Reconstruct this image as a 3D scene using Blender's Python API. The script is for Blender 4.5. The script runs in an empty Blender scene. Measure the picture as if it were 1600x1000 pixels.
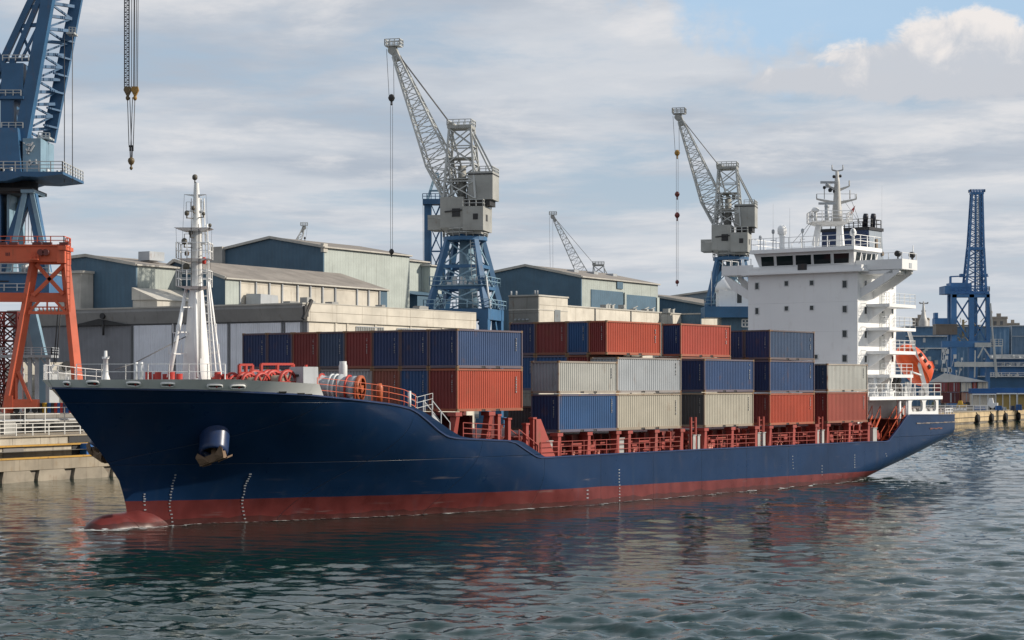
import bpy, math, random
import numpy as np
from mathutils import Vector, Matrix
rnd = random.Random(7)
R = math.radians
F, H = 3000.0, 8.2            # focal length in photo pixels, eye height above the water
SC = bpy.context.scene
COL = SC.collection

def at(px, py, d):            # a point of the place seen at photo pixel (px, py), d metres ahead
    return Vector(((px - 800) / F * d, d, H + (600 - py) / F * d))

def zat(py, d):
    return H + (600 - py) / F * d

# ------------------------------------------------------------------ mesh builder
class MB:
    def __init__(self):
        self.v, self.f, self.m, self.s = [], [], [], []
        self.cur = 0
    def add(self, verts, faces, smooth=False):
        o = len(self.v)
        self.v += [tuple(p) for p in verts]
        for f in faces:
            self.f.append(tuple(o + i for i in f)); self.m.append(self.cur); self.s.append(smooth)
    def box(self, a, b):
        x0, y0, z0 = min(a[0], b[0]), min(a[1], b[1]), min(a[2], b[2])
        x1, y1, z1 = max(a[0], b[0]), max(a[1], b[1]), max(a[2], b[2])
        self.add([(x0,y0,z0),(x1,y0,z0),(x1,y1,z0),(x0,y1,z0),(x0,y0,z1),(x1,y0,z1),(x1,y1,z1),(x0,y1,z1)],
                 [(0,3,2,1),(4,5,6,7),(0,1,5,4),(1,2,6,5),(2,3,7,6),(3,0,4,7)])
        return self
    def hexa(self, v8):       # bottom ring 4, top ring 4
        self.add(v8, [(0,3,2,1),(4,5,6,7),(0,1,5,4),(1,2,6,5),(2,3,7,6),(3,0,4,7)])
        return self
    def beam(self, p, q, w, h=None, up=(0,0,1), w2=None, h2=None):
        p, q = Vector(p), Vector(q)
        h = w if h is None else h
        w2 = w if w2 is None else w2; h2 = h if h2 is None else h2
        d = q - p
        if d.length < 1e-6: return self
        d.normalize(); u = Vector(up)
        if abs(d.dot(u)) > .98: u = Vector((1,0,0))
        a = d.cross(u).normalized(); b = a.cross(d).normalized()
        r = lambda c, ww, hh: [c - a*ww/2 - b*hh/2, c + a*ww/2 - b*hh/2, c + a*ww/2 + b*hh/2, c - a*ww/2 + b*hh/2]
        self.add(r(p, w, h) + r(q, w2, h2), [(0,1,2,3),(7,6,5,4),(0,4,5,1),(1,5,6,2),(2,6,7,3),(3,7,4,0)])
        return self
    def tube(self, p, q, r, r2=None, n=8, caps=True):
        p, q = Vector(p), Vector(q); r2 = r if r2 is None else r2
        d = (q - p).normalized(); u = Vector((0,0,1)) if abs(d.z) < .95 else Vector((1,0,0))
        a = d.cross(u).normalized(); b = d.cross(a).normalized()
        V = []
        for c, rr in ((p, r), (q, r2)):
            V += [c + (a*math.cos(2*math.pi*i/n) + b*math.sin(2*math.pi*i/n))*rr for i in range(n)]
        self.add(V, [(i, (i+1) % n, n + (i+1) % n, n + i) for i in range(n)], True)
        if caps:
            o = len(self.v) - 2*n
            self.f += [tuple(o + i for i in reversed(range(n))), tuple(o + n + i for i in range(n))]
            self.m += [self.cur]*2; self.s += [False]*2
        return self
    def path(self, pts, r, n=6):
        for a, b in zip(pts, pts[1:]): self.tube(a, b, r, n=n)
        return self
    def lathe(self, prof, p, axis=(0,0,1), n=16, caps=True):  # prof: (radius, distance along the axis)
        p, ax = Vector(p), Vector(axis).normalized()
        u = Vector((0,0,1)) if abs(ax.z) < .95 else Vector((1,0,0))
        a = ax.cross(u).normalized(); b = ax.cross(a).normalized()
        V, Fs = [], []
        for r, h in prof:
            V += [p + ax*h + (a*math.cos(2*math.pi*i/n) + b*math.sin(2*math.pi*i/n))*max(r, 1e-4) for i in range(n)]
        for k in range(len(prof) - 1):
            for i in range(n):
                j = (i+1) % n
                Fs.append((k*n+i, k*n+j, (k+1)*n+j, (k+1)*n+i))
        self.add(V, Fs, True)
        if caps:
            o = len(self.v) - len(V)
            self.f += [tuple(o + i for i in reversed(range(n))), tuple(o + (len(prof)-1)*n + i for i in range(n))]
            self.m += [self.cur]*2; self.s += [False]*2
        return self
    def prism(self, poly, off):   # poly: coplanar 3-D points, off: extrusion vector
        n = len(poly); off = Vector(off); P = [Vector(p) for p in poly]
        self.add(P + [p + off for p in P], [tuple(range(n))[::-1], tuple(range(n, 2*n))] + [(i, (i+1) % n, n+(i+1) % n, n+i) for i in range(n)])
        return self
    def truss(self, A, B, n, rc, rb, x=False):   # lattice box between the rings A and B (four points each)
        A = [Vector(p) for p in A]; B = [Vector(p) for p in B]
        k = len(A)
        for a, b in zip(A, B): self.beam(a, b, rc)
        ring = lambda t: [a.lerp(b, t) for a, b in zip(A, B)]
        for i in range(n):
            r0, r1 = ring(i / n), ring((i+1) / n)
            for j in range(k):
                j2 = (j+1) % k
                self.beam(r1[j], r1[j2], rb)
                if x or (i + j) % 2 == 0: self.beam(r0[j], r1[j2], rb)
                if x or (i + j) % 2 == 1: self.beam(r0[j2], r1[j], rb)
        return self
    def rail(self, pts, h=1.0, bars=3, step=1.5, r=.03, post=None):
        post = post or r*1.3
        pts = [Vector(p) for p in pts]
        for a, b in zip(pts, pts[1:]):
            L = (b - a).length; n = max(1, round(L / step))
            for i in range(n + 1):
                c = a.lerp(b, i / n); self.beam(c, c + Vector((0,0,h)), post*2)
            for k in range(1, bars + 1):
                z = Vector((0,0,h*k/bars)); self.beam(a + z, b + z, r*2)
        return self
    def build(self, name, mats, parent=None, inv=None):
        me = bpy.data.meshes.new(name)
        V = self.v
        if inv is not None: V = [tuple(inv @ Vector(p)) for p in V]
        me.from_pydata(V, [], self.f)
        if not isinstance(mats, (list, tuple)): mats = [mats]
        for m in mats: me.materials.append(m)
        me.polygons.foreach_set('material_index', self.m)
        me.polygons.foreach_set('use_smooth', self.s)
        me.update()
        import bmesh
        bm = bmesh.new(); bm.from_mesh(me)
        bmesh.ops.recalc_face_normals(bm, faces=bm.faces); bm.to_mesh(me); bm.free()
        o = bpy.data.objects.new(name, me); COL.objects.link(o)
        if parent is not None: o.parent = parent
        return o

def thing(name, label, cat, loc=(0,0,0), rz=0.0, group=None):
    o = bpy.data.objects.new(name, None); COL.objects.link(o)
    o.empty_display_size = .5
    o.location = loc; o.rotation_euler = (0, 0, rz)
    o['label'] = label; o['category'] = cat
    if group: o['group'] = group
    return o
def tag(o, label, cat, group=None):
    o['label'] = label; o['category'] = cat
    if group: o['group'] = group
    return o

# ------------------------------------------------------------------ materials
class NT:
    def __init__(self, m):
        m.use_nodes = True; self.t = m.node_tree; self.t.nodes.clear()
        self.out = self.t.nodes.new('ShaderNodeOutputMaterial')
    def n(self, typ, **kw):
        x = self.t.nodes.new(typ)
        for k, v in kw.items():
            if k in x.inputs: x.inputs[k].default_value = v
            else: setattr(x, k, v)
        return x
    def l(self, a, b): self.t.links.new(a, b)
    def math(self, op, a, b=None, clamp=False):
        x = self.n('ShaderNodeMath', operation=op, use_clamp=clamp)
        for i, q in enumerate((a, b)):
            if q is None: continue
            if hasattr(q, 'links'): self.l(q, x.inputs[i])
            else: x.inputs[i].default_value = q
        return x.outputs[0]
    def mix(self, fac, a, b, mode='MIX'):
        x = self.n('ShaderNodeMix', data_type='RGBA', blend_type=mode)
        for i, q in ((0, fac), (6, a), (7, b)):
            if hasattr(q, 'links'): self.l(q, x.inputs[i])
            elif i == 0: x.inputs[i].default_value = q
            else: x.inputs[i].default_value = (*q, 1) if len(q) == 3 else q
        return x.outputs[2]
    def ramp(self, x, lo, hi):
        r = self.n('ShaderNodeMapRange', interpolation_type='SMOOTHSTEP'); self.l(x, r.inputs[0])
        r.inputs[1].default_value = lo; r.inputs[2].default_value = hi
        return r.outputs[0]

MATS = {}
def paint(name, col, rough=.5, spec=.4, var=.12, streak=.25, rust=.15, rustcol=(.16,.075,.035), ribs=0, ribd=.02, metal=0.0,
          dirt=(.09,.08,.07), scale=1.0, bands=None, panel=0, scuff=False, wavy=False):
    if name in MATS: return MATS[name]
    m = bpy.data.materials.new(name); t = NT(m)
    bs = t.n('ShaderNodeBsdfPrincipled', Roughness=rough, Metallic=metal)
    bs.inputs['Specular IOR Level'].default_value = spec
    t.l(bs.outputs[0], t.out.inputs[0])
    tc = t.n('ShaderNodeTexCoord'); oi = t.n('ShaderNodeObjectInfo')
    wv = t.math('MULTIPLY', oi.outputs['Random'], 37.0)
    def noise(sx, sy, sz, det=4, sc=1.0):
        mp = t.n('ShaderNodeMapping'); mp.inputs['Scale'].default_value = (sx*scale, sy*scale, sz*scale); t.l(tc.outputs['Object'], mp.inputs[0])
        nz = t.n('ShaderNodeTexNoise', noise_dimensions='4D', Scale=sc, Detail=det); t.l(mp.outputs[0], nz.inputs['Vector']); t.l(wv, nz.inputs['W'])
        return nz.outputs['Fac']
    big = noise(.35, .35, .5)
    st = noise(2.6, 2.6, .16, 5)
    sm = noise(1.6, 1.6, 1.1, 8)
    c = t.mix(t.ramp(big, .3, .7), tuple(k*(1-var) for k in col), tuple(min(1, k*(1+var)) for k in col))
    hv = t.math('ADD', t.math('MULTIPLY', oi.outputs['Random'], .18), .91)
    hs = t.n('ShaderNodeHueSaturation'); t.l(c, hs.inputs['Color']); t.l(hv, hs.inputs['Value']); c = hs.outputs[0]
    if bands:   # colour by height in metres: [(z, slope along local x, colour)]
        sep = t.n('ShaderNodeSeparateXYZ'); t.l(tc.outputs['Object'], sep.inputs[0])
        for z0, sl, bc, wob in bands:
            zz = t.math('ADD', sep.outputs[2], t.math('MULTIPLY', sep.outputs[0], sl))
            zz = t.math('ADD', zz, t.math('MULTIPLY', t.math('SUBTRACT', noise(.6, .6, .6, 6), .5), wob))
            fac = t.math('LESS_THAN', zz, z0)
            b2 = t.mix(t.ramp(sm, .3, .7), tuple(k*.82 for k in bc), tuple(k*1.18 for k in bc))
            c = t.mix(fac, c, b2)
    if scuff:   # scraped paint: long level scratches and pale salt marks low on the side
        sc1 = noise(.5, .5, 5.0, 7); sc2 = noise(.25, .25, .4, 3)
        c = t.mix(t.math('MULTIPLY', t.math('MULTIPLY', t.ramp(sc1, .60, .74), t.ramp(sc2, .45, .65)), .5), c, (.20,.17,.165))
        sep2 = t.n('ShaderNodeSeparateXYZ'); t.l(tc.outputs['Object'], sep2.inputs[0])
        wet = t.math('LESS_THAN', t.math('ADD', sep2.outputs[2], t.math('MULTIPLY', t.math('SUBTRACT', noise(.9, .9, .3, 5), .5), .7)), .36)
        c = t.mix(t.math('MULTIPLY', wet, .6), c, (.035,.02,.018))
    if streak: c = t.mix(t.math('MULTIPLY', t.ramp(st, .52, .8), streak), c, dirt)
    if rust: c = t.mix(t.math('MULTIPLY', t.ramp(t.math('ADD', t.math('MULTIPLY', sm, .7), t.math('MULTIPLY', st, .3)), .56, .7), min(1, rust*3)), c, rustcol)
    t.l(c, bs.inputs['Base Color'])
    rr = t.math('ADD', t.math('MULTIPLY', sm, .3), rough - .15); t.l(rr, bs.inputs['Roughness'])
    bp = t.n('ShaderNodeBump', Strength=.25, Distance=.01); t.l(sm, bp.inputs['Height'])
    last = bp
    if wavy:
        bw_ = t.n('ShaderNodeBump', Strength=.35, Distance=.05); t.l(noise(.9, .9, 1.1, 2), bw_.inputs['Height']); t.l(bp.outputs[0], bw_.inputs['Normal']); last = bw_
    if ribs or panel:
        sep = t.n('ShaderNodeSeparateXYZ'); t.l(tc.outputs['Object'], sep.inputs[0])
        xy = t.math('ADD', sep.outputs[0], sep.outputs[1])
        if ribs:
            fr = t.math('PINGPONG', xy, ribs/2)
            hgt = t.ramp(fr, ribs*.12, ribs*.38)
            b2 = t.n('ShaderNodeBump', Strength=1.0, Distance=ribd); t.l(hgt, b2.inputs['Height']); t.l(last.outputs[0], b2.inputs['Normal']); last = b2
        if panel:
            for src, pz in ((xy, panel), (sep.outputs[2], panel*.55)):
                ln = t.ramp(t.math('PINGPONG', src, pz/2), 0, .025 if wavy else .05)
                b3 = t.n('ShaderNodeBump', Strength=1.0, Distance=.04); t.l(ln, b3.inputs['Height']); t.l(last.outputs[0], b3.inputs['Normal']); last = b3
                c = t.mix(t.math('MULTIPLY', t.math('SUBTRACT', 1.0, ln), .25 if wavy else .45), c, dirt)
            t.l(c, bs.inputs['Base Color'])
    t.l(last.outputs[0], bs.inputs['Normal'])
    MATS[name] = m
    return m

def glass(name, col=(.012,.018,.02), rough=.06):
    m = bpy.data.materials.new(name); t = NT(m)
    bs = t.n('ShaderNodeBsdfPrincipled', Roughness=rough); bs.inputs['Base Color'].default_value = (*col, 1)
    t.l(bs.outputs[0], t.out.inputs[0]); return m

NAVY   = paint('navy_hull', (.0062,.0245,.070), rough=.32, spec=.22, streak=.26, rust=.02, scale=.6, var=.16,
               bands=[(1.2, .0095, (.122,.027,.026), .10)], dirt=(.03,.05,.08), scuff=True, panel=6.5, wavy=True)
NAVYP  = paint('navy_paint', (.012,.03,.09), rough=.36, rust=.02)
WHITE  = paint('ship_white', (.76,.76,.755), rough=.45, streak=.16, rust=.035, var=.03, dirt=(.42,.36,.29), panel=0)
BULW   = paint('bulwark_white', (.76,.755,.73), rough=.5, streak=.16, rust=.05, var=.06, dirt=(.35,.3,.24))
DECKRED= paint('deck_red', (.29,.05,.04), rough=.6, rust=.25, streak=.45)
BRIGHTR= paint('winch_red', (.40,.032,.022), rough=.5, rust=.1)
COAM   = paint('coaming_red', (.13,.022,.02), rough=.6, rust=.2)
DECKG  = paint('deck_paint', (.22,.06,.05), rough=.7, rust=.15)
GREYM  = paint('grey_metal', (.36,.38,.40), rough=.45, rust=.12)
LGREY  = paint('light_grey_metal', (.55,.56,.56), rough=.5, rust=.10)
DARK   = paint('dark_metal', (.03,.03,.032), rough=.6, rust=.1)
ROPE   = paint('steel_cable', (.10,.10,.105), rough=.6, rust=0, streak=0)
RUSTY  = paint('rusty_iron', (.16,.10,.06), rough=.7, rust=.5)
OCHRE  = paint('ochre_block', (.30,.17,.04), rough=.6, rust=.5, scale=3)
LBORANGE=paint('lifeboat_orange', (.62,.085,.02), rough=.4, rust=.03, streak=.15)
GLASS  = glass('dark_glass')
CBLUE  = paint('crane_blue', (.035,.11,.22), rough=.5, rust=.10, streak=.25)
CBLUEL = paint('crane_pale_blue', (.19,.30,.38), rough=.5, rust=.10)
CBLUEB = paint('crane_bright_blue', (.05,.155,.34), rough=.5, rust=.06)
CGREY  = paint('crane_grey', (.33,.33,.31), rough=.55, rust=.10, streak=.35)
CGREYL = paint('crane_lattice_grey', (.42,.43,.42), rough=.5, rust=.12)
GRED   = paint('gantry_red', (.54,.105,.048), rough=.55, rust=.12, streak=.3)
CONC   = paint('concrete', (.27,.23,.175), rough=.85, rust=.16, streak=.65, var=.2, dirt=(.12,.10,.08), rustcol=(.22,.14,.07))
CONCD  = paint('wet_concrete', (.16,.14,.115), rough=.8, rust=.2, streak=.6, var=.3, dirt=(.03,.03,.025))  # darker concrete for the foot of the quay walls
YEDGE  = paint('ochre_edge', (.42,.24,.05), rough=.8, rust=.3, streak=.4)
CREAM  = paint('cream_panels', (.54,.50,.43), rough=.8, rust=.05, streak=.35, var=.12, dirt=(.24,.19,.13), panel=5.0)
CREAMR = paint('cream_ribbed', (.35,.385,.36), rough=.6, rust=.03, streak=.3, var=.08, ribs=.7, ribd=.035)
BLUEW  = paint('blue_cladding', (.066,.125,.18), rough=.6, rust=.015, streak=.2, var=.10, ribs=.7, ribd=.03)
GREYW  = paint('grey_cladding', (.20,.205,.22), rough=.6, rust=.01, streak=.2, var=.08, ribs=.8, ribd=.06)
GREYD  = paint('dark_cladding', (.19,.195,.215), rough=.6, rust=.01, streak=.2, var=.1, ribs=.8, ribd=.06)
GREYL  = paint('pale_door_cladding', (.70,.72,.78), rough=.55, rust=.01, streak=.2, var=.06, ribs=.55, ribd=.08)
ROOFG  = paint('grey_roof', (.235,.21,.185), rough=.8, rust=.06, streak=.35, var=.18, ribs=.9, ribd=.05)
ROOFL  = paint('pale_roof', (.42,.40,.36), rough=.8, rust=.05, streak=.3, var=.15)
FASC   = paint('dark_fascia', (.12,.125,.13), rough=.7, rust=.04, streak=.4)
LAND   = paint('quay_asphalt', (.16,.145,.125), rough=.9, rust=.1, streak=0, scale=.2)
BBLUE  = paint('bright_blue_cover', (.02,.10,.29), rough=.5, rust=.02)
YELL   = paint('yellow_paint', (.50,.30,.03), rough=.5)
BLACKR = paint('black_rubber', (.015,.015,.016), rough=.8, rust=0)
# ------------------------------------------------------------------ the ship, in local axes: x towards the stern, y across (near side negative), z up
U = Vector((.6085, .7936, 0)); W = Vector((-.7936, .6085, 0))
CL = 9.4
SO = Vector((4.31, 129.0, 0)) + W * CL
SRZ = math.atan2(U.y, U.x)
def s_at(px, y):              # distance along the ship of what shows at px on the plane y
    r = (px - 800) / F; o = SO + W * y
    return (r * o.y - o.x) / (U.x - r * U.y)
def y_at(px, s):
    r = (px - 800) / F; o = SO + U * s
    return (r * o.y - o.x) / (W.x - r * W.y)
def dep(s, y): return (SO + U * s + W * y).y
def z_at(py, s, y): return zat(py, dep(s, y))
def ship_world(s, y, z): 
    p = SO + U * s + W * y; return Vector((p.x, p.y, z))

ship = thing('container_ship', 'large navy blue cargo ship with red boot topping and white superstructure, loaded with containers', 'ship', SO, SRZ)

def interp(tab, x):
    if x <= tab[0][0]: return tab[0][1]
    for (a, va), (b, vb) in zip(tab, tab[1:]):
        if x <= b: return va + (vb - va) * (x - a) / (b - a)
    return tab[-1][1]
def smooth_interp(tab, x):
    if x <= tab[0][0]: return tab[0][1]
    for (a, va), (b, vb) in zip(tab, tab[1:]):
        if x <= b:
            t = (x - a) / (b - a); t = t*t*(3 - 2*t); return va + (vb - va) * t
    return tab[-1][1]

# stem profile from the picture (centreline)
STEM = []
for px_, py_ in ((197,792),(193,775),(186,751),(174,732),(162,714),(146,692),(128,669),(107,640),(85.5,609),(75,595)):
    s = s_at(px_, 0); STEM.append((z_at(py_, s, 0), s))
STEM = [(-1.2, STEM[0][1] + .35)] + STEM
def stem(z): return interp(STEM, z)
def ysh(px, py, y=-CL): s = s_at(px, y); return (s, z_at(py, s, y))
SHEER = [(-40, 8.1), (-36.5, 7.98), (-31, 7.85)] + [ysh(*q) for q in ((497,617),(560,624.5),(610,631),(638,637),(652,644),(671,659),(686,672),(701,682),(716,685),(797,688.8),(806,692),(822,703),(838,713.5),(845,715),(1100,702),(1350,690.5),(1384,690),(1389,688),(1402,671),(1417,650),(1422,648),(1492,648))]
def sheer(s): return interp(SHEER, s)
B2 = 9.4
def hb_fwd(s, z):
    zz = max(0.0, z)
    sm = 2.0 - 20.0 * (zz / 8.0) ** 1.15
    st = stem(z); p = 1.55 + 1.5 * (zz / 8.0) ** 1.3
    if s >= sm: return B2
    q = min(1.0, max(0.0, (sm - s) / (sm - st)))
    return B2 * (1 - q ** p)
def zkeel(s): return interp([(20, -6), (30, -4.2), (38, -2.6), (44, -1.4), (48, -.55), (52, .25), (56, 1.1), (61, 2.1)], s)
def hb_aft(s, z):
    top = B2 if s < 50 else B2 - .35 * ((s - 50) / 10) ** 2
    rr = interp([(20, 3.5), (40, 3.4), (50, 2.9), (61, 2.2)], s)
    h = min(1, max(0, (z - zkeel(s)) / rr))
    return top * (1 - (1 - h) ** 2.3) ** (1 / 1.9)
def hb(s, z): return hb_fwd(s, z) if s < 20 else hb_aft(s, z)
S_END = s_at(1492, -B2 + .35)

def hull_mesh():
    K = 26
    us = sorted(set([round((i / 46) ** 1.35, 5) for i in range(47)]))
    s0, sE = stem(8.05), 4.0
    cols = []
    tops = sorted(set([s0 + (sE - s0) * u for u in us] + [s for s, _ in SHEER if s0 < s < sE] + [s + e for s, _ in SHEER if s0 < s < sE for e in (-.35, .35)]))
    for st_ in tops:
        u = (st_ - s0) / (sE - s0); zt = sheer(st_)
        col = []
        for k in range(K + 1):
            z = -1.2 + (zt + 1.2) * k / K
            s = stem(z) + (sE - stem(z)) * u
            col.append((s, hb_fwd(s, z), z))
        cols.append(col)
    aft = sorted(set([4 + i * 3 for i in range(1, 9)] + [28 + i * 1.1 for i in range(1, 30) if 28 + i * 1.1 < S_END - .2] + [s for s, _ in SHEER if 4 < s < S_END] + [S_END]))
    for s in aft:
        zt = sheer(s); zb = max(-1.2, zkeel(s))
        cols.append([(s, hb(s, zb + (zt - zb) * k / K), zb + (zt - zb) * k / K) for k in range(K + 1)])
    mb = MB()
    n = K + 1
    for sg in (-1, 1):
        V = [(s, sg * max(b, .02 if i else 0), z) for i, col in enumerate(cols) for (s, b, z) in col]
        fs = []
        for i in range(len(cols) - 1):
            for k in range(K):
                fs.append((i*n+k, (i+1)*n+k, (i+1)*n+k+1, i*n+k+1))
        mb.add(V, fs, True)
    # flat bottom of the counter
    L = len(cols)
    mb.add([(c[0][0], -c[0][1], c[0][2]) for c in cols] + [(c[0][0], c[0][1], c[0][2]) for c in cols],
           [(i, i+1, L+i+1, L+i) for i in range(L - 1)], True)
    return mb, cols
mb, HC = hull_mesh()
# the bulb
prof = []
for i in range(13):
    a = i / 12 * math.pi / 2; prof.append((1.30 * math.sin(a) ** .85, 2.3 * (1 - math.cos(a))))
prof += [(1.33, 2.8), (1.40, 3.2), (1.47, 3.6), (1.36, 4.5), (1.05, 5.6), (.5, 8.0)]
bulb_s = s_at(133, 0)
mb.lathe(prof, (bulb_s, 0, -.42), (1, 0, -.02), n=28)
hull = mb.build('hull', NAVY, ship)

# transom
c = HC[-1]; mt = MB()
mt.prism([(p[0] - .02, -p[1] + .01, p[2]) for p in c] + [(p[0] - .02, p[1] - .01, p[2]) for p in reversed(c)], (.12, 0, 0))
mt.build('transom', NAVY, ship)

# rub rail along the sheer
mb = MB(); P = [(s, -hb(s, sheer(s)) , sheer(s)) for s in [x[-1][0] for x in HC]]
for a, b in zip(P, P[1:]):
    mb.beam(a, b, .14, .09)
    mb.beam((a[0], -a[1], a[2]), (b[0], -b[1], b[2]), .14, .09)
mb.build('gunwale', NAVYP, ship)
# decks
def deck(name, s1, s2, z, mat, inset=.12, n=30):
    mb = MB(); L = []
    for i in range(n + 1):
        s = s1 + (s2 - s1) * i / n; L.append((s, max(.05, hb(s, z) - inset)))
    mb.add([(s, -b, z) for s, b in L] + [(s, b, z) for s, b in L], [(i, i+1, n+2+i, n+1+i) for i in range(n)])
    return mb.build(name, mat, ship)
deck('forecastle_deck', stem(7.3) + .4, s_at(640, -B2), 6.55, DECKG)
deck('main_deck', s_at(640, -B2) + .01, s_at(1400, -B2), 2.75, DECKG)
deck('poop_deck', s_at(1400, -B2) + .01, S_END - .05, 5.15, DECKG)
mb = MB(); sB = s_at(655, -B2); bb = hb(sB, 2.75) - .5; bt = hb(sB, 6.3) - .4
mb.prism([(sB - .1, -bb, 2.8), (sB - .1, bb, 2.8), (sB - .1, bt, sheer(sB) - .25), (sB - .1, -bt, sheer(sB) - .25)], (.2, 0, 0)); mb.build('forecastle_bulkhead', COAM, ship)
mb = MB(); sB = s_at(1412, -B2); mb.box((sB - .1, -B2 + .7, 2.8), (sB + .1, B2 - .7, 5.1)); mb.build('poop_bulkhead', COAM, ship)

# white bulwark round the bow
sBe = s_at(497, -B2 + .4)
def bw_top(s): return interp([(-40, 8.42), (-34, 8.45), (-30, 8.46), (sBe, 8.2)], s)
mb = MB(); A = []
ss = [stem(8.4) + .0 + (sBe - stem(8.4)) * (i / 40) ** 1.4 for i in range(41)]
for i, s in enumerate(ss):
    zb, zt = sheer(s) - .02, bw_top(s)
    st_ = s
    if i == 40: pass
    b1 = hb_fwd(max(s, stem(zb)), zb) + .02; b2 = hb_fwd(max(s, stem(zt)), zt) + .03
    A.append((max(s, stem(zb)), b1, zb, max(s, stem(zt)), b2, zt))
for sg in (-1, 1):
    rows = []
    for (sa, b1, zb, sb, b2, zt) in A: rows.append([(sa, sg*b1, zb), (sb, sg*b2, zt), (sb, sg*max(0, b2 - .14), zt), (sa, sg*max(0, b1 - .14), zb)])
    sa, b1, zb, sb, b2, zt = A[-1]
    rows.append([(sa + .75, sg*(b1 + .03), zb - .06), (sa + .75, sg*(b1 + .03), zb + .02), (sa + .75, sg*(b1-.14), zb + .02), (sa + .75, sg*(b1-.14), zb - .06)])
    for j, sm_ in ((0, True), (1, False), (2, True)):
        V = [p for r_ in rows for p in (r_[j], r_[j+1])]
        mb.add(V, [(2*i, 2*i+1, 2*i+3, 2*i+2) for i in range(len(rows) - 1)], sm_)
bulw = mb.build('bulwark', BULW, ship)

def on_hull(px, py, out=0.0, z=None):   # point on the near side of the hull at a pixel
    best = None
    lo = -38.0
    while lo < 58:
        y = None
        zz = z_at(py, lo, -B2)
        for _ in range(6):
            if lo < stem(zz) : break
            y = -hb(lo, zz); zz = z_at(py, lo, y)
        if y is not None and lo >= stem(zz):
            w = ship_world(lo, y, zz); e = abs(800 + F * w.x / w.y - px)
            if best is None or e < best[0]: best = (e, lo, y, zz)
        lo += .05
    _, s, y, zz = best
    e = .05
    ts = Vector((e, -(hb(s + e, zz) - hb(s, zz)), 0)); tz = Vector((0, -(hb(s, zz + e) - hb(s, zz)), e))
    n = ts.cross(tz); n.normalize()
    if n.y > 0: n = -n
    return Vector((s, y, zz)) + n * out, n

# fairleads and freeing ports in the bulwark
for px_, py_, w, h in ((104,599,.30,.22),(145,598,.62,.24),(208,599,.68,.24),(262,600,.68,.22),(336,602.5,.75,.22),(371,603.5,.75,.22)):
    p, n = on_hull(px_, py_, .07)
    t = Vector((0,0,1)).cross(n).normalized(); up = n.cross(t).normalized()
    fr = MB(); N = 16
    outl = lambda a, b, o: [p + n*o + t*(a*(1 if math.cos(q) > 0 else -1)*abs(math.cos(q))**.55) + up*(b*(1 if math.sin(q) > 0 else -1)*abs(math.sin(q))**.6) for q in [2*math.pi*i/N for i in range(N)]]
    O, I, I2 = outl(w/2+.07, h/2+.07, .03), outl(w/2, h/2, .05), outl(w/2, h/2, -.05)
    fr.add(O + I + I2 + outl(w/2+.08, h/2+.08, -.06), [(i,(i+1)%N,N+(i+1)%N,N+i) for i in range(N)] + [(N+i,N+(i+1)%N,2*N+(i+1)%N,2*N+i) for i in range(N)] + [(i,(i+1)%N,3*N+(i+1)%N,3*N+i) for i in range(N)], True)
    fo = fr.build('fairlead', BULW, bulw)
    ho = MB(); ho.prism(outl(w/2+.02, h/2+.02, -.03), -n*.02); ho.cur = 1
    ho.tube(p + t*w*.15 - up*h*.4 - n*.02, p + t*w*.15 + up*h*.4 - n*.02, .06)
    ho.build('fairlead_opening', [DARK, BRIGHTR], bulw)
for px_, py_ in ((442,612.5),(470,615),(482,616.5)):
    p, n = on_hull(px_, py_, .06)
    t = Vector((0,0,1)).cross(n).normalized(); up = n.cross(t).normalized()
    MB().prism([p - t*.22 - up*.05, p + t*.22 - up*.05, p + t*.22 + up*.06, p - t*.22 + up*.06], -n*.08).build('scupper', DARK, bulw)

# anchors in their bolsters
def anchor_set(sg):
    p, n = on_hull(336, 681)
    m = lambda v: Vector((v.x, v.y * -sg, v.z))     # sg -1 near side
    ax = (n * 1.0 + Vector((-.30, 0, -.72))).normalized()
    mb = MB(); mb.lathe([(.90, -2.2), (.84, .95), (.80, 1.12), (.73, 1.18), (.62, 1.18), (.57, .85)], m(p), m(ax), n=24, caps=False)
    mb.build('anchor_bolster', NAVYP, ship)
    mb = MB(); mb.lathe([(.60, .8), (.05, .8)], m(p), m(ax), n=20); mb.build('hawse_hole', DARK, ship)
    side = Vector((0,0,1)).cross(ax).normalized(); up = ax.cross(side).normalized()
    c = p + ax * 1.36
    t1 = (side * .82 + up * .55).normalized(); t2 = ax.cross(t1)
    q = lambda a, b, o: m(c + t1*a*.95 + t2*b*.95 + ax*o)
    mb = MB()
    mb.beam(q(-.95,0,.12), q(.85,0,.12), .34, .42)                      # crown bar across the mouth
    mb.beam(q(0,0,-1.0), q(0,0,.2), .24, .24)                            # shank runs into the hawse pipe
    for k in (-1, 1):                                                   # flukes curve back either side of the shank
        mb.prism([q(k*.25,.14,.24), q(k*.9,.14,.2), q(k*1.0,.42,-.1), q(k*.85,.46,-.25), q(k*.45,.36,.05)], m(ax)*.13)
        mb.prism([q(k*.25,-.16,.28), q(k*.95,-.16,.22), q(k*1.12,-.42,.0), q(k*.6,-.35,.1)], m(ax)*.12)
    a = mb.build('anchor', RUSTY, ship)
    return a
anchor_set(-1); anchor_set(1)

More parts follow.
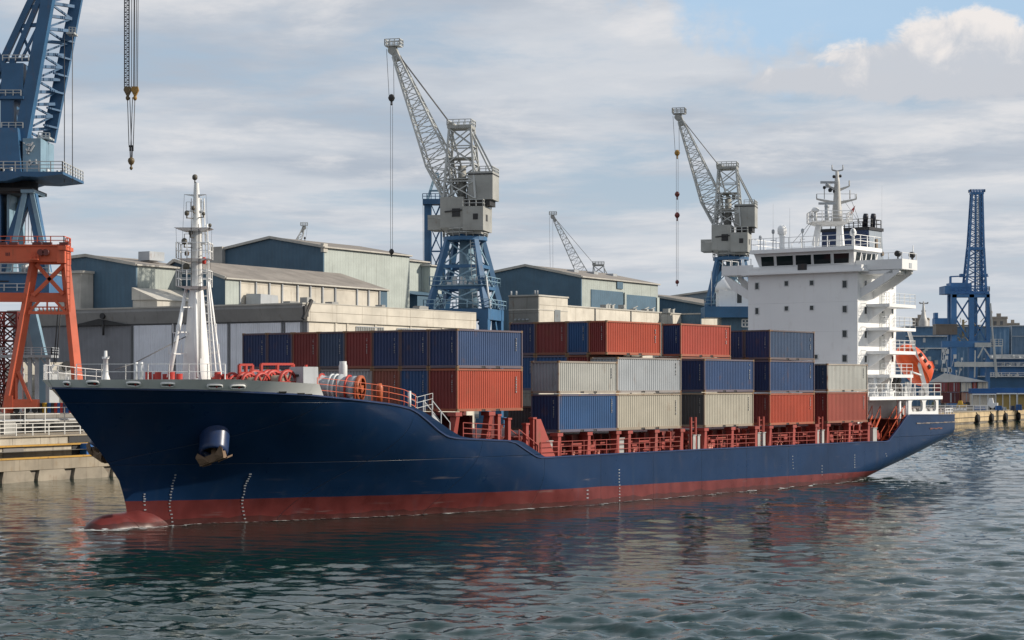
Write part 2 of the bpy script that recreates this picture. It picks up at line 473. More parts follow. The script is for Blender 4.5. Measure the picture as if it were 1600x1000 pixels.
# draught marks: columns of small white strokes
MARKW = paint('mark_white', (.30,.31,.33), rough=.6, rust=0, streak=0)
def marks(pts, n, w=.13, h=.06):
    mb = MB()
    for i in range(n):
        t = i / (n - 1) * (len(pts) - 1); k = min(int(t), len(pts) - 2); f = t - k
        x = pts[k][0] + (pts[k+1][0] - pts[k][0]) * f; y = pts[k][1] + (pts[k+1][1] - pts[k][1]) * f
        p, nn = on_hull(x, y, .03)
        a = Vector((0,0,1)).cross(nn).normalized(); b = nn.cross(a)
        ww = w * (.7 + .5 * rnd.random())
        mb.prism([p - a*ww/2 - b*h/2, p + a*ww/2 - b*h/2, p + a*ww/2 + b*h/2, p - a*ww/2 + b*h/2], -nn*.04)
    mb.build('draught_marks', MARKW, hull)
marks([(274,742),(268,765),(265,790),(270,821)], 17)
marks([(391,741),(383,760),(378,785),(384,816)], 17)
marks([(226,772),(225,785),(229,812)], 8)
marks([(967,734),(968,782)], 11, .14)
marks([(1238,713),(1239,732)], 5, .12); marks([(1284,728),(1284,742)], 4, .12); marks([(1335,711),(1335,730)], 6, .12); marks([(1384,709),(1386,716)], 3, .12); marks([(918,766),(918,778)], 3, .2)
# stern name board area: a dark slot with small fittings under the poop rail
mb = MB(); y0 = -B2 - .0
sa, sb = s_at(1432, -B2), s_at(1488, -B2 + .3)
for i in range(13):
    s = sa + (sb - sa) * i / 12; mb.beam((s, -hb(s, 4.72) - .03, 4.72), (s + .75, -hb(s + .6, 4.72) - .03, 4.70), .05, .05 + .05*(i % 3 == 0))
mb.build('hull_stripe', paint('stripe_rust', (.20,.17,.16), rust=.5, streak=.4), hull)
mb = MB()
for i in range(5):
    s = s_at(1454 + i*4.2, -B2); mb.box((s, -hb(s, 4.3) - .04, 4.12 + .05*(i % 2)), (s + .5, -hb(s, 4.3) + .1, 4.26 - .02*(i % 3)))
mb.build('scupper_plate', paint('scupper_rust', (.13,.05,.04), rust=.6), hull)

# ------------------------------------------------------------------ forecastle gear
sm = s_at(307, 0); zt = lambda py: z_at(py, sm, 0)
mast = MB()
V = []
def ring(z, a, b): return [(sm - a, -b, z), (sm + a, -b, z), (sm + a, b, z), (sm - a, b, z)]
pr = [(6.55, 1.0), (zt(588), .86), (zt(540), .72), (zt(500), .58), (zt(455), .43), (zt(448), .35), (zt(400), .32), (zt(357), .30), (zt(350), .27), (zt(300), .18), (zt(286), .14)]
n8 = 14
for z, r in pr: V += [(sm + r*math.cos(2*math.pi*i/n8), r*math.sin(2*math.pi*i/n8), z) for i in range(n8)]
mast.add(V, [(k*n8+i, k*n8+(i+1)%n8, (k+1)*n8+(i+1)%n8, (k+1)*n8+i) for k in range(len(pr)-1) for i in range(n8)], True)
MW = paint('mast_white', (.72,.72,.71), rough=.45, rust=.03, streak=.2, dirt=(.45,.4,.33))
fm = mast.build('foremast', MW, ship)
XI = (U.x, W.x)   # picture-right in ship axes
rx = Vector((U.x, W.x, 0)).normalized(); ry = Vector((U.y, W.y, 0)).normalized()
def mp(px_, py_, dy=0.0):      # point in ship axes at a pixel, in the vertical plane through the mast facing the quay
    base = ship_world(sm, 0, 0); d = base.y + dy
    w = at(px_, py_, d); rel = w - SO
    return Vector((rel.dot(U), rel.dot(W), w.z))
for py_, x0, x1, th in ((448,279,328,.16),(405,279,329,.16),(357,275,331,.18),(304,288,322,.10)):
    pm = MB(); a, b = mp(x0, py_), mp(x1, py_); wd = .8 if py_ > 310 else .15
    o = ry * wd
    pm.hexa([a*1 + Vector((0,0,-th)) + rx*.5 - o*.8, b + Vector((0,0,-th)) - rx*.5 - o*.8, b + Vector((0,0,-th)) - rx*.5 + o*.8, a + Vector((0,0,-th)) + rx*.5 + o*.8, a - o, b - o, b + o, a + o])
    pm.build('mast_platform', MW, fm)
    if py_ in (448, 405):
        MB().rail([a - o, b - o, b + o, a + o, a - o], .95, 2, .7, .02).build('platform_railing', MW, fm)
lad = MB()   # ladder cage beside the mast
for off in (0, 1):
    lad.beam(mp(322 + off*9, 590), mp(315 + off*8, 420), .085)
    lad.beam(mp(316 + off*6, 420), mp(314 + off*5, 310), .06)
for i in range(13):
    y = 584 - i * 13.5; x = 322 - (590 - y) / 170 * 7
    lad.beam(mp(x - 1, y), mp(x + 10 + (i % 3 == 0)*4, y), .075)
lad.beam(mp(346, 590), mp(327, 440), .085); lad.beam(mp(338, 590, -.8), mp(325, 440, -.8), .07); lad.beam(mp(327, 440), mp(324, 350), .05)
for i in range(8): y = 586 - i*18; lad.beam(mp(330 - (590-y)/150*7, y), mp(345 - (590-y)/150*18, y), .07)
lad.build('mast_ladder', MW, fm)
stl = MB(); stl.tube(mp(264, 590, -1.5), mp(291, 452), .15, .11, n=10); stl.build('mast_stay_leg', MW, fm)
st2 = MB(); st2.tube(mp(308, 590, -2.2), mp(306, 452, -.5), .075, .06, n=10); st2.build('mast_stay_leg', MW, fm)
bw = MB()
for y in (553, 519, 480): bw.beam(mp(264 + (590-y)*.196, y, -1.3), mp(303, y, 0), .06)
bw.build('mast_brace', MW, fm)
for (x, y, r) in ((304.5,277,.22),(292,333,.2),(302,325,.18),(288,377,.24),(292,396,.2),(291,417,.28),(318,334,.14),(328,352,.14),(298,364,.18)):
    r *= .72
    lm = MB(); p = mp(x, y, -.5 if y > 290 else 0)
    lm.lathe([(r*.6,-r),(r,-r*.5),(r,r*.4),(r*.7,r*.9),(r*.3,r*1.1)], p, (0,0,1), n=10)
    lm.tube(p - Vector((0,0,r)), p - Vector((0,0,r*2.2)), .04)
    lm.beam(p - Vector((0,0,r*2)), Vector((sm, 0, p.z - r*2)), .05)
    lm.build('mast_lamp', paint('lamp_housing', (.10,.09,.07), rust=.2), fm)
lm = MB(); p = mp(319, 397, -.5); lm.lathe([(.08,0),(.12,.06),(.12,.34),(.07,.42)], p - Vector((0,0,.6)), n=10); lm.build('mast_signal_lamp', BRIGHTR, fm)
for y_, x0_, x1_ in ((380,288,322),(427,285,326),(330,291,318),(520,270,338),(552,264,342)):   # small work gratings and crossbars with their stanchions
    g_ = MB(); a, b = mp(x0_, y_), mp(x1_, y_); g_.beam(a, b, .09 if y_ > 500 else .3, .06)
    for t_ in (0, .25, .75, 1): c_ = a.lerp(b, t_); g_.beam(c_, c_ + Vector((0, 0, .55)), .035)
    if y_ < 500: g_.beam(a + Vector((0,0,.55)), b + Vector((0,0,.55)), .03)
    g_.build('mast_grating', MW, fm)
wr = MB()
for x, y0_, y1_ in ((310,350,585),(312,360,560),(299,310,448)): wr.tube(mp(x, y0_, -.7), mp(x + (2 if x > 300 else 0), y1_, -.9), .022, n=5)
for x in (288, 322): wr.tube(mp(x, 304), mp(x + (-6 if x < 300 else 6), 448), .012, n=4)
wr.tube(mp(296, 523), mp(209, 568, -4), .035, n=5); wr.tube(mp(209,568,-4), mp(180,577,-5), .03, n=5)
for x in (275, 331): wr.tube(mp(x, 357), mp(x + (3 if x < 300 else -3), 448), .012, n=4)
wr.build('mast_wire', ROPE, fm)

jm = MB(); p0 = Vector((s_at(165, 0), 0, 8.0)); zz = lambda py: z_at(py, p0.x, 0)   # jackstaff at the bow
jm.lathe([(.34, 0), (.30, .35), (.16, .75), (.13, 1.6), (.2, 1.62), (.2, 1.68), (.1, 1.7), (.09, zz(548) - 8.0)], p0, n=12)
jm.beam(p0 + Vector((0,-.3,zz(558)-8)), p0 + Vector((0,.3,zz(558)-8)), .05)
jm.build('bow_light_mast', MW, ship)

def deck_edge(s, zz, ins): return (s, -max(.1, hb_fwd(s, zz) - ins), zz)
rl = MB()
pts = [Vector((s, sg*max(.1, hb_fwd(s, 8.4) - .12), bw_top(s))) for sg in (1,) for s in [sBe + (stem(8.4) + .9 - sBe) * i / 10 for i in range(11)]]
rl.rail(pts, .85, 2, 1.6, .016)
rl.build('bow_railing', WHITE, ship)
rl = MB(); pts = [Vector((s, -max(.1, hb_fwd(s, 8.4) - .12), bw_top(s))) for s in [s_at(330, -6) + (stem(8.4) + .9 - s_at(330, -6)) * i / 7 for i in range(8)]]
rl.rail(pts, .85, 2, 1.6, .016); 
for px_ in (206, 210): 
    q = Vector((s_at(px_, -3.5), -max(.1, hb_fwd(s_at(px_, -3.5), 8.4) - .25), 8.3)); rl.tube(q, q + Vector((0,0,1.1)), .09)
rl.build('bow_railing', WHITE, ship)
rr = MB(); pts = [(s, -hb(s, sheer(s)) + .1, sheer(s)) for s in [s_at(x, -B2 + .3) for x in (505,530,556,580,605,628,646)]]
rr.rail(pts, 1.05, 3, 1.15, .015); rr.build('sheer_railing', GRED, ship)
rr = MB(); pts = [(s, -hb(s, sheer(s)) + .12, sheer(s)) for s in [s_at(x, -B2 + .3) for x in (637,649)]] + [(s_at(676, -B2+.3), -B2 + .3, z_at(640, s_at(676,-B2), -B2))]
rr.rail(pts, 1.0, 3, 1.0, .012); q = Vector(pts[0]); rr.tube(q, q + Vector((0,0,1.1)), .10); rr.build('sheer_railing', LGREY, ship)

def gear(px_, py_, y):  # ship-axes point on plane y at pixel
    s = s_at(px_, y); return Vector((s, y, z_at(py_, s, y)))
# red mooring winches behind the bulwark
def winch(px0, yy, sc=1.0):
    w = MB(); c = gear(px0, 596, yy); c.z = 6.6
    for k in (-1.1, 0, 1.1):
        w.beam(c + Vector((0,k*sc,0)), c + Vector((0,k*sc,2.0*sc)), .35, .18)
    w.box(c + Vector((-.7,-1.2*sc,.5)), c + Vector((.7,1.2*sc,.8)))
    o = w.build('winch', BRIGHTR, ship)
    for k in (-1.35, -.2, .25, 1.35):
        d = MB(); N = 18; q = c + Vector((0, k*sc, 1.75*sc))
        d.lathe([(.62*sc, -.07), (.76*sc, -.06), (.76*sc, .06), (.62*sc, .07)], q, (0,1,0), n=N, caps=False)
        for i in range(6):
            a = 2*math.pi*i/6; d.beam(q, q + Vector((math.cos(a), 0, math.sin(a)))*.66*sc, .09)
        d.build('drum_flange', BRIGHTR, o)
    d = MB(); d.tube(c + Vector((0,-1.3*sc,1.75*sc)), c + Vector((0,1.3*sc,1.75*sc)), .42*sc, n=14); d.build('winch_drum', paint('rope_coil', (.25,.20,.15), rust=.2), o)
    return o
winch(346, -1.8, .86); winch(386, -3.6, .92); winch(424, -4.6, .98)
fr = MB()
for (xa, xb, yt) in ((374,394,570),(408,458,569)):
    a0, b0 = gear(xa, yt, -3.2), gear(xb, yt, -3.2)
    for q in (a0, b0, a0.lerp(b0, .5)): fr.beam(Vector((q.x, q.y, 6.6)), q, .16)
    fr.beam(a0, b0, .14); fr.beam(a0 - Vector((0,0,.45)), b0 - Vector((0,0,.45)), .08); fr.beam(Vector((a0.x, a0.y, 6.8)), b0, .1)
fr.build('winch_frame', BRIGHTR, ship)
for k, (x, y) in enumerate(((340,-2.0),(268,-1.0),(247,1.5),(232,2.2))):
    b = MB(); q = gear(x, 590, y); q.z = 6.6
    b.tube(q, q + Vector((0,0,2.35)), .2, n=12); b.tube(q + Vector((.6,0,0)), q + Vector((.6,0,2.2)), .2, n=12); b.box(q + Vector((-.3,-.3,1.5)), q + Vector((.9,.3,1.75)))
    b.build('bollard', BRIGHTR, ship)
# grey winch house, big mooring drum, vent
gb = MB(); a = gear(474, 596, -6.6); zb = 6.6; zt_ = z_at(573, a.x, -6.6)
yl = y_at(443, a.x)
gb.hexa([(a.x, a.y, zb), (a.x + 1.35, a.y, zb), (a.x + 1.35, yl, zb), (a.x, yl, zb), (a.x + .05, a.y + .05, zt_), (a.x + 1.3, a.y + .05, zt_), (a.x + 1.3, yl - .45, zt_), (a.x + .05, yl - .45, zt_)])
go = gb.build('winch_house', GREYM, ship)
hd = MB(); 
for px_, py_ in ((455,583),(463,587),(452,592)):
    y = y_at(px_, a.x - .02); z = z_at(py_, a.x, y); hd.box((a.x - .05, y - .16, z - .06), (a.x + .02, y + .16, z + .08))
hd.build('vent_slot', DARK, go)
p0, p1 = gear(476, 601, -5.2), gear(562, 607.5, -8.4)
ax = (p1 - p0); L = ax.length; ax.normalize()
dr = MB()
prof = [(r_*.88, h_) for r_, h_ in [(.62,0),(.70,.05),(.70,.9),(.82,.95),(.82,1.05),(.70,1.1),(.70,1.8),(.86,1.85),(.86,2.0),(.74,2.05),(.80,2.3),(.74,2.55),(.74,L*.62),(.90,L*.62+.06),(.90,L*.62+.2),(.76,L*.62+.26),(.76,L*.86),(.84,L*.87),(.84,L*.97),(.6,L*.97)]]
dr.lathe(prof, p0, ax, n=24)
do = dr.build('mooring_drum', GREYM, ship)
for t, r, mat in ((.16,.74,BRIGHTR),(.30,.76,BRIGHTR),(.50,.78,LGREY),(.58,.80,LGREY),(.80,.79,BRIGHTR)):
    r *= .88; b = MB(); b.lathe([(r,-.06),(r+.09,-.05),(r+.09,.05),(r,.06)], p0 + ax*L*t, ax, n=24, caps=False); b.build('drum_band', mat, do)
ef = MB(); ORG = paint('drum_orange', (.36,.085,.03), rust=.35)
q = p0 + ax*L; ef.lathe([(.64,-.12),(.8,-.1),(.8,.12),(.64,.14)], q, ax, n=24, caps=False)
s_ = Vector((0,0,1)).cross(ax).normalized(); u_ = ax.cross(s_)
for i in range(5): an = 2*math.pi*i/5 + .3; ef.beam(q, q + (s_*math.cos(an) + u_*math.sin(an))*.7, .1)
ef.lathe([(.22,-.1),(.22,.18)], q, ax, n=12); ef.build('drum_end_ring', ORG, do)
ic = MB(); ic.lathe([(.6,0),(.02,.02)], q - ax*.1, ax, n=20); ic.build('drum_hub_plate', RUSTY, do)
lg = MB()
for t in (.12,.36,.66,.92):
    c_ = p0 + ax*L*t
    for k in (-.55,.55): lg.beam(Vector((c_.x, c_.y, 6.55)) + s_*k, c_ + s_*k*.7, .2)
lg.build('drum_stand', GREYM, do)
vp = MB(); a = gear(536, 596, -5.4); vp.lathe([(.26,0),(.26, z_at(571, a.x, a.y) - 6.6),(.22, z_at(570, a.x, a.y) - 6.55),(.22, z_at(564.5, a.x, a.y) - 6.6)], (a.x, a.y, 6.6), n=14); vp.build('vent_post', LGREY, ship)
oj = MB(); a = gear(593, 629, -8.6); oj.lathe([(.16,0),(.2,.5),(.22,.9),(.12,1.15)], (a.x, a.y, a.z), n=10); oj.tube((a.x, a.y, 6.2), (a.x, a.y, a.z), .05); oj.build('fire_hydrant', ORG, ship)
jg = MB(); a = gear(478, 570, -3); jg.tube((a.x, a.y, 7), (a.x, a.y, a.z), .1); jg.build('deck_post', BRIGHTR, ship)

# ------------------------------------------------------------------ cargo deck
sA, sZ = s_at(722, -B2), s_at(1362, -B2 + 2)
mb = MB(); mb.box((sA, -7.6, 2.8), (sZ, 7.6, 4.75)); co = mb.build('hatch_coaming', COAM, ship)
cl = MB()
s = sA + .6
while s < sZ - 1:        # frames, lockers and pipes along the coaming
    k = rnd.random()
    cl.box((s, -7.95, 2.8), (s + .14, -7.55, 4.7))
    if k < .5: cl.box((s + .3, -8.3, 2.8), (s + .9, -7.7, 3.3 + rnd.random()*.7))
    if k > .4: cl.tube((s + 1.0, -8.1, 2.8), (s + 1.0, -8.1, 3.6 + rnd.random()*.8), .09 + .1*rnd.random(), n=8)
    if k > .75: cl.lathe([(.3,-.1),(.34,0),(.3,.1)], (s + .6, -8.25, 3.7), (0,1,0), n=10)
    s += .95 + rnd.random()*.5
cl.beam((sA, -8.0, 4.1), (sZ, -8.0, 4.1), .12); cl.beam((sA, -8.2, 3.45), (sZ, -8.2, 3.45), .14)
cl.build('coaming_frames', DECKRED, co)
for i in range(36):
    ck = MB(); s = sA + 2 + rnd.random()*(sZ - sA - 3); ck.tube((s, -8.5, 2.8), (s, -8.5, 3.5 + rnd.random()*.4), .08 + .08*rnd.random(), n=8)
    ck.lathe([(.05,0),(.17,.02),(.17,.1),(.05,.12)], (s, -8.5, 3.5), n=8); ck.build('deck_valve', paint('fittings_pink', (.46,.15,.11), rust=.25), co)
zp = lambda px_: 5.0
for px_ in (874.6,921,966,984,1026,1066,1103,1145,1182,1204.5,1241,1276,1294,1328,1358):
    s = s_at(px_, -B2 + .1); m_ = MB(); z0 = sheer(s) - .3
    m_.hexa([(s - .2, -9.25, z0), (s + .2, -9.25, z0), (s + .2, -8.75, z0), (s - .2, -8.75, z0), (s - .15, -9.3, 4.72), (s + .15, -9.3, 4.72), (s + .15, -8.8, 4.72), (s - .15, -8.8, 4.72)])
    m_.box((s - .3, -9.36, 4.72), (s + .3, -8.7, 4.94))
    m_.hexa([(s - .35, -9.22, z0), (s + .35, -9.22, z0), (s + .35, -9.1, z0), (s - .35, -9.1, z0), (s - .15, -9.22, z0 + 1.0), (s + .15, -9.22, z0 + 1.0), (s + .15, -9.1, z0 + 1.0), (s - .15, -9.1, z0 + 1.0)])
    m_.build('stanchion', DECKRED, ship)
for px_ in (716, 768):
    s = s_at(px_, -B2 + .1); m_ = MB(); z0 = sheer(s) - .3
    m_.hexa([(s - .22, -8.95, z0), (s + .22, -8.95, z0), (s + .22, -8.5, z0), (s - .22, -8.5, z0), (s - .16, -9.3, 6.2), (s + .16, -9.3, 6.2), (s + .16, -8.8, 6.2), (s - .16, -8.8, 6.2)])
    m_.box((s - .32, -9.36, 6.2), (s + .32, -8.7, 6.45)); m_.build('stanchion', DECKRED, ship)
for px_, top in ((784,650),(800,656),(828,664),(839,655)):
    s = s_at(px_, -B2 + .1); m_ = MB(); z0 = sheer(s) - .3
    m_.box((s - .14, -9.1, z0), (s + .14, -8.8, z_at(top, s, -B2))); m_.box((s - .2, -9.15, z_at(top, s, -B2)), (s + .2, -8.75, z_at(top, s, -B2) + .12)); m_.build('stanchion', DECKRED, ship)
# inboard supports beneath the forward stack
mb = MB()
s = s_at(722, -B2)
for k in range(1, 8): y = -9.2 + 2.36*k; mb.box((s, y - .15, 2.8), (s + .3, y + .15, 6.4)); mb.box((s + 6, y - .15, 2.8), (s + 6.3, y + .15, 6.4))
mb.box((s - .3, -9.2, 6.25), (s - .05, 9.2, 6.45)); mb.box((s + 2.5, -8.0, 2.8), (s + 2.8, 8.0, 6.2)); mb.build('stack_support', COAM, ship)
# rails along the deck edge
for (a, b) in ((724,783),(846,872),(876,1063),(1106,1180),(1206,1274),(1296,1356)):
    m_ = MB(); sa, sb = s_at(a, -B2 + .1), s_at(b, -B2 + .1); pts = [(sa, -9.28, sheer(sa)), (sb, -9.28, sheer(sb))]
    m_.rail(pts, 1.0, 3, 1.3, .02); m_.build('deck_railing', DECKRED, ship)
# red gangway ladders
def ladder(p, q, w, mat, name='access_ladder'):
    m_ = MB(); p, q = Vector(p), Vector(q)
    for o in (-w/2, w/2):
        m_.beam(p + Vector((0,o,0)), q + Vector((0,o,0)), .08, .2)
        m_.beam(p + Vector((0,o,.9)), q + Vector((0,o,.9)), .05)
        for t in (0,.5,1): c_ = p.lerp(q, t) + Vector((0,o,0)); m_.beam(c_, c_ + Vector((0,0,.9)), .05)
    n = 8
    for i in range(1, n): c_ = p.lerp(q, i/n); m_.beam(c_ - Vector((0,w/2,0)), c_ + Vector((0,w/2,0)), .16, .04)
    m_.build(name, mat, ship)
ladder((s_at(806,-9), -8.9, sheer(s_at(800,-9))), (s_at(836,-9), -8.9, 3.3), .7, DECKRED)
ladder((s_at(676,-9), -8.6, 6.3), (s_at(704,-9), -8.6, 4.9), .7, GREYM)
ladder((s_at(1388,-9), -8.7, 3.1), (s_at(1412,-9), -8.7, 5.4), .8, GRED)
ladder((s_at(1374,-9), -7.6, 3.0), (s_at(1392,-9), -7.6, 5.4), .8, GRED)
mb = MB(); sa = s_at(838, -9.2); mb.hexa([(sa, -9.2, 3.4), (sa + 2.1, -9.2, 3.4), (sa + 2.1, -9.0, 3.4), (sa, -9.0, 3.4), (sa, -9.2, z_at(655,sa,-9.2)), (sa + .5, -9.2, z_at(655,sa,-9.2)), (sa + .5, -9.0, z_at(655,sa,-9.2)), (sa, -9.0, z_at(655,sa,-9.2))]); mb.build('break_plate', DECKRED, ship)
for px_, w in ((859,.75),(972,.6),(1086,.35),(1093,.3),(1187,.4),(1195,.35),(1279,.35),(1287,.35),(1368,.7)):
    s = s_at(px_, -9.2); mb = MB(); mb.box((s - w/2, -9.15, 2.9), (s + w/2, -8.75, 3.4 + 1.0)); mb.box((s - w/2 - .04, -9.2, 4.4), (s + w/2 + .04, -8.7, 4.46)); mb.build('deck_locker', paint('locker_grey', (.36,.36,.35), rust=.25, streak=.5), ship)
for pa, pb in ((1079,1086),(1185,1192),(1278,1284)):   # lashing bridge posts with rails between the bays
    mb = MB(); sa, sb = s_at(pa, -9), s_at(pb, -9); zt_ = z_at(652, sa, -9) if pa < 1100 else z_at(651, sa, -9)
    for s in (sa, sb): mb.box((s - .07, -9.1, 2.9), (s + .07, -8.95, zt_))
    for i in range(6): z = 3.4 + i*.4; mb.beam((sa, -9.0, z), (sb, -9.0, z), .05)
    mb.build('lashing_post', DECKRED, ship)
    mb = MB(); mb.rail([(sa + .6, -9.0, 3.4), (sa + .6, 9.0, 3.4)], 1.6, 4, 2.3, .04); mb.build('lashing_rail', DECKRED, ship)
# ------------------------------------------------------------------ superstructure
sF = s_at(1340, -6.4)                     # front of the accommodation block
YN, YF = -6.4, y_at(1169, sF)             # near and far walls
sK = s_at(1400, YN)                       # after end of the block
zL = z_at(424, sF, YN)                    # underside of the bridge deck
mb = MB(); mb.box((sF, YN, 2.8), (sK, YF, zL)); sup = mb.build('superstructure', WHITE, ship)
mb = MB()                                  # plate seams
for k in range(1, 5):
    z = 5 + (zL - 5) * k / 5; mb.box((sF - .008, YN - .008, z), (sK, YF, z + .025))
mb.build('plate_seam', paint('seam_grey', (.60,.60,.60), rust=0), sup)
def front_window(px_, py_, w, h):
    y = y_at(px_, sF); z = z_at(py_, sF, y)
    f_ = MB(); f_.box((sF - .05, y - w/2 - .06, z - h/2 - .06), (sF + .02, y + w/2 + .06, z - h/2)); f_.box((sF - .05, y - w/2 - .06, z + h/2), (sF + .02, y + w/2 + .06, z + h/2 + .06))
    f_.box((sF - .05, y - w/2 - .06, z - h/2), (sF + .02, y - w/2, z + h/2)); f_.box((sF - .05, y + w/2, z - h/2), (sF + .02, y + w/2 + .06, z + h/2))
    f_.cur = 1; f_.box((sF - .018, y - w/2, z - h/2), (sF + .02, y + w/2, z + h/2))
    f_.build('window', [LGREY, GLASS], sup)
for x, y, w, h in ((1183,447,.33,.55),(1229,443,.36,.42),(1268.5,442,.36,.40),(1320,444,.40,.60),(1183,486,.33,.55),(1229,482,.36,.38),(1268.5,481,.36,.38),(1320,483,.40,.56),(1320,521.5,.40,.58),(1320,560,.42,.58),(1275.5,557.5,.3,.36)):
    front_window(x, y, w, h)
def side_window(px_, py_, w, h, yy=YN):
    s = s_at(px_, yy); z = z_at(py_, s, yy); f_ = MB()
    f_.box((s - w/2 - .06, yy - .04, z - h/2 - .06), (s + w/2 + .06, yy + .02, z + h/2 + .06)); f_.cur = 1; f_.box((s - w/2, yy - .055, z - h/2), (s + w/2, yy, z + h/2)); f_.build('window', [WHITE, GLASS], sup)
for y in (444, 485, 522.5, 561): side_window(1352, y, .38, .6)
for y in (447, 486, 524, 561): side_window(1394, y, .34, .5)
# side balconies, stairs' landings with rails
sb0, sb1 = s_at(1362, YN), s_at(1431, YN - 2.2)
sOut = s_at(1390, YN - 2.2)
for i, (yt, x1) in enumerate(((474,1431),(511,1431),(548,1431),(585,1427))):
    z = z_at(yt, sOut, YN - 2.2)
    e1 = s_at(x1, YN - 2.2)
    b = MB(); b.box((sOut, YN - 2.2, z - .28), (e1, YN - .02, z)); b.box((sb0, YN - 1.5, z - .24), (sOut - .003, YN - .02, z - .003)); b.box((sK + .02, YN - .02, z - .28), (e1, YF * .2, z))
    bo = b.build('balcony', WHITE, ship)
    r_ = MB(); r_.rail([(sb0, YN - 1.45, z), (sOut, YN - 1.45, z), (sOut, YN - 2.15, z), (e1 - .05, YN - 2.15, z), (e1 - .05, 0, z)], .95, 3, 1.1, .014); r_.build('balcony_railing', WHITE, bo)
    k_ = MB(); k_.prism([(sOut + .3, YN, z - .29), (sOut + .3, YN - 1.9, z - .29), (sOut + .3, YN, z - 1.5)], (.12,0,0)); k_.prism([(sb0 + .5, YN, z - .25), (sb0 + .5, YN - 1.2, z - .25), (sb0 + .5, YN, z - 1.0)], (.1,0,0)); k_.build('balcony_bracket', WHITE, bo)
    d_ = MB(); sd = s_at(1378, YN); d_.box((sd - .45, YN - .06, z + .05), (sd + .45, YN + .01, z + 2.0)); d_.cur = 1; d_.box((sd - .15, YN - .075, z + 1.35), (sd + .15, YN - .05, z + 1.65)); d_.tube((sd + .35, YN - .1, z + 1), (sd + .35, YN - .05, z + 1.0), .05); d_.build('balcony_door', [paint('door_grey', (.55,.56,.55), rust=.05), GLASS], sup)
    if False:
        l_ = MB(); q0, q1 = Vector((sK + .6, YN - 1.2, z)), Vector((e1 - .6, YN - 1.2, z + (z_at(474, sOut, YN) - z_at(511, sOut, YN))))
        for o in (-.35, .35): l_.beam(q0 + Vector((0,o,0)), q1 + Vector((0,o,0)), .07, .18)
        for t in range(1, 9): c_ = q0.lerp(q1, t/9); l_.beam(c_ - Vector((0,.35,0)), c_ + Vector((0,.35,0)), .18, .04)
        l_.build('outside_stair', WHITE, ship)
# after block casing behind
mb = MB(); mb.box((sK + .02, -3.2, 5.2), (sK + 4.6, 3.4, zL - 1.2)); mb.build('engine_casing', WHITE, ship)

# bridge deck, wheelhouse
y134 = y_at(1334, sF + .2); y84 = y_at(1186, sF + .2)
zB = z_at(411.5, sF, y134); zW1 = z_at(395.5, sF, y134); zR0 = z_at(390.5, sF, y134); zR1 = z_at(386, sF, y134)
yb = y_at(1348, sF - .7)
mb = MB(); mb.box((sF - .7, yb, zL - .02), (sF + 7.2, YF + .3, zL + .22)); mb.build('bridge_deck', WHITE, ship)
mb = MB(); mb.box((sF - .55, yb + .2, zL + .22), (sF - .45, y84 + .6, zB - .15)); mb.box((sF - .45, yb + .2, zL + .22), (sF + 5, yb + .3, zB - .15))
fb = mb.build('bridge_front_screen', WHITE, ship)
mb = MB(); y = y_at(1253.5, sF - .57); z = z_at(417, sF - .57, y); mb.box((sF - .60, y - .45, z - .28), (sF - .53, y + .45, z + .28)); mb.build('screen_opening', DARK, fb)
mb = MB(); sw = sF + .25
yn, yf = y134, y84
prof_w = lambda s_, z: None
# slanted wheelhouse front: wider at the top
lo, hi = .0, -.55
Vb = lambda z: sw + hi * max(0, min(1, (z - zB) / (zR0 - zB)))
rings = []
for z, o in ((zL + .2, 0), (zB, 0), (zR0, .55)):
    rings.append([(sw - o, yn - o*.45, z), (sw + 4.2, yn - o*.45, z), (sw + 4.2, yf + o*.45, z), (sw - o, yf + o*.45, z)])
V = [p for r in rings for p in r]
mb.add(V, [(0,3,2,1),(8,9,10,11)] + [(k*4+i, k*4+(i+1)%4, (k+1)*4+(i+1)%4, (k+1)*4+i) for k in range(2) for i in range(4)])
wh = mb.build('wheelhouse', WHITE, ship)
def wpt(px_, z):  # point on the slanted front
    o = .55 * (z - zB) / (zR0 - zB); s = sw - o; return Vector((s - .02, y_at(px_, s), z))
zW0 = zB + .05
for xa, xb, xa2, xb2 in ((1188.5,1209.5,1190,1210.5),(1212.5,1239.5,1213.5,1240),(1242.5,1268,1243,1268.5),(1270.5,1298.5,1271.5,1299),(1302,1327.5,1302.5,1327)):
    g = MB(); a, b, c_, d_ = wpt(xa2, zW0), wpt(xb2, zW0), wpt(xb, zW1 + .05), wpt(xa, zW1 + .05)
    g.cur = 1; g.prism([a, b, c_, d_], (.03,0,0)); g.cur = 0
    for p, q in ((a,b),(b,c_),(c_,d_),(d_,a)): g.beam(p, q, .07, .06)
    g.build('wheelhouse_window', [WHITE, GLASS], wh)
for k in range(4):
    s0 = sw + .2 + k*1.0; g = MB(); o0, o1 = -.03, .45*.5
    g.cur = 1; g.prism([(s0, yn - .03, zW0), (s0 + .7, yn - .03, zW0), (s0 + .7, yn - .24, zW1 + .1), (s0 - .1, yn - .24, zW1 + .1)], (0,.04,0)); g.build('wheelhouse_window', [WHITE, GLASS], wh)
mb = MB(); mb.box((sw - .95, yn - .5, zR0), (sw + 4.4, yf + .45, zR0 + .34)); roof = mb.build('wheelhouse_roof', WHITE, ship)
zR = zR0 + .34
mb = MB(); mb.rail([(sw - .85, yf + .35, zR), (sw - .85, yn - .4, zR), (sw + 4.3, yn - .4, zR), (sw + 4.3, yf + .35, zR), (sw - .85, yf + .35, zR)], 1.0, 2, 1.3, .022); mb.build('roof_railing', WHITE, roof)
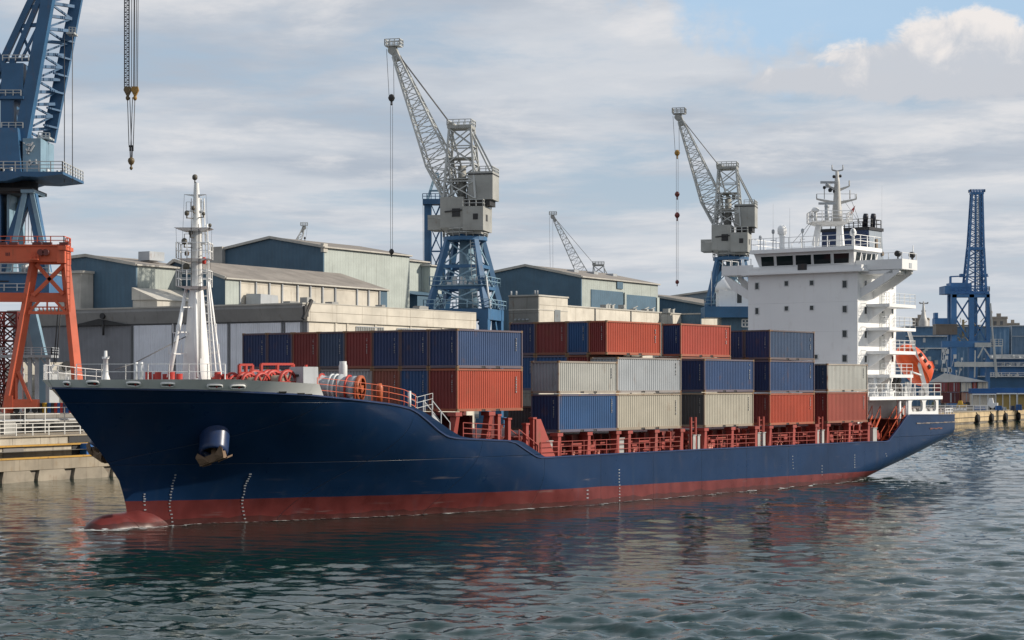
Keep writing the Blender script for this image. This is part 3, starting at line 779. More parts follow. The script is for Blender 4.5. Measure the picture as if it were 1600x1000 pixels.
# bridge wings
yW = y_at(1410, sF + .5); yW2 = y_at(1128, sF + .5)
zw0, zw1 = zL - .02, z_at(405, sF, YN - 2)
wgs = []
for ya, yb_, sg in ((yW, YN + .5, -1), (YF - .2, yW2, 1)):
    mb = MB(); tip = ya if sg < 0 else yb_
    a, b = min(ya, yb_), max(ya, yb_)
    mb.box((sF + .45, a, zL + .1), (sF + .57, b, zw1)); mb.box((sF + 3.3, a, zL + .1), (sF + 3.42, b, zw1)); mb.box((sF + .57, a, zL + .1), (sF + 3.3, b, zL + .3))
    mb.box((sF + .57, tip - .06 if sg > 0 else tip, zL + .3), (sF + 3.3, tip if sg > 0 else tip + .06, zw1)); wgs.append(mb.build('bridge_wing', WHITE, ship))
wg = wgs[0]
for s in (sF + .5, sF + 2.9):
    b = MB(); zt_ = zL + .08
    b.prism([(s, YN, zL - 2.3), (s, YN, zL - 1.5), (s, YN - 3.0, zt_), (s, yW + .3, zt_), (s, yW + .3, zt_ - .25), (s, YN - 2.0, zL - 1.25)], (.3,0,0)); b.build('wing_bracket', WHITE, wg)
    b = MB(); b.prism([(s, YF, zL - 2.3), (s, YF, zL - 1.5), (s, YF + 2.6, zt_), (s, yW2 - .3, zt_), (s, yW2 - .3, zt_ - .25), (s, YF + 2.0, zL - 1.25)], (.3,0,0)); b.build('wing_bracket', WHITE, wgs[1])
b = MB(); b.box((sF + .5, YN - 3.1, zL - .25), (sF + 3.2, YN - .02, zL + .06)); b.build('wing_soffit', WHITE, wg)
b = MB(); b.rail([(sF + .5, YN - .2, zw1), (sF + .5, yW + .05, zw1), (sF + 3.35, yW + .05, zw1)], .55, 1, 1.2, .02); b.tube((sF + 3.2, yW + .3, zw1), (sF + 3.2, yW + .3, zw1 + 1.3), .05); b.build('wing_railing', WHITE, wg); b = MB(); b.rail([(sF + .5, YF, zw1), (sF + .5, yW2 - .05, zw1), (sF + 3.35, yW2 - .05, zw1)], .55, 1, 1.2, .02)
b.build('wing_railing', WHITE, wgs[1])
for px_, s_o in ((1403, .7), (1416, 3.0)):
    y = y_at(px_, sF + s_o) if px_ == 1403 else yW + .3
    b = MB(); p = Vector((sF + s_o, y, zw1)); b.tube(p, p + Vector((0,0,.3)), .07); b.lathe([(.2,-.25),(.26,-.15),(.26,.2),(.15,.28)], p + Vector((0,0,.45)), (-1,0,.1), n=12); b.build('wing_lamp', DARK, wg)
b = MB(); b.box((sF + 1.8, yW - .03, zw1 - .75), (sF + 2.3, yW + .02, zw1 - .3)); b.build('wing_side_light', GREYM, wg)

# roof gear: dome, radar mast, aerials
def roofpt(px_, y): s = s_at(px_, y); return Vector((s, y, zR))
yd = y_at(1222, sw + .8); p = Vector((sw + .8, yd, zR)); zc = z_at(359, p.x, yd)
b = MB(); b.lathe([(.25,0),(.22,.4),(.24,zc - zR - .6),(.30, zc - zR - .43)], p, n=14); dp = b.build('dome_pedestal', WHITE, ship)
b = MB(); b.lathe([(.1,-.44),(.34,-.43),(.40,-.36),(.42,-.1),(.42,.05),(.38,.2),(.29,.33),(.16,.41),(.02,.44)], Vector((p.x, p.y, zc)), n=20); b.build('satellite_dome', WHITE, ship)
s_m = sw + 2.6
def rmp(px_, py_, ds=0.0):
    base = ship_world(s_m + ds, 0, 0); 
    y0 = y_at(1300, s_m + ds); d = dep(s_m + ds, y0)
    w = at(px_, py_, d); rel = w - SO
    return Vector((rel.dot(U), rel.dot(W), w.z))
MG = paint('mast_grey', (.42,.41,.39), rust=.15)
col_ = rmp(1308, 348); b = MB(); zz_ = lambda py: rmp(1308, py).z
b.lathe([(.58,0),(.46,zz_(335)-col_.z),(.34,zz_(312)-col_.z),(.24,zz_(285)-col_.z),(.14,zz_(268)-col_.z)], col_, n=12); rm = b.build('radar_mast', MG, ship)
for xa, xb, w0, w1 in ((1274,1279,.62,.42),(1313,1312,.72,.50)):
    for ds in (-.6, 1.2):
        MB().beam(rmp(xa, 384, ds), rmp(xb, 350, ds), w0, .3, w2=w1, h2=.25).build('mast_leg', MW, rm)
b = MB(); a, c_ = rmp(1265, 348), rmp(1327, 348); o = ry * 1.5
b.hexa([a + rx*.6 - o*.7 - Vector((0,0,.25)), c_ - rx*.6 - o*.7 - Vector((0,0,.25)), c_ - rx*.6 + o*.7 - Vector((0,0,.25)), a + rx*.6 + o*.7 - Vector((0,0,.25)), a - o, c_ - o, c_ + o, a + o])
b.build('radar_platform', MW, rm); 
b = MB(); b.rail([a - o, c_ - o, c_ + o, a + o, a - o], .95, 3, .8, .025); b.build('platform_railing', WHITE, rm)
for py_, x0, x1, w in ((311,1276,1338,.35),(291,1295,1327,.2),(265.5,1300,1317,.1)):
    b = MB(); a, c_ = rmp(x0, py_), rmp(x1, py_); m_ = rmp(1308, py_ + (7 if py_ > 290 else 2))
    for e in (a, c_): b.beam(m_, e, w, .3 if py_ > 290 else .12, w2=w*.6, h2=.12); b.tube(e, e + Vector((0,0,.45)), .05)
    b.build('yardarm', MG, rm)
b = MB(); a, c_ = rmp(1276, 303), rmp(1336, 303); b.beam(a, c_, .03); b.beam(rmp(1276,311), a, .03); b.beam(rmp(1336,311), c_, .03); b.beam(rmp(1327,290), rmp(1327,282), .09); b.beam(rmp(1328,311), rmp(1328,297), .07); b.beam(rmp(1288,311), rmp(1288,294), .05); b.build('yard_railing', MG, rm)
for (x0, x1, py_, ped) in ((1279,1305,318,336),(1282,1305,285,290)):
    b = MB(); a, c_ = rmp(x0, py_, -.6), rmp(x1, py_, -.6); b.beam(a, c_, .22, .2); m_ = a.lerp(c_, .5); b.lathe([(.2,0),(.24,.2),(.15,.3)], m_ - Vector((0,0,.4)), n=10)
    b.tube(m_ - Vector((0,0,.4)), rmp((x0 + x1)/2, ped + (8 if ped > 300 else 2), -.6), .2 if ped > 300 else .1, n=10); b.build('radar_scanner', GREYM, rm)
b = MB(); q = rmp(1274, 345, -.3); b.tube(q, rmp(1274, 331, -.3), .13, n=10); b.lathe([(.12,0),(.34,.1),(.34,.25),(.22,.42),(.05,.48)], rmp(1274, 332, -.3), n=14); b.build('satellite_dome', MW, rm)
b = MB(); q = rmp(1325, 340, .3); b.prism([q, q + rx*.5 + Vector((0,0,.5)), q + rx*.65 + Vector((0,0,1.1)), q + rx*.3 + Vector((0,0,.7))], ry*.03); b.build('signal_flag', BRIGHTR, rm)
for (x, y, r) in ((1303,276,.14),(1313,275,.13),(1288,293,.14),(1297,297,.18),(1304,299,.16),(1268,338,.16)):
    b = MB(); q = rmp(x, y); b.lathe([(r*.6,-r),(r,-r*.5),(r,r*.5),(r*.5,r)], q, n=8); b.beam(q, rmp(1308, y), .04); b.build('mast_lamp', DARK, rm)
for px_, ds, hh in ((1188,.1,1.0),(1208,.3,1.5),(1254,.0,1.4),(1333,1.0,1.2)):
    y = y_at(px_, sw + ds); b = MB(); b.tube((sw + ds, y, zR), (sw + ds, y, zR + hh), .04); b.lathe([(.1,0),(.14,.1),(.14,.3),(.06,.4)], (sw + ds, y, zR + hh), n=8); b.beam((sw+ds, y-.25, zR+hh*.6), (sw+ds, y+.25, zR+hh*.6), .05); b.build('roof_aerial', GREYM, ship)
for px_, ds, py_ in ((1208,.5,318),(1234,.5,325),(1378,9,290)):
    y = y_at(px_, sw + ds); b = MB(); b.tube((sw + ds, y, zR - (3 if ds > 5 else 0)), (sw + ds, y, z_at(py_, sw + ds, y)), .018, .008, n=5); b.build('whip_aerial', GREYM, ship)
b = MB()
for (p, q) in ((rmp(1265,349), rmp(1238,380)),(rmp(1268,349), rmp(1248,381)),(rmp(1318,312), rmp(1345,352,4)),(rmp(1330,312), rmp(1345,352,4))): b.tube(p, q, .018, n=4)
b.build('mast_wire', ROPE, rm)
b = MB(); y = y_at(1333, sw + 2); b.tube((sw + 2, y, zR), (sw + 2, y, z_at(368, sw + 2, y)), .12, n=10); b.lathe([(.12,0),(.28,.1),(.3,.35),(.2,.6),(.1,.7)], (sw + 2, y, z_at(369, sw + 2, y)), n=12); b.build('satellite_dome', WHITE, ship)

# funnel
sfn = sw + 6.2; yfn = y_at(1357, sfn); yff = y_at(1284, sfn); zf = z_at(359, sfn, yfn)
sfe = s_at(1378, yfn)
b = MB(); zb = zL - .5
b.hexa([(sfn, yfn - .15, zb), (sfe + .3, yfn - .15, zb), (sfe + .3, yff, zb), (sfn, yff, zb), (sfn, yfn, zf), (sfe, yfn, zf), (sfe, yff, zf), (sfn, yff, zf)])
fn = b.build('funnel', NAVYP, ship)
b = MB(); b.box((sfn - .1, yfn - .12, zf), (sfe + .12, yff + .1, zf + .28)); b.build('funnel_cap', paint('funnel_black', (.012,.014,.02), rust=.02), fn)
b = MB(); b.prism([(sfn + .05, yfn - .17, zb), (sfe + .25, yfn - .17, zb), (sfe - .05, yfn - .03, zf - .05), (sfn + .05, yfn - .03, zf - .05)], (0,.05,0)); b.build('funnel_side_plate', paint('funnel_grey', (.25,.29,.34), rust=.08, streak=.3), fn)  # pale plate paints the sunlit look onto the navy side
for px_, h in ((1350,1.55),(1362,1.5)):
    y = y_at(px_, sfn + 1); b = MB(); q = Vector((sfn + 1.2, y, zf + .28)); b.lathe([(.22,0),(.22,h*.5),(.25,h*.52),(.25,h*.7),(.2,h*.85)], q, (.12,.0,1), n=14)
    b.build('exhaust_pipe', paint('exhaust_dark', (.014,.016,.028), rust=.12), fn)
b = MB(); b.rail([(sfn, yff, zf + .28), (sfn, yfn + .1, zf + .28), (sfe, yfn + .1, zf + .28), (sfe, yff, zf + .28)], .75, 2, .9, .025); b.build('funnel_railing', DARK, fn)
b = MB(); s = s_at(1368, yfn); z = z_at(382, s, yfn); b.box((s - .22, yfn - .2, z - .5), (s + .1, yfn - .1, z + .5)); b.lathe([(.2,0),(.2,.06)], (s + 1.1, yfn - .17, z - .8), (0,-1,0), n=12); b.build('funnel_fitting', paint('fitting_brown', (.18,.14,.10), rust=.3), fn)

# poop house with its boat deck
zP = z_at(619, s_at(1430, -9.2), -9.2); sP0 = s_at(1358, -9.2); sP1 = s_at(1472, -9.2)
b = MB(); b.box((sP0, -9.25, zP - .3), (sP1, 9.25, zP)); bd = b.build('boat_deck', WHITE, ship)
b = MB(); b.rail([(sP0, -9.1, zP), (sP1 - .1, -9.1, zP), (sP1 - .1, 9, zP)], 1.1, 3, 1.25, .018); b.build('boat_deck_railing', WHITE, bd)
sQ0, sQ1 = s_at(1419, -9.1), s_at(1466, -9.1); zq = 5.15
b = MB()   # screen with rounded openings
ys0, ys1 = -9.12, -8.9
xs = [(s_at(a, -9.1), s_at(c_, -9.1)) for a, c_ in ((1424,1441.5),(1446,1462.5))]
za, zb = z_at(643.5, sQ0, -9.1), z_at(625.5, sQ0, -9.1)
b.box((sQ0, ys0, zq), (sQ1, ys1, za)); b.box((sQ0, ys0, zb), (sQ1, ys1, zP - .3))
edges = [sQ0, xs[0][0], xs[0][1], xs[1][0], xs[1][1], sQ1]
for k in (0, 2, 4): b.box((edges[k], ys0, za), (edges[k+1], ys1, zb))
for a, c_ in xs:
    for (cx, cz, sx, sz) in ((a, za, 1, 1), (c_, za, -1, 1), (a, zb, 1, -1), (c_, zb, -1, -1)):
        r = .35; b.prism([(cx, ys0, cz)] + [(cx + sx*r*(1 - math.sin(t)), ys0, cz + sz*r*(1 - math.cos(t))) for t in [i*math.pi/10 for i in range(6)]], (0, ys1 - ys0, 0))
b.build('poop_screen', WHITE, ship)
b = MB(); b.box((sP0 + .5, -6.3, 2.8), (sQ0 + .8, 6.3, zP - .3)); b.build('poop_house', paint('poop_maroon', (.14,.025,.028), rust=.1), ship)
b = MB(); b.box((sQ0 + .82, -6.3, 5.2), (sQ1 - .5, 6.3, zP - .3)); b.build('steering_house', LGREY, ship)
for k, px_ in enumerate((1405, 1416)):
    b = MB(); s = s_at(px_, -8.9); b.tube((s, -8.9, 4.6), (s, -8.9, zP - .3), .16, n=10); b.build('poop_post', WHITE, ship)
b = MB()
for i in range(9):
    s = sQ0 + .6 + i*.75; y = -7.6 - .6*rnd.random(); b.tube((s, y, 5.2), (s, y, 5.7 + .9*rnd.random()), .12 + .15*rnd.random(), n=8)
    b.lathe([(.3,-.3),(.3,.3)], (s, y, 5.7), (0,1,0), n=10)
b.build('stern_winch', LGREY, ship)
b = MB(); b.rail([(S_END - 1.9, -8.95, 5.45), (S_END - .15, -8.9, 5.45), (S_END - .15, 8.9, 5.45)], .5, 2, .6, .03); b.build('stern_railing', WHITE, ship)
for i in range(16):
    b = MB(); s = sP0 + 2 + rnd.random()*(sP1 - sP0 - 3); y = -8.4 + rnd.random()*1.2; h = .4 + rnd.random()*1.2
    b.tube((s, y, zP), (s, y, zP + h), .08 + .15*rnd.random(), n=8); b.box((s - .3, y - .1, zP), (s + .3, y + .4, zP + .4*h)); b.build('deck_machine', LGREY, ship)
b = MB()
for i in range(7):
    s = s_at(1394 + i*2.2, -7.5); b.lathe([(.26,-.1),(.3,0),(.26,.1)], (s, -7.5, zP + .7 + .35*(i % 3)), (0,1,0), n=10)
b.build('hose_reel', DARK, ship)
# boat davit and boat
p0, p1 = gear(1449, 616, -8.6), gear(1420, 516, -7.3)
b = MB(); b.beam(p0, p0.lerp(p1, .55), .32, .32); b.beam(p0.lerp(p1, .55), p1, .32, .28, w2=.25); b.beam(p0 + Vector((0,4.2,0)), p1 + Vector((0,4.2,0)), .3, .3); b.beam(p1, p1 + Vector((0,4.2,0)), .22)
b.tube(p0.lerp(p1, .3) + Vector((-.2,0,0)), p0.lerp(p1, .3) + Vector((-1.6,.3,.3)), .08); b.tube(p0.lerp(p1, .3) + Vector((-1.6,.3,.3)), p0.lerp(p1, .3) + Vector((-1.7,.3,-1.6)), .08)
b.build('boat_davit', MW, ship)

def lifeboat():
    c_ = gear(1427, 571, -7.1)
    a0, a1 = gear(1404, 539, -6.4), gear(1446, 604, -6.4)   # reference points only for the slope
    c0 = Vector((c_.x, c_.y, c_.z))
    w = ship_world(*c0)
    root = thing('lifeboat', 'orange enclosed lifeboat hanging bow-down from the white davit at the stern', 'lifeboat', w, SRZ)
    L, Bm, Hh = 4.5, 1.3, 1.3
    M = Matrix.Rotation(R(-30), 4, 'Z') @ Matrix.Rotation(R(50), 4, 'Y')
    N, K = 18, 20
    V = []; fs = []
    for i in range(K + 1):
        t = i / K; x = -L/2 + L*t
        k = (1 - abs(2*t - 1) ** 2.6) ** .6 if 0 < i < K else .02
        for j in range(N):
            a = 2*math.pi*j/N; cy, cz = math.cos(a), math.sin(a)
            yy = Bm * k * (abs(cy) ** .8) * (1 if cy > 0 else -1)
            zz = (Hh * (1.0 if cz > 0 else .8)) * (k ** .8) * (abs(cz) ** .85) * (1 if cz > 0 else -1)
            if cz > .3 and .62 < t < .9: zz += .28 * (cz - .3)
            V.append(M @ Vector((x, yy, zz)))
    for i in range(K):
        for j in range(N): fs.append((i*N+j, i*N+(j+1)%N, (i+1)*N+(j+1)%N, (i+1)*N+j))
    b = MB(); b.add(V, fs, True); b.build('boat_hull', LBORANGE, root)
    for sg in (-1, 1):
        b = MB()
        for i in range(1, K):
            q = [V[i*N + (0 if sg > 0 else N//2)], V[(i+1)*N + (0 if sg > 0 else N//2)]] if i < K - 1 else None
            if q: b.beam(q[0], q[1], .09, .07)
        b.build('rubbing_strake', paint('strake_dark_orange', (.46,.065,.018)), root)
    b = MB(); b.prism([M @ Vector(p) for p in ((.7,-.72,1.12),(1.35,-.6,1.02),(1.35,.6,1.02),(.7,.72,1.12))], M @ Vector((0,0,.32))); b.build('steering_cupola', LBORANGE, root)
    b = MB(); 
    for x in (-.9,-.2,.5): b.prism([M @ Vector(p) for p in ((x,-1.22,.5),(x+.35,-1.22,.5),(x+.35,-1.12,.75),(x,-1.12,.75))], M @ Vector((0,-.08,.03)))
    b.build('boat_window', GLASS, root)
    b = MB()
    for x in (-1.6, 1.7): b.tube(M @ Vector((x, 0, .7)), M @ Vector((x, 0, 1.6)), .09)
    b.build('lifting_hook', DARK, root)
lifeboat()

# ------------------------------------------------------------------ containers
CC = dict(navy=(.018,.036,.105), navyb=(.024,.055,.135), blue=(.022,.075,.19), slate=(.036,.062,.115), dkred=(.17,.028,.026), orange=(.36,.055,.026),  # second navy is a brighter copy, painted on sunlit sides
          red=(.34,.055,.035), brick=(.29,.07,.05), grey=(.30,.32,.34), lgrey=(.37,.37,.345), beige=(.39,.36,.295), brown=(.20,.065,.045), dkgrey=(.075,.08,.085))
def cmat(c): return paint('container_' + c, CC[c], rough=.5, spec=.35, var=.10, streak=.28, rust=.10, dirt=tuple(.62*v + .025 for v in CC[c]))
CEDGE = {c: paint('container_edge_' + c, tuple(.55*v + .45*q for v, q in zip(CC[c], (.19,.11,.06))), rough=.65, rust=.4, streak=.4) for c in CC}
FITM = paint('corner_casting', (.19,.115,.06), rough=.7, rust=.5)
MARKC = paint('container_mark', (.30,.30,.30), rough=.6, rust=.3, streak=.6)
CACHE = {}
def corr(mb, p0, ax, up, L, h, nrm, n, dep_):
    # trapezoid corrugated sheet: along ax from p0, height h along z, nrm outward
    P = []
    pit = L / n
    for i in range(n):
        x = i * pit
        P += [(x, 0), (x + pit*.34, 0), (x + pit*.5, -dep_), (x + pit*.84, -dep_)]
    P.append((L, 0))
    V = [p0 + ax*x + nrm*o for x, o in P] + [p0 + ax*x + nrm*o + Vector((0,0,h)) for x, o in P]
    m = len(P); mb.add(V, [(i, i+1, m+i+1, m+i) for i in range(m-1)])
def container(L, w, h, c, cend, pos, label, marks_=True, group='shipping containers on the deck'):  # cend: end colour, often the side's own with shade painted in
    key = (round(L, 1), round(w, 2), round(h, 2))
    root = thing('container', label, 'container', pos, SRZ, group)
    if key not in CACHE:
        L_, w_, h_ = key; q = []
        b = MB(); fr = .09; z0, z1 = .17, h_ - .13
        corr(b, Vector((fr, .04, z0)), Vector((1,0,0)), None, L_ - 2*fr, z1 - z0, Vector((0,-1,0)), 30, .034)
        corr(b, Vector((fr, w_ - .04, z0)), Vector((1,0,0)), None, L_ - 2*fr, z1 - z0, Vector((0,1,0)), 30, .034)
        corr(b, Vector((L_ - .04, fr, z0)), Vector((0,1,0)), None, w_ - 2*fr, z1 - z0, Vector((1,0,0)), 8, .055)
        b.add([(.02,.02,h_-.03),(L_-.02,.02,h_-.03),(L_-.02,w_-.02,h_-.03),(.02,w_-.02,h_-.03)], [(0,1,2,3)])
        b.add([(.02,.02,.12),(L_-.02,.02,.12),(L_-.02,w_-.02,.12),(.02,w_-.02,.12)], [(0,3,2,1)])
        q.append(('body', b))
        b = MB(); corr(b, Vector((.04, fr, z0)), Vector((0,1,0)), None, w_ - 2*fr, z1 - z0, Vector((-1,0,0)), 8, .06); q.append(('end_panel', b))
        b = MB()
        for x in (0, L_ - fr):
            for y in (0, w_ - fr): b.box((x, y, .16), (x + fr, y + fr, h_ - .12))
            b.box((x, fr, .0), (x + fr, w_ - fr, .17)); b.box((x, fr, h_ - .13), (x + fr, w_ - fr, h_ - .01))
        for y in (0, w_ - .07): b.box((fr, y, h_ - .12), (L_ - fr, y + .07, h_ - .01))
        for y in (0, w_ - .07):
            for xa, xb in ((fr, L_*.36), (L_*.42, L_*.58), (L_*.64, L_ - fr)): b.box((xa, y, 0), (xb, y + .07, .17))
            b.box((L_*.36, y, .12), (L_*.42, y + .07, .17)); b.box((L_*.58, y, .12), (L_*.64, y + .07, .17))
        q.append(('frame', b))
        b = MB()
        for a_ in (.36, .58): b.box((L_*a_, .03, 0), (L_*(a_ + .06), w_ - .03, .115))
        q.append(('fork_pocket', b))
        b = MB(); b.box((-.01,-.01,-.01), (.17,.15,.13)); q.append(('corner_fitting', b))
        b = MB(); r2 = random.Random(int(L_*100 + h_*1000))
        z = h_ - .35
        for i in range(8):
            hh = .05 + .09*r2.random()
            if r2.random() < .8: b.box((L_ - .72, -.012, z - hh), (L_ - .72 + .03 + .05*r2.random(), .045, z))
            z -= hh + .045
        q.append(('marking', b))
        b = MB(); z = h_ - .4
        for i in range(9):
            hh = .04 + .08*r2.random()
            if r2.random() < .75: b.box((-.012, .42, z - hh), (.045, .42 + .02 + .03*r2.random(), z))
            z -= hh + .05
        q.append(('marking', b))
        meshes = []
        for nm, bb in q:
            o = bb.build(nm, CEDGE[c]); meshes.append((nm, o.data)); bpy.data.objects.remove(o)
        CACHE[key] = meshes
    L_, w_, h_ = key
    for nm, me in CACHE[key]:
        mat = {'body': cmat(c), 'end_panel': cmat(cend or c), 'frame': CEDGE[c], 'corner_fitting': FITM, 'fork_pocket': DARK, 'marking': MARKC}[nm]
        spots = [(0,0,0,1,1,1)]
        if nm == 'corner_fitting':
            spots = [(x, y, z, sx, sy, 1) for x, sx in ((0, 1), (L_, -1)) for y, sy in ((0, 1), (w_, -1)) for z in (0, h_ - .12)]
        if nm == 'marking' and not marks_: continue
        for (x, y, z, sx, sy, sz) in spots:
            o = bpy.data.objects.new(nm, me); COL.objects.link(o); o.parent = root
            o.location = (x, y, z); o.scale = (sx, sy, sz)
            o.material_slots[0].link = 'OBJECT'; o.material_slots[0].material = mat
    return root
PIT = 2.36
def place(px0, px1, k, z0, z1, c, label, cend=None, w=2.30, y=None, L=None):
    y = -B2 + PIT * k + .02 if y is None else y
    s0 = s_at(px0, y); L = L or s_at(px1, y) - s0 - .06
    return container(L, w, z1 - z0 - .03, c, cend, ship_world(s0, y, z0), label)
# forward stack: eight across, two tiers seen
z0, z1, z2 = z_at(643, s_at(715, -B2), -B2), z_at(575, s_at(715, -B2), -B2), z_at(513, s_at(715, -B2), -B2)
s1 = s_at(715, -B2); L1 = s_at(818, -B2) - s1 - .03
lab_u = ['navy container with blue long side, top corner of the forward stack above the orange one',
         'navy container end beside the top corner container of the forward stack',
         'navy container end just aft of the upper red one nearest the ship\'s near side',
         'dark red upper-row container end nearer the forward stack\'s lit blue corner',
         'slate blue container end in the upper row between two dark red ends',
         'dark red upper-row container end farther from the lit blue corner, above the winch house',
         'navy container end in the upper row next to the farther dark red end',
         'navy container end at the far side edge of the forward stack\'s upper row']
col_u = ['navyb','navy','navy','dkred','slate','dkred','navy','navy']
lab_l = ['bright orange-red container on red posts at the near corner of the forward stack',
         'blue container end beside the orange corner container, lower row of the forward stack',
         'brown red container end behind the orange drum end, lower row of the forward stack',
         'pale grey container end behind the mooring drum next to the brown red end',
         'pale grey container end behind the vent post beside a dark red one',
         'dark red container end peeping out above the grey winch house']
col_l = ['orange','blue','brown','grey','grey','dkred']
lab_u[2] = 'navy container end in the upper row, between the dark red end and another navy end'
for k in range(8): container(L1, 2.30, z2 - z1 - .03, col_u[k], 'navy' if k == 0 else None, ship_world(s1, -B2 + PIT*k + .02, z1 + .01), lab_u[k])  # near corner: darker navy on the end stands for shade
for k in range(6): container(L1, 2.30, z1 - z0 - .03, col_l[k], 'dkred' if k == 0 else None, ship_world(s1, -B2 + PIT*k + .02, z0), lab_l[k])  # orange corner box: shaded end face painted in dark red
# midship bays
zt1 = 7.55
place(873, 965, 0, 5.0, zt1, 'blue', 'blue container at the foot of the second stack on red posts', 'navy')
place(965, 1065, 0, 5.0, zt1, 'beige', 'beige container in the bottom row beside the blue one')
place(873, 965, 0, zt1 + .03, z_at(563, s_at(873,-B2), -B2), 'lgrey', 'pale grey container with rusty end standing on the blue one', 'grey')
place(965, 1065, 0, zt1 + .03, z_at(558, s_at(1000,-B2), -B2), 'grey', 'mid grey container standing on the beige one')
place(1101, 1178, 0, 5.0, z_at(613, s_at(1101,-B2), -B2), 'beige', 'beige grey container with dark end in the bottom row of the third stack', 'dkgrey')  # dark grey end paints in the shade on a beige box
place(1101, 1179, 0, z_at(612.5, s_at(1101,-B2), -B2), z_at(560, s_at(1101,-B2), -B2), 'navyb', 'blue container above the beige grey one with the dark end', 'navy')
zA, zB_, zC, zD = 5.0, z_at(614, s_at(1203,-B2), -B2), z_at(562, s_at(1203,-B2), -B2), z_at(514.5, s_at(1203,-B2), -B2)
place(1203, 1273, 0, zA, zB_, 'orange', 'orange-red container at the foot of the three-high stack before the white block', 'dkred')
place(1203, 1273, 0, zB_ + .02, zC, 'navyb', 'blue container in the middle of the three-high stack before the white block', 'navy')
place(1203, 1273, 0, zC + .02, zD, 'slate', 'slate blue container on top of the three-high stack before the white block', 'navy')
container(s_at(1273,-B2) - s_at(1203,-B2) - .06, 2.30, zD - zC - .05, 'navy', None, ship_world(s_at(1203,-B2), -B2 + PIT + .02, zC + .02), 'navy container end beside the topmost slate blue one, nearer the orange top container')
container(s_at(1273,-B2) - s_at(1203,-B2) - .06, 2.30, zC - zB_ - .05, 'navy', None, ship_world(s_at(1203,-B2), -B2 + PIT + .02, zB_ + .02), 'navy container hidden mostly behind the middle blue one before the white block')
place(1293, 1356, 0, 5.0, 7.56, 'brick', 'brick red container at the foot of the last stack by the white block', 'dkred')
place(1293, 1356, 0, 7.58, z_at(567.5, s_at(1293,-B2), -B2), 'lgrey', 'light grey container on the brick red one against the white block', 'slate')
# third tier, set inboard
yT = -B2 + 1.5; sT = s_at(948, yT); edges = [948, 919, 885.5, 836, 795]; LT = s_at(1032.5, yT) - sT
zt0, zt3 = z_at(554, sT, yT), z_at(500, sT, yT)
ys_ = [y_at(e, sT) for e in edges]
labs = ['orange-red container with dark red end, topmost behind the pale grey pair', 'blue container end in the top tier between two dark red ends', 'broad dark red container end in the top tier between navy and blue ends', 'navy container end in the top tier half hidden by the forward stack']
labs2 = ['slate container showing a strip between the top orange and the grey ones', 'dark red container strip beneath the top blue end', 'blue container strip beneath the broad dark red end', 'blue container in the gap behind the forward stack, beneath the top navy end']
for k in range(4):
    wd = ys_[k+1] - ys_[k] - .05
    container(LT, wd, zt3 - zt0 - .04, ['orange','blue','dkred','navy'][k], 'dkred' if k == 0 else None, ship_world(sT, ys_[k], zt0 + .02), labs[k])  # first one's dark red end is its shaded face, put into colour
    container(LT, wd, 2.5, ['slate','dkred','blue','blue'][k], ['dkred'][0] if k == 0 else None, ship_world(sT, ys_[k] + (2.35 - 1.5 + .05 if k == 0 else 0) * 0, zt0 - 2.52), labs2[k]) if k else None
k1 = -B2 + PIT + .02; s2 = s_at(873, -B2)
container(5.8, 2.30, 1.65, 'dkgrey', None, ship_world(s2 + .6, k1, 5.05), 'dark grey container low in the gap behind the forward stack')
container(5.8, 2.30, .95, 'dkgrey', None, ship_world(s2 + .6, k1, 6.75), 'dark grey container under the blue one in the gap behind the forward stack') if False else None
# orange with navy end, third bay, one column inboard
yq = -B2 + PIT + .02; sq = s_at(1064, yq)
container(s_at(1142, yq) - sq, y_at(1034.5, sq) - yq, z_at(504.5, sq, yq) - z_at(556.5, sq, yq) - .03, 'red', 'navy', ship_world(sq, yq, z_at(556.5, sq, yq)), 'orange-red container with navy end, topmost, nearer the white block than the other')
container(s_at(1142, yq) - sq, 2.3, 2.6, 'dkred', 'slate', ship_world(sq, yq, z_at(556.5, sq, yq) - 2.65), 'dark container tucked under the orange one with the navy end')
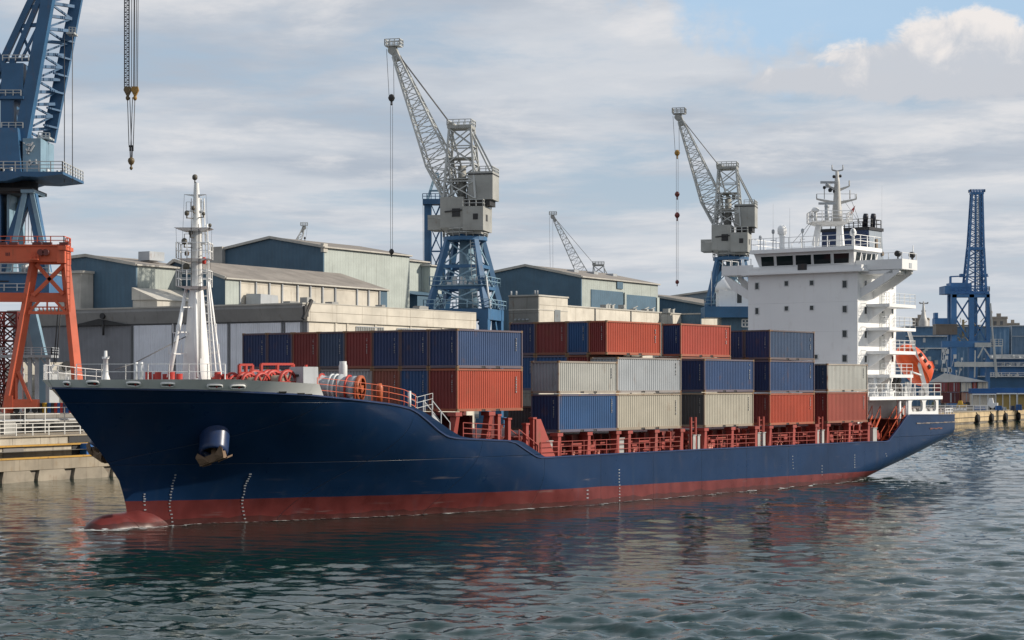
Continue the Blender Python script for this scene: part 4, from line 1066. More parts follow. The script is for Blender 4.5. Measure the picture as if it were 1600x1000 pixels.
# ------------------------------------------------------------------ luffing harbour cranes
def jib_ring(c, ax, side, up, w, h):
    return [c - side*w/2 - up*h/2, c + side*w/2 - up*h/2, c + side*w/2 + up*h/2, c - side*w/2 + up*h/2]
def luffing_crane(label, loc, sc, rz, tip, portal=True, mirror=1, hooks=((18.5, .45, 'b'),), rope_end=13, upper_rz=0.0, house=True, bodymat=None, latmat=None, portmat=None, dz=0.0, panel=10):
    bodymat = bodymat or CGREY; latmat = latmat or CGREYL; portmat = portmat or CBLUE
    root = thing('harbour_crane', label, 'crane', loc, rz, 'luffing cranes along the quay')
    S = lambda x, y, z: Vector((mirror*x*sc, y*sc, z*sc))
    def bx(b, a, c_): b.box(S(*a), S(*c_))
    zb, zt_ = 14.4, 22.8 + dz
    if portal:
        for sx in (-1, 1):
            for sy in (-1, 1):
                b = MB(); b.beam(S(sx*3.3, sy*3.3, 0), S(sx*3.3, sy*3.3, zb - 1.2), 1.1*sc, 1.1*sc); b.beam(S(sx*3.3, sy*3.3, zb - 5), S(sx*.9, sy*3.3, zb - 1.4), .5*sc); b.beam(S(sx*3.3, sy*3.3, zb - 5), S(sx*3.3, sy*1.2, zb - 1.4), .5*sc)
                bx(b, (sx*3.3 - .9, sy*3.3 - .7, 0), (sx*3.3 + .9, sy*3.3 + .7, 1.2)); b.build('portal_leg', portmat, root)
                b = MB(); b.beam(S(sx*3.55, sy*3.55, zb), S(sx*1.75, sy*1.75, zt_), .75*sc, .75*sc, w2=.6*sc, h2=.6*sc); b.build('pyramid_leg', portmat, root)
        b = MB()
        for sy in (-1, 1): bx(b, (-3.9, sy*3.3 - .5, zb - 1.3), (3.9, sy*3.3 + .5, zb))
        for sx in (-1, 1): bx(b, (sx*3.35 - .5, -2.79, zb - 1.32), (sx*3.35 + .5, 2.79, zb - .01))
        b.build('portal_beam', portmat, root)
        b = MB(); r1 = lambda z, a: [S(-a,-a,z), S(a,-a,z), S(a,a,z), S(-a,a,z)]
        for z in (17.0, 19.6):
            a = 3.55 - (z - zb)/(zt_ - zb)*1.8; P_ = r1(z, a)
            for i in range(4): b.beam(P_[i], P_[(i+1)%4], .32*sc, .4*sc)
        b.build('tie_beam', portmat, root)
        b = MB()
        for (za, zc) in ((zb, 17.0), (17.0, 19.6), (19.6, zt_)):
            aa, ac = 3.55 - (za - zb)/(zt_ - zb)*1.8, 3.55 - (zc - zb)/(zt_ - zb)*1.8
            A_, C_ = r1(za, aa), r1(zc, ac)
            for i in range(4): b.beam(A_[i], C_[(i+1)%4], .16*sc); b.beam(A_[(i+1)%4], C_[i], .16*sc)
        b.build('portal_brace', CBLUEL, root)
        b = MB(); b.tube(S(.3,.3,zb), S(.2,.2,zt_), 1.25*sc, .95*sc, n=16); b.build('slewing_column', CBLUEL, root)
        b = MB(); a = 3.2; P_ = r1(17.3, a + .3); b.rail(P_ + [P_[0]], 1.0*sc, 2, 1.3*sc, .04*sc); P_ = r1(zb + .1, 4.1); b.rail(P_ + [P_[0]], 1.0*sc, 2, 1.3*sc, .04*sc)
        bx(b, (-3.5,-3.5,17.2), (3.5,-2.9,17.3)); b.build('portal_railing', CBLUEL, root)
        b = MB()
        for i in range(9): x, y = rnd.uniform(-2.6, 2.6), rnd.uniform(-3.3, -2.6); bx(b, (x, y, 17.3), (x + .5, y + .4, 17.5 + rnd.random()))
        b.tube(S(4.0,-3.3,zb), S(3.4,-3,zb + 4), .12*sc); b.tube(S(3.4,-3,zb + 4), S(3.1,-2.6,zb + 2.5), .1*sc); b.build('portal_gear', LGREY, root)
        b = MB(); l0, l1 = S(2.2,-3.4,zb), S(1.5,-2.1,zt_)
        for o in (-.3, .3): b.beam(l0 + S(o,0,0), l1 + S(o,0,0), .07*sc)
        for i in range(22): c_ = l0.lerp(l1, i/22); b.beam(c_ + S(-.3,0,0), c_ + S(.3,0,0), .05*sc)
        b.build('crane_ladder', CGREYL, root)
    # slewing ring, walkway
    up = bpy.data.objects.new('slewing_body', None)
    b = MB(); n = 20
    P_ = [S(2.7*math.cos(2*math.pi*i/n), 2.7*math.sin(2*math.pi*i/n), zt_) for i in range(n)]; b.prism(P_, S(0,0,.45)); b.lathe([(1.9*sc, 0), (1.9*sc, .9*sc)], S(0,0,zt_ + .45), n=18)
    ringo = b.build('slewing_ring', portmat, root)
    b = MB(); P2 = [p + S(0,0,.45) for p in P_]; b.rail(P2 + [P2[0]], .95*sc, 2, .9*sc, .04*sc); b.build('ring_railing', CGREYL, root)
    z0 = zt_ + 1.2; RZ = Matrix.Rotation(upper_rz, 4, 'Z')
    q = lambda x, y, z: RZ @ S(x, y, z)
    def hx(b, a, c_):
        (x0,y0,za), (x1,y1,zc) = a, c_
        b.hexa([q(x0,y0,za), q(x1,y0,za), q(x1,y1,za), q(x0,y1,za), q(x0,y0,zc), q(x1,y0,zc), q(x1,y1,zc), q(x0,y1,zc)])
    b = MB()
    b.hexa([q(-1.6,-1.8,z0 - .6), q(1.2,-1.8,z0 - .6), q(1.2,2,z0 - .6), q(-1.6,2,z0 - .6), q(-2.6,-2.3,z0 + .3), q(.3,-2.3,z0 + .3), q(.3,2.3,z0 + .3), q(-2.6,2.3,z0 + .3)])
    hx(b, (-2.6,-2.3,z0 + .3), (.3,2.3,z0 + 4.0)); hs = b.build('machinery_house', bodymat, root)
    b = MB(); hx(b, (.31,-2.7,z0 - .1), (2.85,2.2,z0 + 2.8)); hx(b, (.5,-2.2,z0 - .5), (2.5,1.8,z0 - .1)); b.build('winch_room', bodymat, root)
    b = MB(); hx(b, (-4.3,-1.7,z0 + .1), (-2.61,1.7,z0 + 1.5)); hx(b, (-4.3,-1.75,z0 + 1.5), (-4.2,1.75,z0 + 1.9)); hx(b, (-4.2,-1.75,z0 + 1.52), (-2.7,-1.65,z0 + 1.9)); b.build('cab_platform', bodymat, root)
    b = MB(); hx(b, (-1.1,-2.36,z0 + 1.6), (-.1,-2.28,z0 + 2.6)); hx(b, (1.6,-2.75,z0 + 1.2), (2.2,-2.68,z0 + 1.9)) ; hx(b, (2.83,-1.2,z0 + 1.1), (2.88,-.3,z0 + 1.9)); b.beam(q(-2,-2.36,z0 + 2.2), q(.1,-2.4,z0 + 2.4), .15*sc); b.build('house_opening', DARK, root)
    b = MB(); hx(b, (.75,-1.7,z0 + 3.7), (3.8,1.9,z0 + 7.1)); cw = b.build('counterweight', bodymat, root)
    b = MB(); hx(b, (.9,-1.5,z0 + 3.0), (3.4,1.7,z0 + 3.7)); b.build('counterweight_frame', DARK, root); b = MB(); hx(b, (.72,-1.76,z0 + 6.7), (3.83,1.95,z0 + 6.85)); b.build('counterweight_band', DARK, root)
    b = MB(); b.rail([q(.31,-2.7,z0+2.8), q(2.8,-2.7,z0+2.8), q(2.8,2.2,z0+2.8)], .8*sc, 2, .8*sc, .04*sc); b.rail([q(2.2,-1.7,z0+7.1), q(3.75,-1.7,z0+7.1), q(3.75,1.9,z0+7.1)], .6*sc, 2, .7*sc, .04*sc); b.build('house_railing', CGREYL, root)
    # A-frame
    b = MB(); A_ = [q(-2.3,-1.9,z0 + 3.8), q(1.7,-1.9,z0 + 3.8), q(1.7,1.9,z0 + 3.8), q(-2.3,1.9,z0 + 3.8)]; zt2 = z0 + 12.5
    B_ = [q(-1.8,-1.0,zt2), q(.9,-1.0,zt2), q(.9,1.0,zt2), q(-1.8,1.0,zt2)]
    b.truss(A_, B_, 4, .24*sc, .13*sc, x=True); b.beam(q(.9,-.9,zt2 - .4), q(3.4,-1.2,z0 + 7.1), .2*sc); b.beam(q(.9,.9,zt2 - .4), q(3.4,1.4,z0 + 7.1), .2*sc)
    b.beam(q(-1.8,0,zt2), q(.6,0,z0+4), .2*sc); b.build('a_frame', latmat, root)
    b = MB(); hx(b, (-2.0,-1.2,zt2), (1.0,1.2,zt2 + .35)); b.lathe([(.5*sc,-.8*sc),(.5*sc,.8*sc)], q(-1.6,0,zt2 + .3), RZ @ Vector((0,1,0)), n=12); b.build('a_frame_head', CGREY, root)
    b = MB(); P_ = [q(-2,-1.2,zt2+.35), q(1,-1.2,zt2+.35), q(1,1.2,zt2+.35), q(-2,1.2,zt2+.35)]; b.rail(P_ + [P_[0]], .7*sc, 2, .8*sc, .04*sc); b.build('head_railing', CGREYL, root)
    b = MB()   # machinery inside the tower
    for i in range(10):
        x, y, z = rnd.uniform(-1.9, 1.1), rnd.uniform(-1.5, 1.5), z0 + 4 + rnd.random()*4.5; hx(b, (x, y, z), (x + .5, y + .6, z + .2 + rnd.random()*.6))
    hx(b, (-2.0,-1.6,z0 + 6.2), (1.3,1.6,z0 + 6.35)); hx(b, (-1.9,-1.4,z0 + 8.8), (1.1,1.4,z0 + 8.92)); b.tube(q(-.4,0,z0 + 4), q(-.4,0,z0 + 8), .5*sc, n=10); b.build('tower_machinery', CGREY, root)
    # jib
    piv = q(-1.7, 0, z0 + 3.9); tp = q(tip[0], 0, tip[1]); ax = (tp - piv).normalized(); sd = RZ @ Vector((0,1,0)); upv = sd.cross(ax).normalized()
    if upv.z < 0: upv = -upv
    Lj = (tp - piv).length
    low = piv - ax*0; kn = piv + ax*Lj*.24 
    b = MB()
    r0 = jib_ring(low, ax, sd, upv, 3.2*sc, 1.2*sc); rk = jib_ring(kn + upv*.25*sc, ax, sd, upv, 2.6*sc, 3.0*sc); r2 = jib_ring(tp - ax*1.0*sc, ax, sd, upv, .9*sc, .75*sc)
    b.truss(r0, rk, 3, .22*sc, .11*sc, x=True); b.truss(rk, r2, panel, .20*sc, .085*sc, x=False)
    b.build('jib', latmat, root)
    b = MB(); b.beam(tp - ax*1.6*sc, tp + ax*.1*sc, .9*sc, .8*sc); b.lathe([(.5*sc,-.5*sc),(.5*sc,.5*sc)], tp - ax*.2*sc - upv*.2*sc, sd, n=12); b.build('jib_head', CGREY, root)
    b = MB(); hpt = [tp + Vector((dx*sc, dy*sc, .35*sc)) for dx, dy in ((-.9,-.7),(1.0,-.7),(1.0,.7),(-.9,.7))]; b.prism(hpt, (0,0,-.12*sc)); b.rail(hpt + [hpt[0]], .75*sc, 2, .6*sc, .045*sc); b.build('jib_platform', latmat, root)
    b = MB()
    for o in (-.35, .35): b.tube(tp + sd*o*sc + Vector((0,0,.1)), q(-1.7, o, zt2 + .5), .05*sc, n=5)
    b.build('luffing_rope', ROPE, root)
    for (hz, r, kind) in hooks:
        mat = {'b': DARK, 'o': OCHRE, 'r': paint('hook_red', (.16,.035,.03), rust=.3)}[kind]
        c_ = Vector((tp.x - .25*mirror*sc, tp.y, hz*sc)); b = MB(); rr = r*sc
        b.lathe([(rr*.3,rr*1.3),(rr*.8,rr*.9),(rr*1.1,rr*.1),(rr*.75,-rr*.7),(rr*.25,-rr*1.0),(rr*.2,-rr*1.6),(rr*.35,-rr*1.8),(rr*.1,-rr*2.2)], c_, n=12); b.build('hook_block', mat, root)
    b = MB(); hz = hooks[0][0]*sc
    for o in (-.8, .1): b.tube(Vector((tp.x + (o - .1)*mirror*sc, tp.y, tp.z)), Vector((tp.x + (-.25 + (o + .35)*.7)*mirror*sc, tp.y, hz + .3)), .03*sc, n=4)
    for o in (-.14, .14): b.tube(Vector((tp.x + (-.25 + o)*mirror*sc, tp.y, hz - .4)), Vector((tp.x + (-.25 + o*.9)*mirror*sc, tp.y, rope_end*sc)), .025*sc, n=4)
    b.build('hoist_rope', ROPE, root)
    return root
GZ = 2.5
def ground(px, d): return Vector(((px - 800)/F*d, d, GZ))
sc = 1.073
def zloc(py, d, k=sc): return (zat(py, d) - GZ) / k
luffing_crane('grey luffing crane on blue portal legs behind the forward containers, the nearest to mid picture', ground(727, 252), sc, R(-14), (-9.1*1.0, zloc(72, 252)), hooks=((zloc(150,252), .4, 'b'), (zloc(392,252), .3, 'b')), rope_end=zloc(390, 252), upper_rz=R(2), panel=13)
luffing_crane('grey luffing crane with boxy counterweight rising just beyond the ship\'s white block', ground(1142, 310), sc, R(-14), (-7.9, zloc(178, 310)), hooks=((zloc(237,310), .4, 'o'), (zloc(302,310), .36, 'r'), (zloc(335,310), .38, 'r'), (zloc(440,310), .28, 'r')), rope_end=zloc(438, 310), dz=1.1, panel=13)
luffing_crane('small distant crane whose pale jib leans over the blue gabled hall roof', ground(938, 500), 1.0, R(-4), (-12.4, zloc(337, 500, 1)), hooks=((zloc(447,500,1), .5, 'b'),), rope_end=zloc(448, 500, 1), portal=True, bodymat=CGREYL, panel=12)
luffing_crane('far crane of which only the jib tip shows above the tallest blue gable', ground(425, 520), 1.0, R(4), (-8.6, zloc(354, 520, 1)), mirror=-1, hooks=((zloc(372,520,1), .3, 'b'),), rope_end=zloc(380, 520, 1), bodymat=CGREYL, panel=12)

# blue crane standing behind the grey one
def back_blue():
    d = 335; o = ground(677, d); k = d/F
    root = thing('harbour_crane', 'blue lattice crane tower partly hidden behind the grey luffing crane', 'crane', o, 0, 'luffing cranes along the quay')
    X = lambda px: (px - 677)*k
    Z = lambda py: zat(py, d) - GZ
    b = MB(); b.box((X(663), -.6, 0), (X(672), .6, Z(318))); b.build('tower_post', CBLUE, root)
    b = MB(); b.truss([(X(673),-.8,8),(X(691),-.8,8),(X(691),.8,8),(X(673),.8,8)], [(X(673),-.8,Z(318)),(X(689),-.8,Z(318)),(X(689),.8,Z(318)),(X(673),.8,Z(318))], 7, .25, .16, x=True); b.box((X(690), -1, 0), (X(696), 1, Z(400))); b.build('tower_lattice', CBLUE, root)
    b = MB(); b.box((X(661),-1.6,Z(320)), (X(694),1.6,Z(312))); b.rail([(X(661),-1.6,Z(312)),(X(694),-1.6,Z(312))], .9, 2, .8, .05); b.build('tower_platform', CBLUE, root)
    b = MB()
    for sy in (-.8, .8):
        b.beam((X(668), sy, Z(312)), (X(681), sy*.4, Z(270)), .3); b.beam((X(690), sy, Z(312)), (X(684), sy*.4, Z(270)), .3); b.beam((X(672), sy, Z(298)), (X(688), sy, Z(298)), .16); b.beam((X(676), sy, Z(285)), (X(687), sy, Z(285)), .14)
    b.build('tower_head', CBLUEL, root)
    b = MB(); b.tube((X(661.5),-1.5,Z(318)), (X(662),-1.5,Z(408)), .035, n=4); b.build('hoist_rope', ROPE, root)
back_blue()

# blue crane on the right, its lattice tower end on
def right_blue():
    d = 466; o = ground(1513, d); k = d/F
    root = thing('harbour_crane', 'tall bright blue crane with end-on lattice jib on the quay beyond the stern', 'crane', o, 0, 'luffing cranes along the quay')
    X = lambda px: (px - 1513)*k
    Z = lambda py: zat(py, d) - GZ
    b = MB(); b.truss([(X(1506),-2,Z(462)),(X(1538),-2,Z(462)),(X(1538),2,Z(462)),(X(1506),2,Z(462))], [(X(1513),-1.2,Z(388)),(X(1535.5),-1.2,Z(388)),(X(1535.5),1.2,Z(388)),(X(1513),1.2,Z(388))], 5, .5, .16, x=True)
    b.truss([(X(1513),-1.2,Z(388)),(X(1535.5),-1.2,Z(388)),(X(1535.5),1.2,Z(388)),(X(1513),1.2,Z(388))], [(X(1518),-.7,Z(303)),(X(1534),-.7,Z(303)),(X(1534),.7,Z(303)),(X(1518),.7,Z(303))], 9, .42, .13, x=True)
    b.beam((X(1522),-1.0,Z(460)), (X(1523.5),-.7,Z(304)), .5, .4); b.beam((X(1530),-1.0,Z(460)), (X(1529.5),-.7,Z(304)), .5, .4)
    b.build('jib', CBLUEB, root)
    b = MB(); b.box((X(1516),-.95,Z(304)), (X(1536),.95,Z(300.5))); b.rail([(X(1515),-1,Z(300.5)),(X(1537.5),-1,Z(300.5)),(X(1537.5),1,Z(300.5)),(X(1515),1,Z(300.5)),(X(1515),-1,Z(300.5))], .6, 2, .7, .06); b.build('jib_head', CBLUEB, root)
    b = MB(); b.box((X(1512),-1.3,Z(391)), (X(1536.5),1.3,Z(386.5))); b.build('jib_diaphragm', CBLUEB, root)
    b = MB(); b.truss([(X(1525),-1.3,Z(455)),(X(1530),-1.3,Z(455)),(X(1530),-1.0,Z(455)),(X(1525),-1.0,Z(455))], [(X(1524.5),-.9,Z(310)),(X(1527.5),-.9,Z(310)),(X(1527.5),-.75,Z(310)),(X(1524.5),-.75,Z(310))], 34, .06, .06); b.build('jib_ladder', CGREYL, root)
    b = MB(); b.box((X(1472),-3.2,Z(460)), (X(1541),3.2,Z(456))); b.box((X(1472),-3.2,Z(456)), (X(1481),3.2,Z(447.5))); b.rail([(X(1481),-3.2,Z(456)),(X(1541),-3.2,Z(456)),(X(1541),3.2,Z(456))], 1.1, 3, 1.2, .06); b.build('slewing_platform', CBLUEB, root)
    b = MB(); b.box((X(1482),-2.4,Z(456)), (X(1507),2.4,Z(442.5))); b.box((X(1508),-2.2,Z(456)), (X(1515),2.2,Z(443))); b.build('machinery_house', CBLUEB, root)
    b = MB(); b.box((X(1483),-1,Z(442.5)), (X(1485.5),0,Z(432))); b.beam((X(1484),-.5,Z(432.5)), (X(1506),-.5,Z(431.5)), .3); b.box((X(1499.5),-.9,Z(433)), (X(1506),.6,Z(428))); b.box((X(1531),-1,Z(432.5)), (X(1543),1,Z(431))); b.box((X(1537),-.9,Z(431)), (X(1542),.9,Z(428))); b.build('jib_stop_frame', CBLUEB, root)
    for xa, w, ya in ((1481, 8, -3.4), (1508.5, 7.5, -3.4), (1535, 5.5, -3.4), (1486, 6, 3.6), (1527, 5, 3.6)):
        b = MB(); b.box((X(xa), ya - .6, 0), (X(xa + w), ya + .6, Z(460))); b.build('portal_leg', CBLUEB if ya < 0 else CBLUEB, root)
    b = MB()
    for (x0, y0, x1, y1) in ((1489,470,1508,500),(1508,470,1489,500),(1489,500,1508,530),(1516,466,1535,500),(1535,466,1516,500),(1516,500,1535,532),(1535,500,1516,532)): b.beam((X(x0),-3.3,Z(y0)), (X(x1),-3.3,Z(y1)), .34)
    b.build('portal_brace', CBLUEB, root)
    b = MB(); b.box((X(1466),-4.2,Z(543)), (X(1546),-3.0,Z(533.5))); b.box((X(1482),-4.0,Z(466)), (X(1540),-2.9,Z(461))); b.build('portal_beam', CBLUEB, root)
    b = MB()
    for (x0,y0,x1,y1) in ((1541,500,1550,588),(1516,548,1515,590),(1520,560,1530,540),(1530,545,1540,560)): b.beam((X(x0),-5,Z(y0)), (X(x1),-5,Z(y1)), .3)
    b.beam((X(1540),-4.6,Z(475)), (X(1548),-5,Z(590)), .35); b.box((X(1516),-5,Z(543)), (X(1541),-4.3,Z(536))); b.box((X(1484),-5.2,Z(573.5)), (X(1543),-4.5,Z(566)))
    b.rail([(X(1541),-4.6,Z(541)),(X(1559),-4.6,Z(541))], 1.6, 3, 1.0, .06); b.beam((X(1541),-4.6,Z(541)),(X(1559),-4.6,Z(541)), .3); b.beam((X(1558),-4.6,Z(541)),(X(1558),-4.6,Z(560)), .2); b.build('access_gantry', CGREYL, root)
    b = MB(); b.box((X(1456),-4.6,Z(523.5)), (X(1489),-1,Z(508))); b.box((X(1455.5),-4.7,Z(509)), (X(1489.5),-.9,Z(507.2))); b.build('operator_house', paint('weathered_brown', (.15,.125,.105), rust=.2, streak=.5), root)
    b = MB(); b.box((X(1458),-2,Z(507)), (X(1478),1,Z(497.5))); b.box((X(1458),-2,Z(498)), (X(1463),0,Z(489))); b.build('winch_house', CBLUEB, root)
    b = MB()
    for i in range(20):
        x, y = rnd.uniform(1492, 1534), rnd.uniform(497, 530); b.beam((X(x),-2+rnd.random()*3,Z(y)), (X(x + rnd.uniform(-6,6)),-2,Z(y + rnd.uniform(-8,8))), .14)
    b.box((X(1490),-2.6,Z(509)), (X(1530),2,Z(508))); b.beam((X(1501),-2.6,Z(526)), (X(1501),-2.6,Z(500)), .5); b.build('stair_gear', paint('stair_ochre', (.35,.28,.16), rust=.2), root)
    b = MB()
    for i in range(14):
        x, y = rnd.uniform(1462, 1500), rnd.uniform(548, 582); r = rnd.uniform(.15,.4); b.box((X(x), -4.5, Z(y)), (X(x) + r*2, -3.9 - rnd.random()*.5, Z(y) + r*3)); b.beam((X(x), -4.5, Z(y)), (X(x + rnd.uniform(-5,5)), -4.4, Z(y + 12)), .12)
    b.build('winch_gear', LGREY, root)
right_blue()

# big blue crane at the left edge
def left_blue():
    d = 192; o = ground(45, d); k = d/F
    root = thing('shipyard_crane', 'huge blue shipyard crane with twin-plate jib and low hanging hooks at the left edge', 'crane', o, 0)
    X = lambda px: (px - 45)*k
    Z = lambda py: zat(py, d) - GZ
    P = lambda px, py, y=0.0: Vector((X(px), y, Z(py)))
    EXT = 2.9
    def far(a, b, y, t=EXT): return P(a[0], a[1], y) + (P(b[0], b[1], y) - P(a[0], a[1], y))*t
    sideu = (0,1,0)
    for (a0, b0, w, y) in (((40,225),(82,0),1.3,-1.6), ((70,218),(113,0),.8,1.6)):
        b = MB(); p, q_ = P(a0[0], a0[1], y), far(a0, b0, y*.95); b.beam(p, q_, 1.3, w, up=sideu, w2=.8, h2=w*.5) ; b.build('jib_girder', CBLUE, root)
    b = MB()
    for i in range(34):
        t = i/33*EXT; t2 = (i+1)/33*EXT
        a, c_ = far((39,225),(82,0),-1.0,t), far((70,218),(113,0),1.0,t); a2, c2 = far((39,225),(82,0),-1.0,t2), far((70,218),(113,0),1.0,t2)
        b.beam(a, c_, .3); b.beam(a, c2, .2) if i % 2 else b.beam(c_, a2, .2)
    b.build('jib_brace', CBLUE, root)
    for (a0, b0, w) in (((-30,185),(56,0),.6), ((-8,180),(68,0),.5)):
        b = MB(); b.beam(P(*a0, -1.4), far(a0, b0, -1.2, 2.0), w); b.build('jib_strut', CBLUE, root)
    for (x0,y0,x1,y1) in ((13,97,54,96),(36,45,66,42),(50,15,70,13),(36,45,52,88),(66,42,38,97),(2,128,30,95),(10,97,2,85),(-5,150,40,118)): MB().beam(P(x0,y0,-1.3), P(x1,y1,-1.2), .35 if y0 == y1 + 1 or y0 - y1 in (2,3) else .25).build('jib_lacing', CBLUE, root)
    for i in range(6): y = 55 + i*27; x = 82 + (190 - y)*.19 - 6; MB().beam(P(x - 8, y + 5, 0), P(x + 10, y + 8, 1.3), .18).build('jib_lacing', CBLUE, root)
    b = MB(); b.box((X(11),-2.2,Z(158)), (X(45),1.5,Z(104))); b.box((X(9),-2.4,Z(160)), (X(46),1.6,Z(156))); b.box((X(9),-2.1,Z(222)), (X(30),1.5,Z(160))); b.build('jib_house', CBLUE, root)
    for y, x0, x1 in ((155,-5,42),(101,14,54),(205,-20,45)): MB().rail([(X(x0),-2.4,Z(y)), (X(x1),-2.4,Z(y))], .55, 2, .7, .035).build('walkway_railing', CGREYL, root)
    b = MB(); b.rail([P(108,50,0), P(118,51,0)], .5, 2, .4, .04); b.box((X(106),-.8,Z(55)), (X(119),.8,Z(52))); b.build('walkway', CGREYL, root); b = MB(); b.rail([P(64,218,-1), P(81,219,-1)], .6, 2, .4, .04); b.box((X(62),-1.2,Z(219)), (X(82),.8,Z(216))); b.build('walkway', CGREYL, root)
    b = MB(); b.hexa([(X(-40),-3.5,Z(275)), (X(47),-3.5,Z(275)), (X(47),3.5,Z(275)), (X(-40),3.5,Z(275)), (X(-40),-3.2,Z(206)), (X(40),-3.2,Z(206)), (X(40),3.0,Z(206)), (X(-40),3.0,Z(206))])
    b.box((X(-40),-3.6,Z(262)), (X(46),-3.52,Z(258))); hs = b.build('machinery_house', CBLUE, root)
    b = MB(); b.box((X(47.5),-3.0,Z(276)), (X(75),2.5,Z(222))); b.build('winch_tower', CBLUEL, root)
    b = MB()
    for i in range(12): x = rnd.uniform(48, 72); y = rnd.uniform(225, 262); b.beam(P(x,y,-3.1), P(x + rnd.uniform(-6,8), y + rnd.uniform(-12,12), -3.1), .14)
    for i in range(10): x = rnd.uniform(76, 108); b.box((X(x),-2.5 + rnd.random(),Z(276)), (X(x + 3),-1.5 + rnd.random(),Z(276 - rnd.uniform(2, 9))))
    for i in range(8): x = rnd.uniform(-2, 44); b.box((X(x),-4.4,Z(274)), (X(x + 3),-4.0,Z(274 - rnd.uniform(2, 6))))
    b.build('platform_machinery', LGREY, root)
    b = MB(); b.prism([P(-40,276,-4.6), P(115,276,-4.6), P(115,280,-4.6), P(78,284,-4.6), P(52,283,-4.6), P(28,290,-4.6), P(-40,291,-4.6)], (0,9.2,0)); b.build('slewing_platform', CBLUE, root)
    b = MB(); b.rail([P(-30,276,-4.5), P(114,276,-4.5), P(114,276,4.5)], 1.0, 3, 1.2, .035); b.build('platform_railing', CGREYL, root)
    b = MB(); b.lathe([(2.9,0),(2.8,.5),(2.6,.5),(2.6,1.3)], P(18,306,0), n=28); b.box((X(-30),-3,Z(303)), (X(62),3,Z(298))); b.build('slewing_ring', DARK, root)
    for xa, xb, w in ((4,1,1.6),(10,14,1.0)):
        b = MB(); b.box((X(-5) + (0 if w > 1.2 else 1.4),-1.5,Z(429)), (X(8) + (0 if w > 1.2 else .8),1.5,Z(300))); b.build('pylon', CBLUE if w > 1.2 else CBLUEL, root)
    for (xt, yt, xb, yb, y, w, m) in ((52,305,8,430,-2,.95,CBLUE),(50,305,24,429,-2.6,.5,CBLUEL),(57,305,80,430,-2,1.0,CBLUE),(60,305,86,429,-2.6,.4,CBLUEL),(18,300,30,430,2,.8,CBLUEL),(47,462,70,562,-1,1.0,CBLUEL),(-60,462,-75,562,-1,1.0,CBLUEL)):
        b = MB(); b.beam(P(xt,yt,y), P(xb,yb,y), w, w)
        if yb > 500: b.beam(P(xb,yb - .5,y), Vector((X(xb), y, 0)), w*.9)
        b.build('portal_leg', m, root)
    b = MB(); b.box((X(-120),-3,Z(462)), (X(88),3,Z(429))); b.build('portal_beam', CBLUE, root)
    b = MB(); b.box((X(-120),-3.2,Z(430)), (X(89),3.2,Z(427.5))); b.build('portal_deck', GREYM, root)
    b = MB(); b.box((X(-60),-3.06,Z(443)), (X(26),-3.003,Z(441))); b.build('portal_slot', DARK, root)
    b = MB(); b.rail([(X(-60),-3.1,Z(427.5)), (X(88),-3.1,Z(427.5))], .8, 2, 1.2, .04); b.rail([(X(-60),-3.3,Z(457)), (X(60),-3.3,Z(457))], .7, 2, 1.2, .04); b.build('portal_railing', GREYM, root)
    for i in range(12):
        x = rnd.uniform(-5, 60); b = MB(); b.tube((X(x),-1,Z(427)), (X(x),-1,Z(427 - rnd.uniform(4, 14))), .2 + .3*rnd.random(), n=8); b.build('deck_pipe', LGREY, root)
    b = MB(); b.box((X(45),-3.2,Z(306)), (X(65),1.5,Z(301))); b.build('leg_head', CBLUEL, root)
    b = MB(); b.prism([P(10,312,1), P(30,318,1), P(18,378,1), P(8,378,1)], (0,.2,0)); b.build('canvas_cover', paint('tarp_green_grey', (.17,.21,.20), streak=.4), root)
    b = MB()
    for x in (40, 45, 50): b.tube(P(x,320,0), P(x - 1,380,0), .03, n=4)
    for x in (102.5, 115): b.tube(P(x,55,-.5), P(x,286,-.5), .045, n=5)
    b.build('hoist_rope', ROPE, root)
    # the load hooks hanging from the jib head, out of the picture above
    b = MB(); hx0 = far((70,218),(113,0),0,EXT).z; top = Z(-560)
    for i, x in enumerate((203.5, 207.5, 211.5, 214, 217, 219.5)): b.tube(Vector((X(x), (i % 3 - 1)*.15, top)), Vector((X(202 + (x - 203)*.75), (i % 3 - 1)*.15, Z(136))), .035, n=4)
    for x in (194.5, 201.5): b.tube(Vector((X(x), 0, top)), Vector((X(x), 0, Z(136))), .05, n=4)
    n = 40
    for i in range(n):
        z = Z(-10) + (Z(136) - Z(-10))*i/n; z2 = Z(-10) + (Z(136) - Z(-10))*(i+1)/n; b.beam((X(194.5),0,z), (X(201.5),0,z), .06); b.beam((X(194.5 + 7*(i % 2)),0,z), (X(201.5 - 7*(i % 2)),0,z2), .05)
    for x0, x1 in ((201,203.5),(209,206.2)): 
        for o in (-.12,.12): b.tube(Vector((X(x0) + o, 0, Z(152))), Vector((X(x1) + o, 0, Z(230))), .04, n=4)
    for o in (-3, -.8, 1.5, 3): b.tube(Vector((X(205 + o*.8), 0, Z(228))), Vector((X(205 + o*.5), 0, Z(248))), .035, n=4)
    b.build('hook_rope', ROPE, root)
    for x in (199.5, 211):
        b = MB(); c_ = P(x,142,0); b.prism([c_ + Vector(v) for v in ((-.30,-.2,.42),(.30,-.2,.42),(.38,-.2,.05),(.1,-.2,-.5),(-.1,-.2,-.5),(-.38,-.2,.05))], (0,.4,0)); b.lathe([(.26,-.26),(.26,.26)], c_, (0,1,0), n=14); b.lathe([(.1,.3),(.2,.1),(.2,-.05),(.1,-.2)], c_ + Vector((0,0,-.75)), n=10); b.build('hook_block', OCHRE if x > 205 else paint('block_dark_ochre', (.12,.085,.04), rust=.5), root)
    b = MB()
    for x in (203.6, 207.2): b.box((X(x) - .09,-.1,Z(236)), (X(x) + .09,.1,Z(227)))
